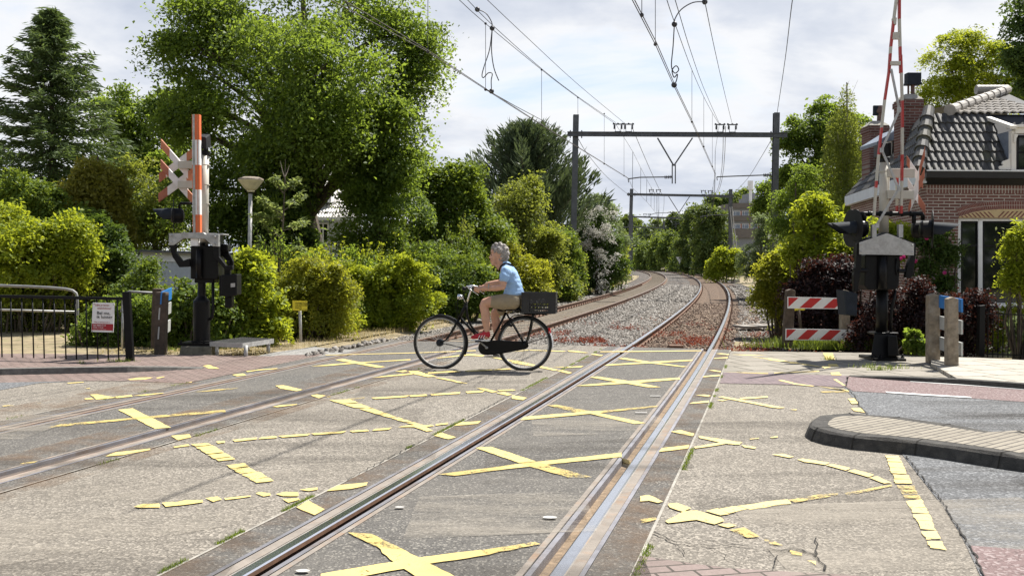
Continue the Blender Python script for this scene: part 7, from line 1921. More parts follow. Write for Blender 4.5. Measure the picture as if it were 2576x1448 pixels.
# ---------------------------------------------------------------- white dormer house behind the tall tree
YW2 = 37.0
E1 = lambda x, y: (603.7+.30115*x, 369+.30115*y)
def e1p(x, y, d=0.0): return at(*E1(x, y), YW2+d)
g = e1p(700, 900); g.z = -.3
T = thing('white_house', g, 'white house with grey tiled roof glimpsed under the tall leafy tree', 'house')
mb = MB(); q = [e1p(430, 900), e1p(1000, 900), e1p(1000, 596), e1p(430, 596)]
for p in q[:2]: p.z = -.3
mb.prism(q, (0, 5, 0)); mb.build('wall', M['greypaint'], T)
ea, eb = e1p(420, 592, -.3), e1p(1020, 596, -.3); ra, rb_ = e1p(420, 100, 4.2), e1p(1020, 100, 4.2); ra.x, rb_.x = ea.x, eb.x
n3 = (eb-ea).cross(ra-ea).normalized(); n3 = n3 if n3.z > 0 else -n3
mb = MB(); tiles(mb, lambda s_, t: (ea.lerp(eb, s_).lerp(ra.lerp(rb_, s_), t), n3), 26, 13, .03, None, 5, .04); rf = mb.build('roof', M['tilegrey'], T)
mb = MB(); mb.bar(ea+Vector((0, -.05, -.03)), eb+Vector((0, -.05, -.03)), .14, .10); mb.build('gutter', M['whitep'], rf)
def wnd(x0, x1, y0_, y1_, d, cols=2):
    mb = MB(); w_ = (x1-x0)/cols; b_ = 9
    for i in range(cols+1): x = x0+i*w_; mb.prism([e1p(x-b_/2, y1_, d), e1p(x+b_/2, y1_, d), e1p(x+b_/2, y0_, d), e1p(x-b_/2, y0_, d)], (0, .08, 0))
    for y in (y0_, y1_, y0_+(y1_-y0_)*.3): mb.prism([e1p(x0, y+b_/2, d-.004), e1p(x1, y+b_/2, d-.004), e1p(x1, y-b_/2, d-.004), e1p(x0, y-b_/2, d-.004)], (0, .07, 0))
    wn_ = mb.build('window', M['whitep'], T); mb = MB(); mb.quad(e1p(x0, y1_, d+.05), e1p(x1, y1_, d+.05), e1p(x1, y0_, d+.05), e1p(x0, y0_, d+.05)); mb.build('pane', M['glass'], wn_)
wnd(610, 735, 640, 800, -.1, 3)
mb = MB(); mb.prism([e1p(622, 465, .4), e1p(762, 465, .4), e1p(762, 362, .4), e1p(690, 320, .4), e1p(622, 362, .4)], (0, 2.5, 0)); mb.build('dormer', M['whitep'], T)
wnd(645, 735, 375, 455, .3, 2)

# ---------------------------------------------------------------- white garage
YA = 27.0
def ga(x, y, d=0.0): return at(.46326*x, 268.3+.46326*y, YA+d)
g = ga(850, 1020); g.z = -.3
T = thing('garage', g, 'low white flat roofed garage with ribbed doors behind the left crossing signal', 'garage')
mb = MB(); q = [ga(600, 1020), ga(1160, 1020), ga(1160, 792), ga(600, 776)]
for p in q[:2]: p.z = -.3
mb.prism(q, (0, 5, 0)); mb.build('wall', M['whitep'], T)
mb = MB(); mb.prism([ga(590, 782, -.25), ga(1170, 800, -.25), ga(1170, 790, -.25), ga(590, 770, -.25)], (0, 5.5, 0)); mb.build('roof', M['darksteel'], T)
mb = MB(); mb.prism([ga(640, 832, -.06), ga(1160, 850, -.06), ga(1160, 838, -.06), ga(640, 822, -.06)], (0, .06, 0)); 
for x in (675, 862, 1045): mb.prism([ga(x-8, 1020, -.05), ga(x+8, 1020, -.05), ga(x+8, 838, -.05), ga(x-8, 832, -.05)], (0, .05, 0))
mb.build('trim', M['whitep'], T)
for x0, x1 in ((686, 852), (872, 1035)):
    mb = MB(); n = 22
    for i in range(n):
        a = x0+(x1-x0)*i/n; b_ = x0+(x1-x0)*(i+.55)/n; c_ = x0+(x1-x0)*(i+1)/n
        mb.prism([ga(a, 1016, -.03), ga(b_, 1016, -.03), ga(b_, 842, -.03), ga(a, 842, -.03)], (0, .03, 0)); mb.quad(ga(b_, 1016, -.008), ga(c_, 1016, -.008), ga(c_, 842, -.008), ga(b_, 842, -.008))
    mb.build('garage_door', M['greypaint'], T)
mb = MB(); mb.prism([ga(739, 812, -.03), ga(754, 812, -.03), ga(754, 784, -.03), ga(739, 784, -.03)], (0, .02, 0)); mb.build('vent', M['darksteel'], T)

# ---------------------------------------------------------------- flat roofed apartment building in the distance
YP = 125.0
def ap(x, y, d=0.0): return at(1509.3+.23163*x, 436+.23163*y, YP+d)
g = ap(1550, 900); g.z = 0
T = thing('apartment_building', g, 'brown flat roofed apartment building with white windows far behind the right trees', 'building')
M['brownconc'] = plain('brown_cladding', (.15, .132, .115), .85, var=.15, scale=.6); M['greyconc'] = plain('grey_band', (.22, .23, .245), .8, var=.1, scale=.6)
bands = [(322, 378, 'brownconc', .0), (378, 405, 'greyconc', .35), (405, 462, 'greyconc', .5), (462, 516, 'brownconc', .0), (516, 545, 'greyconc', .35), (545, 602, 'greyconc', .5), (602, 700, 'brownconc', 0.0), (700, 960, 'greyconc', .4)]
for y0_, y1_, mt, d in bands:
    mb = MB(); mb.prism([ap(1440, y1_, d), ap(2000, y1_, d), ap(2000, y0_, d), ap(1440, y0_, d)], (0, 12, 0)); sh_ = (ap(1440, y0_, d), ap(1440, y1_, d))
    a, b_ = ap(1285, y0_+30, 14+d), ap(1285, y1_+24, 14+d); mb.poly([sh_[0]+Vector((-.01, 0, 0)), sh_[1]+Vector((-.01, 0, 0)), b_, a]); mb.build('wall', M[mt], T)
for yy in (408, 548):
    for i in range(6):
        x0 = 1448+i*94; mb = MB(); mb.prism([ap(x0, yy+50, .4), ap(x0+78, yy+50, .4), ap(x0+78, yy, .4), ap(x0, yy, .4)], (0, .09, 0)); wn_ = mb.build('window', M['whitep'], T)
        mb = MB()
        for a, b_ in ((5, 26), (30, 73)): mb.quad(ap(x0+a, yy+46, .38), ap(x0+b_, yy+46, .38), ap(x0+b_, yy+5, .38), ap(x0+a, yy+5, .38))
        mb.build('pane', M['lead'], wn_)
        mb = MB(); mb.prism([ap(x0+80, yy+50, .42), ap(x0+90, yy+50, .42), ap(x0+90, yy, .42), ap(x0+80, yy, .42)], (0, .06, 0)); mb.build('red_panel', M['redbrown'], T)
mb = MB(); mb.prism([ap(1585, 325, 3), ap(1720, 325, 3), ap(1720, 215, 3), ap(1620, 215, 3), ap(1620, 262, 3), ap(1585, 262, 3)], (0, 4, 0)); mb.build('roof_hut', M['greyconc'], T)
mb = MB(); mb.tube([ap(1634, 325, 2), ap(1634, 175, 2)], .18, 8); mb.tube([ap(1634, 178, 2), ap(1635, 82, 2)], .36, 8); mb.build('antenna', M['whitep'], T)
# cable trough lid beside the track
c = G(1925, 822, -.05)
mb = MB()
for i in range(4): mb.box(c+Vector((-.55+i*.42, .15*i-.2, .02+.01*i)), (.40, .7, .06), Matrix.Rotation(R_(12+4*i), 3, 'Z'))
tag(mb.build('trough_lid', M['filler'], bevel=.008), 'pale concrete cable trough lids lying among the weeds right of the track', 'concrete lids')
# yellow chock lying in the rail groove
mb = MB(); p = [FC0 for FC0 in (G(1288+.25486*1075, 838.5+.25486*1222, .01), G(1288+.25486*1160, 838.5+.25486*1250, .01), G(1288+.25486*1175, 838.5+.25486*1280, -.02), G(1288+.25486*1090, 838.5+.25486*1262, -.02))]
mb.prism(p, (0, .0, -.03)); tag(mb.build('paint_lump', M['yellowpale']), 'yellow painted lump stuck in the rail groove of the near track', 'paint lump')
# ================================================================== CYCLIST
def cu_(x, y): return ((1500+x/2.681)*.67083, (880+y/2.681)*.67083)
gr, gf = G(*cu_(1250, 1362)), G(*cu_(403, 1345))
gr.z = gf.z = 0
fd = (gf-gr); SCL = fd.length/1.219; fd.normalize()
rz = math.atan2(fd.y, fd.x)
def at_local(ob):
    ob.rotation_euler = (0, 0, rz); ob.scale = (SCL,)*3
def B(x, y, l=0.0):
    X = (1250-x)/695.0; return Vector((X, l, (1362-X*695*.0201-y)/695.0))
def lthing(name, lab, cat):
    T = thing(name, (0, 0, 0), lab, cat); T.location = gr; at_local(T); T['_o'] = [0, 0, 0]; return T
M['tan'] = plain('skin', (.56, .32, .22), .55, var=.10, scale=14); M['shirt'] = plain('light_blue_shirt', (.30, .47, .72), .85, var=.08, scale=9, bmp=.15)
M['khaki'] = plain('khaki_shorts', (.30, .245, .165), .9, var=.10, scale=12, bmp=.2); M['shoe'] = plain('red_shoe', (.42, .012, .025), .6, var=.15); M['hair'] = plain('grey_hair', (.30, .275, .25), .7, var=.55, scale=34, bmp=.6)
M['crate'] = plain('black_plastic', (.018, .018, .02), .45, var=.2); M['lens'] = plain('red_lens', (.55, .01, .01), .2); M['fender'] = plain('white_reflector', (.72, .72, .74), .35)
bike = lthing('bicycle', 'black city bicycle with curved step-through frame crossing the tracks', 'bicycle')
hr, hf = B(1250, 1100), B(403, 1083)
WR = .372
def wheel(nm, c):
    mb = MB(); n = 64
    mb.tube([c+Vector((math.cos(a)*WR, 0, math.sin(a)*WR)) for a in np.linspace(0, 2*math.pi, n, endpoint=False)], .021, 10, closed=True)
    w = mb.build(nm, M['rubber'], bike, smooth=True)
    mb = MB(); mb.tube([c+Vector((math.cos(a)*(WR-.026), 0, math.sin(a)*(WR-.026))) for a in np.linspace(0, 2*math.pi, n, endpoint=False)], .0115, 8, closed=True, flat=1.0); mb.build('rim', M['galvmatt'], w, smooth=True, origin=(0, 0, 0))
    mb = MB()
    for i in range(36):
        a = 2*math.pi*i/36; s_ = -1 if i % 2 else 1; b_ = a+(.75 if (i//2) % 2 else -.75)
        mb.tube([c+Vector((math.cos(b_)*.032, s_*.032, math.sin(b_)*.032)), c+Vector((math.cos(a)*(WR-.03), 0, math.sin(a)*(WR-.03)))], .0016, 4, cap=False)
    mb.build('spokes', M['galvmatt'], w, origin=(0, 0, 0))
    mb = MB(); big = nm == 'front_wheel'; r_ = .052 if big else .045
    mb.lathe(c-Vector((0, .055, 0)), [(.012, -.02), (.012, 0), (r_, .005), (r_, .02), (r_*.7, .03), (r_*.7, .08), (r_, .09), (r_, .105), (.012, .11), (.012, .13)], 20, axis=(0, 1, 0)); mb.build('hub', M['bluegrey'], w, origin=(0, 0, 0))
    return w
wheel('front_wheel', hf); wheel('rear_wheel', hr)
bb = B(880, 1132)
mb = MB(); ft = .0165
ht, hb_ = B(668, 690), B(590, 855)
mb.tube([ht, hb_], .022, 10)
mb.tube([B(664, 705), B(668, 770), B(680, 840), B(708, 910), B(750, 965), B(800, 1005), B(850, 1080)], ft, 10)
mb.tube([B(604, 835), B(740, 985), B(860, 1110)], ft, 10)
mb.tube([bb, B(1000, 915), B(1062, 790)], ft, 10)
for l in (-.055, .055):
    mb.tube([B(1068, 800, l*.3), B(1120, 880, l), hr+Vector((0, l*1.1, 0))], .0095, 8); mb.tube([bb+Vector((0, l*.5, 0)), hr+Vector((0, l*1.1, 0))], .0095, 8)
mb.tube([bb-Vector((0, .045, 0)), bb+Vector((0, .045, 0))], .026, 12); mb.build('frame', M['black'], bike, smooth=True)
mb = MB(); mb.tube([B(1062, 790), B(1082, 755)], .0125, 10); mb.build('seat_post', M['chrome'], bike, smooth=True)
mb = MB(); sp0 = B(1110, 752)
for t, w_, z_ in ((-.12, .085, .0), (-.07, .095, .012), (0, .07, .008), (.07, .04, .004), (.14, .026, .0)): mb.ball(sp0+Vector((t, 0, z_-.01)), (.055, w_, .03), 12, 8)
sd = mb.build('saddle', M['blackmatt'], bike, smooth=True)
mb = MB()
for l in (-.06, .06): mb.tube([B(1140, 770, l)+Vector((0, 0, -.012*i)) + Vector((.022*math.cos(i*1.6), .022*math.sin(i*1.6), 0)) for i in range(10)], .003, 5)
mb.build('saddle_springs', M['chrome'], sd, origin=(0, 0, 0))
# fork
mb = MB()
for l in (-.05, .05): mb.tube([B(588, 858, l*.9), B(560, 905, l), B(500, 1010, l), B(465, 1055, l), hf+Vector((0, l*1.1, 0))], [.014, .0135, .011, .010, .009], 8)
mb.tube([B(588, 858, -.048), B(588, 858, .048)], .016, 8); mb.tube([hb_, B(585, 862)], .02, 8); mb.build('fork', M['black'], bike, smooth=True)
mb = MB(); st_ = B(718, 532); mb.tube([B(670, 686), B(692, 615), B(712, 555), st_], .0125, 8)
pts = lambda s_: [st_, st_+Vector((.045, s_*.07, .012)), st_+Vector((.055, s_*.15, .012)), st_+Vector((.02, s_*.225, .014)), st_+Vector((-.06, s_*.255, -.006)), st_+Vector((-.10, s_*.262, -.022))]
for s_ in (-1, 1):
    P = pts(s_); mb.tube(smooth_(P, 5), .0108, 8)
mb.build('handlebar', M['chrome'], bike, smooth=True)
for s_ in (-1, 1):
    P = pts(s_); mb = MB(); mb.tube([P[4]+(P[3]-P[4])*.15, P[5], P[5]+(P[5]-P[4])*.75], [.016, .0165, .015], 10); mb.build('grip', M['rubber'], bike, smooth=True)
    mb = MB(); mb.tube([P[3]+Vector((.0, 0, -.012)), P[3]+Vector((-.03, s_*.01, -.04)), P[4]+Vector((-.03, s_*.01, -.065)), P[5]+Vector((-.04, 0, -.085))], .0055, 6); mb.build('brake_lever', M['chrome'], bike, smooth=True)
mb = MB(); mb.ball(B(650, 545, .07), (.032, .032, .028), 12, 8); mb.lathe(B(650, 545, .07)-Vector((0, 0, .03)), [(.02, 0), (.036, .008), (.036, .014), (.02, .02)], 14); mb.build('bell', M['blackmatt'], bike, smooth=True)
mb = MB(); c = B(608, 628, .0); mb.lathe(c+Vector((-.035, 0, -.004)), [(.012, 0), (.03, .012), (.036, .045), (.038, .075), (.03, .082)], 16, axis=(1, 0, .05)); mb.tube([c+Vector((-.02, 0, 0)), B(660, 690)], .006, 6); mb.build('headlight', M['chrome'], bike, smooth=True)
# cables
mb = MB()
for l, a in ((.06, (560, 740)), (-.05, (575, 720)), (.02, (640, 760))): mb.tube(smooth_([st_+Vector((.05, l*1.5, .0)), B(640, 600, l), B(a[0], a[1]-40, l*.6), B(590, 850, l*.4)], 5), .003, 5)
mb.build('cable', M['blackmatt'], bike, smooth=True)
# mudguards
def guard(c, a0, a1, w_=.03, r_=WR+.035):
    mb = MB(); n = 40; prev = None
    for i in range(n+1):
        a = math.radians(a0+(a1-a0)*i/n); d = Vector((math.cos(a), 0, math.sin(a))); row = [c+d*(r_-.014)+Vector((0, -w_, 0)), c+d*r_+Vector((0, -w_*.6, 0)), c+d*r_+Vector((0, w_*.6, 0)), c+d*(r_-.014)+Vector((0, w_, 0))]
        if prev:
            for k in range(3): mb.quad(prev[k], prev[k+1], row[k+1], row[k])
        prev = row
    return mb
guard(hf, 77, 205).build('mudguard', M['black'], bike, smooth=True)
g2 = guard(hr, -10, 148)
rg = guard(hr, 24, 150).build('mudguard', M['black'], bike, smooth=True)
rg = [o for o in scene.objects if o.name.startswith('mudguard')][-1]
guard(hr, 24, 150)
# rear guard runs over the back of the wheel: local -x is the back, so angles 90..200
for o in [o for o in scene.objects if o.name.startswith('mudguard')][-1:]: bpy.data.objects.remove(o)
rg = guard(hr, 30, 152).build('mudguard', M['black'], bike, smooth=True)
guard(hr, 152, 186, .031, WR+.037).build('mudguard_tip', M['fender'], rg, smooth=True, origin=(0, 0, 0))
mb = MB(); c = B(1496, 968); mb.box(c, (.035, .05, .085), Matrix.Rotation(.2, 3, 'Y')); mb.build('rear_light', M['lens'], bike, bevel=.01)
mb = MB()
for l in (-.05, .05): mb.tube([hr+Vector((0, l, 0)), B(1515, 1022, l*.6)], .004, 5); mb.tube([hf+Vector((0, l, 0)), B(650, 1142, l*.6)], .004, 5)
mb.build('mudguard_stay', M['black'], bike)
# chain case, crank, pedals
mb = MB(); o_ = [(B(865+72*math.cos(a), 1132+74*math.sin(a), 0)) for a in np.linspace(math.pi*.42, math.pi*1.5, 16)]
o_ += [B(900, 1060), B(1060, 1062), B(1230, 1072), B(1290, 1092), B(1296, 1125), B(1270, 1146), B(1100, 1180), B(950, 1205)]
q = [p+Vector((0, .035, 0)) for p in o_]; mb.prism(q, (0, .032, 0)); mb.build('chain_case', M['black'], bike, bevel=.01)
for s_, px_, py_ in ((1, 803, 1064), (-1, 956, 1222)):
    l = .085*s_; e = B(px_, py_, l); mb = MB(); mb.tube([bb+Vector((0, l*.82, 0)), e], [.014, .010], 8); mb.lathe(bb+Vector((0, l*.82-.012*s_, 0)), [(.02, 0), (.02, .026)], 12, axis=(0, s_, 0)); mb.build('crank', M['galv'], bike, smooth=True)
    mb = MB(); mb.box(e+Vector((0, s_*.055, 0)), (.085, .085, .022)); mb.build('pedal', M['rubber'], bike, bevel=.006)
# carrier
mb = MB()
for l in (-.06, .06):
    mb.tube([B(1100, 850, l), B(1140, 818, l), B(1240, 806, l), B(1440, 806, l), B(1470, 815, l)], .007, 6)
    mb.bar(B(1336, 808, l*1.1), B(1298, 1000, l*1.15), .030, .022); mb.bar(B(1298, 1000, l*1.15), B(1262, 1118, l*1.1), .045, .022)
for x in (1150, 1230, 1310, 1390, 1460): mb.tube([B(x, 806, -.06), B(x, 806, .06)], .005, 6)
mb.build('carrier', M['black'], bike)
mb = MB(); mb.tube([bb+Vector((0, .05, 0)), B(905, 1075, .06), B(910, 1095, .06)], .006, 6); mb.tube([B(1080, 905, .05), B(1130, 920, .05)], .018, 8); mb.build('frame_lock', M['black'], bike)
# ---- crate on the carrier
cr = lthing('crate', 'black plastic crate with slotted sides on the rear carrier of the bicycle', 'crate')
x0, x1, z0, z1, lw = B(1558, 800).x, B(1236, 800).x, B(1400, 797).z, B(1400, 590).z, .15
def wall_slots(mb, P0, P1, nx, rows, zz0, zz1, th):
    """a wall from P0 to P1 built of bars round rows of slots"""
    L_ = P1-P0; up = Vector((0, 0, 1)); z = [zz0]+[v for r_ in rows for v in r_]+[zz1]
    n = L_.cross(up).normalized()*th
    def pan(a, b_, za, zb):
        p = [P0+L_*a, P0+L_*b_, P0+L_*b_, P0+L_*a]; p = [Vector((q.x, q.y, zq)) for q, zq in zip(p, (za, za, zb, zb))]; mb.prism(p, n)
    for i in range(0, len(z)-1, 2): pan(0, 1, z[i], z[i+1])
    for r_ in rows:
        a0, a1 = .20, .80
        pan(0, a0, r_[0], r_[1]); pan(a1, 1, r_[0], r_[1]); w_ = (a1-a0)/nx
        for i in range(1, nx): pan(a0+w_*i-w_*.22, a0+w_*i+w_*.22, r_[0], r_[1])
H_ = z1-z0
rows = [(z0+H_*(.07+.155*i), z0+H_*(.07+.155*i+.105)) for i in range(3)]
mb = MB()
for l in (lw, -lw): wall_slots(mb, Vector((x0, l, 0)), Vector((x1, l, 0)), 11, rows, z0, z1, -.006 if l > 0 else .006)
for xx in (x0, x1): wall_slots(mb, Vector((xx, -lw+.007, 0)), Vector((xx, lw-.007, 0)), 6, rows, z0, z1, .006 if xx == x1 else -.006)
mb.build('side_walls', M['crate'], cr)
mb = MB()
for l in (lw+.006, -lw-.006):
    for zz in (z1-.006, z0+.012, z1-.05): mb.bar((x0-.008, l, zz), (x1+.008, l, zz), .014, .016)
    for xx in (x0-.004, x1+.004, x0+(x1-x0)*.2, x0+(x1-x0)*.8): mb.bar((xx, l, z0+.02), (xx, l, z1-.014), .012, .014, up=(0, 1, 0))
for xx in (x0-.006, x1+.006): mb.bar((xx, -lw+.002, z1-.006), (xx, lw-.002, z1-.006), .014, .016)
mb.build('rim', M['crate'], cr)
mb = MB(); mb.box(((x0+x1)/2, 0, z0+.004), (x1-x0-.02, 2*lw-.02, .008)); mb.build('floor', M['crate'], cr)
mb = MB(); r = np.random.default_rng(5)
for i in range(26):
    p = B(1330+r.random()*140, 650+r.random()*40, lw+.0135); w_, h_ = .004+.012*r.random(), .003+.008*r.random(); mb.quad(p, p+Vector((w_, 0, 0)), p+Vector((w_, 0, h_)), p+Vector((0, 0, h_)))
mb.build('worn_print', plain('worn_print', (.12, .12, .12), .7), cr)

# ---- the rider
person = lthing('person', 'grey haired rider in light blue t-shirt, khaki shorts and red shoes cycling left', 'person')
def cap(mb, a, b_, ra, rb, n=9, sq=1.0):
    for i in range(n+1):
        t = i/n; mb.ball(Vector(a).lerp(Vector(b_), t), (ra+(rb-ra)*t), 12, 8)
def chain(mb, P, rad, n=7):
    for (a, b_), (ra, rb) in zip(zip(P[:-1], P[1:]), zip(rad[:-1], rad[1:])): cap(mb, a, b_, ra, rb, n)
def remesh(ob, vox, it=6, fac=.5):
    m = ob.modifiers.new('skin', 'REMESH'); m.mode = 'VOXEL'; m.voxel_size = vox; m.use_smooth_shade = True
    s_ = ob.modifiers.new('smooth', 'SMOOTH'); s_.iterations = it; s_.factor = fac
    return ob
mb = MB()
# head
Hc = B(990, 212)
mb.ball(Hc+Vector((-.012, 0, .012)), (.103, .078, .108), 20, 14); mb.ball(B(950, 232), (.060, .066, .085), 16, 12); mb.ball(B(948, 278), (.048, .052, .052), 14, 10)
mb.ball(B(934, 304), (.032, .034, .028), 12, 8); mb.ball(B(930, 180), (.034, .06, .048), 14, 10); mb.ball(B(921, 200), (.018, .046, .016), 12, 8)
chain(mb, [B(914, 208), B(906, 230), B(900, 243)], [.012, .014, .0145], 4); mb.ball(B(908, 249), (.018, .018, .010), 10, 6); mb.ball(B(912, 246, .012), .010, 8, 6); mb.ball(B(912, 246, -.012), .010, 8, 6)
mb.ball(B(911, 270), (.017, .026, .010), 10, 6); mb.ball(B(915, 285), (.016, .024, .011), 10, 6)
for l in (-.034, .034): mb.ball(B(928, 248, l), (.022, .020, .022), 10, 8); mb.ball(B(923, 203, l*.9), (.014, .022, .008), 10, 6)
for s_ in (-1, 1): mb.ball(B(1018, 240, s_*.078), (.020, .010, .033), 10, 8); mb.ball(B(1010, 262, s_*.076), (.010, .008, .014), 8, 6)
chain(mb, [B(995, 275), B(1020, 320), B(1060, 365)], [.056, .055, .075]); chain(mb, [B(955, 298), B(1005, 345)], [.030, .045], 5)
# torso core
for x, y, fb, lat in ((1150, 640, .11, .145), (1140, 560, .105, .13), (1120, 480, .105, .13), (1095, 410, .10, .15), (1078, 365, .075, .14)): mb.ball(B(x, y), (fb, lat, .09), 18, 12)
# arms
hands = {}
for s_, P, R in ((1, [B(1072, 372, .165), B(1072, 400, .185), B(1058, 480, .215), B(1050, 532, .225), B(985, 540, .232), B(900, 545, .245), B(845, 538, .254)], [.056, .055, .049, .043, .046, .036, .0265]),
                 (-1, [B(1055, 368, -.165), B(1040, 400, -.185), B(1005, 460, -.23), B(985, 492, -.245), B(940, 498, -.25), B(870, 505, -.255), B(838, 512, -.256)], [.056, .054, .047, .041, .044, .034, .0265])):
    chain(mb, P, R, 6)
    g0 = pts(s_)[5]; ax = (pts(s_)[5]-pts(s_)[4]).normalized(); w = P[-1]
    out_ = Vector((0, s_, 0)); out_ = (out_-ax*out_.dot(ax)).normalized(); up_ = ax.cross(out_)
    if up_.z < 0: up_ = -up_
    gc = g0+ax*.015
    for k in range(4):       # palm rays from the wrist to each knuckle
        kn = gc-ax*(.036-.023*k)+up_*.020+out_*.026; kn += ax*.012
        cap(mb, w.lerp(kn, .25), kn, .0165, .0125, 6)
        fl = (1.0, 1.08, 1.02, .84)[k]; prev = kn; fr_ = .0092 if k < 3 else .0080
        for a in (15, -38, -92, -140):
            q = kn-up_*.020-out_*.026+(out_*math.cos(R_(a))+up_*math.sin(R_(a)))*.030*(.96+.06*fl); cap(mb, prev, q, fr_, fr_*.94, 4); prev = q
    th0 = w.lerp(gc+up_*.012-out_*.012, .45); th1 = gc-ax*.030+up_*.024-out_*.014; th2 = gc-ax*.058+up_*.020-out_*.022
    cap(mb, th0, th1, .0145, .0110, 5); cap(mb, th1, th2, .0108, .0088, 5)
# legs
for s_, P, R in ((1, [B(1140, 672, .095), B(1040, 680, .105), B(930, 678, .108), B(866, 688, .108), B(852, 720, .106), B(868, 790, .105), B(872, 860, .104), B(882, 935, .103), B(884, 985, .103)], [.108, .100, .083, .066, .064, .066, .062, .045, .037]),
                 (-1, [B(1140, 680, -.095), B(1060, 722, -.10), B(985, 768, -.103), B(945, 800, -.104), B(944, 832, -.104), B(958, 900, -.104), B(965, 970, -.104), B(980, 1065, -.104), B(985, 1125, -.104)], [.108, .098, .080, .066, .063, .066, .062, .045, .037])):
    chain(mb, P, R, 7)
chain(mb, [B(884, 985, .103), B(880, 1020, .103)], [.036, .04], 3); chain(mb, [B(985, 1125, -.104), B(985, 1170, -.104)], [.036, .04], 3)
body = remesh(mb.build('body', M['tan'], person, origin=(0, 0, 0)), .0056, 3)
# eyes, brows, mouth
for s_ in (-1, 1):
    mb = MB(); mb.ball(B(918, 219, s_*.034), (.011, .013, .0075), 10, 8); mb.tube([B(908, 203, s_*.014), B(907, 199, s_*.030), B(915, 201, s_*.046)], .0045, 6); mb.build('eye', M['black'], body, origin=(0, 0, 0), smooth=True)
mb = MB(); mb.tube([B(908, 278, -.018), B(905.5, 277, 0), B(908, 278, .018), B(914, 276, .026)], .0035, 6); mb.build('mouth', M['redbrown'], body, origin=(0, 0, 0), smooth=True)
# hair: curls over crown, sides and nape
mb = MB(); r = np.random.default_rng(77)
for _ in range(520):
    d = Vector(unit(r.normal(size=3))); 
    p = B(1000, 195)+Vector((d.x*.104, d.y*.084, d.z*.104))
    X = p.x-Hc.x; Zz = p.z-Hc.z
    if X > .050 and Zz < .070: continue
    if X > .0 and Zz < -.010+.35*X: continue
    if Zz < -.095: continue
    if abs(d.y) > .6 and X > -.035 and Zz < .03: continue
    mb.ball(p+Vector(r.normal(size=3))*.006, .012+.017*r.random(), 7, 5)
for x, y in ((930, 148), (938, 130), (960, 112), (1000, 108), (1040, 128), (1068, 160), (1078, 205), (1072, 245), (1055, 275)):
    for l in (-.03, 0, .03): mb.ball(B(x, y, l), .028, 9, 6)
remesh(mb.build('hair', M['hair'], person, origin=(0, 0, 0)), .0058, 1, .35)
# loose curls
lv = []; n = 420; d = unit(r.normal(size=(n, 3)))
mb = MB()
for q in d:
    p = B(1000, 195)+Vector((q[0]*.116, q[1]*.094, q[2]*.116)); X, Zz = p.x-Hc.x, p.z-Hc.z
    if (X > .055 and Zz < .08) or Zz < -.09 or (X > 0 and Zz < .02) or (abs(q[1]) > .6 and X > -.035 and Zz < .03): continue
    t = Vector(unit(r.normal(size=3))); mb.tube([p, p+t*.012+Vector(q)*.010, p+t*.016+Vector(q)*.004], [.0035, .003, .0012], 4)
mb.build('hair_curls', plain('silver_hair', (.50, .47, .44), .5, var=.4, scale=40), person, origin=(0, 0, 0))['kind'] = 'stuff'
# shirt
mb = MB()
for x, y, fb, lat, h_ in ((1142, 600, .150, .172, .05), (1140, 570, .138, .166, .06), (1136, 530, .130, .16, .07), (1122, 490, .130, .158, .07), (1106, 450, .130, .16, .07), (1094, 410, .124, .17, .07), (1085, 375, .108, .165, .06), (1074, 345, .080, .125, .05), (1066, 318, .070, .085, .035), (1058, 300, .052, .066, .024)):
    mb.ball(B(x, y), (fb, lat, h_*1.45), 24, 14)
chain(mb, [B(1078, 366, .10), B(1072, 382, .165), B(1066, 425, .20), B(1060, 450, .207)], [.070, .078, .074, .070], 8); chain(mb, [B(1060, 368, -.12), B(1045, 390, -.175), B(1022, 430, -.205)], [.070, .076, .070], 8)
sh = remesh(mb.build('shirt', M['shirt'], person, origin=(0, 0, 0)), .0075, 16)
tx = bpy.data.textures.new('cloth_folds', 'CLOUDS'); tx.noise_scale = .09; dmod = sh.modifiers.new('folds', 'DISPLACE'); dmod.texture = tx; dmod.strength = .022; dmod.mid_level = .5
# shorts
mb = MB(); mb.ball(B(1155, 655), (.128, .168, .098), 20, 12); mb.ball(B(1160, 622), (.118, .160, .05), 20, 12)
chain(mb, [B(1140, 672, .09), B(1040, 680, .106), B(962, 680, .108)], [.118, .112, .097], 9); chain(mb, [B(1140, 682, -.09), B(1060, 724, -.10), B(1010, 753, -.10)], [.118, .110, .100], 8)
so_ = remesh(mb.build('shorts', M['khaki'], person, origin=(0, 0, 0)), .008, 4)
dmod = so_.modifiers.new('folds', 'DISPLACE'); dmod.texture = tx; dmod.strength = .016; dmod.mid_level = .5
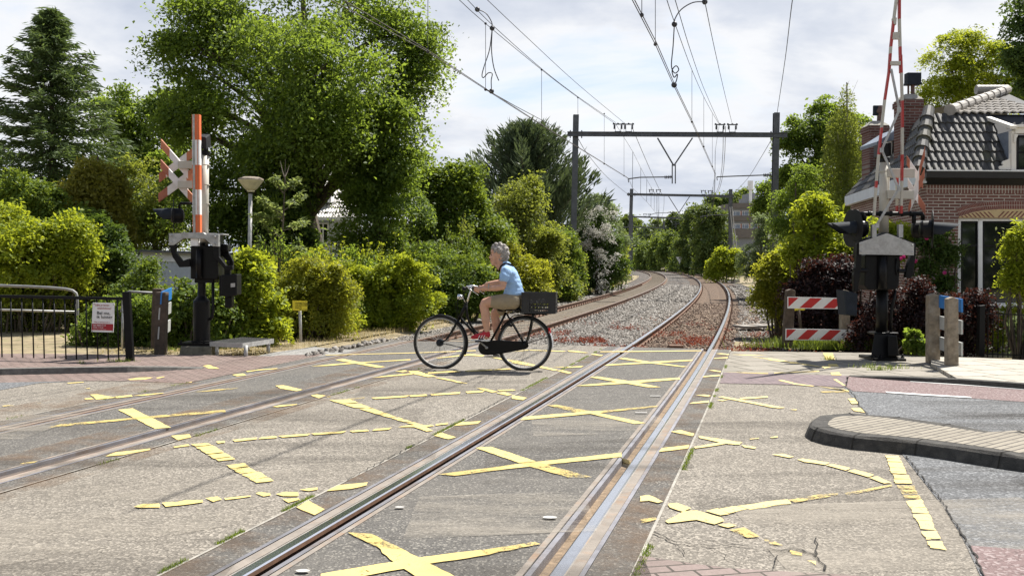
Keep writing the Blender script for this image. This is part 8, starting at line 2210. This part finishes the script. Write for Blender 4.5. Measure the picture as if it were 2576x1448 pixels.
# shoes
for s_, dx, dy, l in ((1, 0, 0, .103), (-1, 112, 172, -.104)):
    mb = MB(); f = lambda x, y, ll=0: B(x+dx, y+dy, l+ll)
    chain(mb, [f(890, 1005), f(855, 1005), f(810, 1012), f(765, 1022), f(738, 1028)], [.044, .042, .040, .034, .022], 6); cap(mb, f(886, 985), f(862, 990), .043, .036, 4); mb.ball(f(775, 1024), (.05, .042, .026), 12, 8)
    so2 = remesh(mb.build('shoe', M['shoe'], person, origin=(0, 0, 0)), .006, 4)
    mb = MB(); oo = [(905, .0), (912, .03), (880, .042), (830, .040), (780, .044), (735, .034), (716, .0), (735, -.034), (780, -.044), (830, -.040), (880, -.042), (912, -.03)]
    q = [f(x, 1050, ll) for x, ll in oo]; mb.prism(q, (0, 0, -.018)); mb.prism([f(x, 1062, ll*.95) for x, ll in oo], (0, 0, -.006)); mb.build('sole', M['whitep'], so2, origin=(0, 0, 0), bevel=.005)
    mb = MB()
    for i in range(3):
        x = 850-i*24
        for sg in (-1, 1): mb.bar(f(x, 1038, sg*.0445), f(x+18, 1005, sg*.0435), .009, .004, up=(0, 1, 0))
    mb.build('stripes', M['whitep'], so2, origin=(0, 0, 0))
    mb = MB()
    for i in range(4): mb.tube([f(838-i*17, 974+i*9, -.022), f(842-i*17, 968+i*9, 0), f(838-i*17, 974+i*9, .022)], .004, 5)
    mb.build('laces', M['redbrown'], so2, origin=(0, 0, 0))
# strap over the shoulder
mb = MB(); P = smooth_([B(1003, 385, .075), B(1006, 355, .10), B(1026, 322, .105), B(1060, 304, .10), B(1098, 308, .085), B(1130, 327, .05), B(1155, 355, .0)], 5)
for a, b_ in zip(P[:-1], P[1:]): mb.bar(a, b_+(b_-a)*.1, .022, .008, up=(0, 1, 0))
mb.build('strap', M['blackmatt'], person, origin=(0, 0, 0))
mb = MB(); mb.tube([B(915, 530, .245)+Vector((0, .041*math.cos(a), .041*math.sin(a))) for a in np.linspace(0, 6.283, 18, endpoint=False)], .006, 6, closed=True); mb.build('wrist_watch', M['galv'], person, origin=(0, 0, 0))
# ================================================================== LIGHT
SUN_AZ, SUN_EL = R_(48), R_(59)     # azimuth from +Y towards +X
sd = Vector((math.sin(SUN_AZ)*math.cos(SUN_EL), math.cos(SUN_AZ)*math.cos(SUN_EL), math.sin(SUN_EL)))
ld = bpy.data.lights.new('sun', 'SUN'); ld.energy = 5.0; ld.angle = R_(.55); ld.color = (1.0, .955, .88)
lo = bpy.data.objects.new('sun', ld); COL.objects.link(lo)
lo.rotation_euler = (-sd).to_track_quat('-Z', 'Y').to_euler(); lo.location = (20, 20, 40)
w = bpy.data.worlds.new('World'); scene.world = w; w.use_nodes = True
nt = w.node_tree; bg = nt.nodes['Background']; bg.inputs['Strength'].default_value = .1
sky = nt.nodes.new('ShaderNodeTexSky'); sky.sky_type = 'NISHITA'; sky.sun_disc = False
sky.sun_elevation = SUN_EL; sky.sun_rotation = SUN_AZ; sky.air_density = 1.0; sky.dust_density = .8
tc = nt.nodes.new('ShaderNodeTexCoord')
sx = nt.nodes.new('ShaderNodeSeparateXYZ'); nt.links.new(tc.outputs['Generated'], sx.inputs[0])
zz = math_(nt, 'ADD', math_(nt, 'MAXIMUM', sx.outputs['Z'], 0.0), .22)
cx = nt.nodes.new('ShaderNodeCombineXYZ')
nt.links.new(math_(nt, 'DIVIDE', sx.outputs['X'], zz), cx.inputs['X']); nt.links.new(math_(nt, 'DIVIDE', sx.outputs['Y'], zz), cx.inputs['Y'])
mp = nt.nodes.new('ShaderNodeMapping'); mp.inputs['Location'].default_value = (1.7, .35, 0); nt.links.new(cx.outputs[0], mp.inputs['Vector'])
n1 = noise(nt, mp.outputs[0], 1.25, 10, .58); n1.inputs['Distortion'].default_value = .35
n2 = noise(nt, mp.outputs[0], 2.3, 8, .55)
cov = ramp(nt, n1.outputs['Fac'], [(.26, 0.0), (.42, 1.0)])
sh = ramp(nt, math_(nt, 'ADD', math_(nt, 'MULTIPLY', n1.outputs['Fac'], .65), math_(nt, 'MULTIPLY', n2.outputs['Fac'], .35)), [(.36, (5.8, 5.85, 5.95)), (.46, (5.3, 5.4, 5.6)), (.53, (4.2, 4.45, 4.95)), (.63, (3.1, 3.45, 4.15))])
blue = mixc(nt, .55, sky.outputs['Color'], (4.0, 4.5, 5.5))
col = mixc(nt, cov.outputs['Color'], blue, sh.outputs['Color'])
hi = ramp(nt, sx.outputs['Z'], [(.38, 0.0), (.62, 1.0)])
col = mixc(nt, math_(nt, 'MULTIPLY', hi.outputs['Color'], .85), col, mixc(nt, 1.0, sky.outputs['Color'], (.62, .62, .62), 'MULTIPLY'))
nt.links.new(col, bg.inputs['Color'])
scene.view_settings.view_transform = 'Standard'; scene.view_settings.look = 'None'
scene.view_settings.exposure = 0.82; scene.view_settings.gamma = 1.0
scene.render.engine = 'CYCLES'
scene.cycles.max_bounces = 8; scene.cycles.transparent_max_bounces = 8; scene.cycles.use_denoising = True
clean_tags()
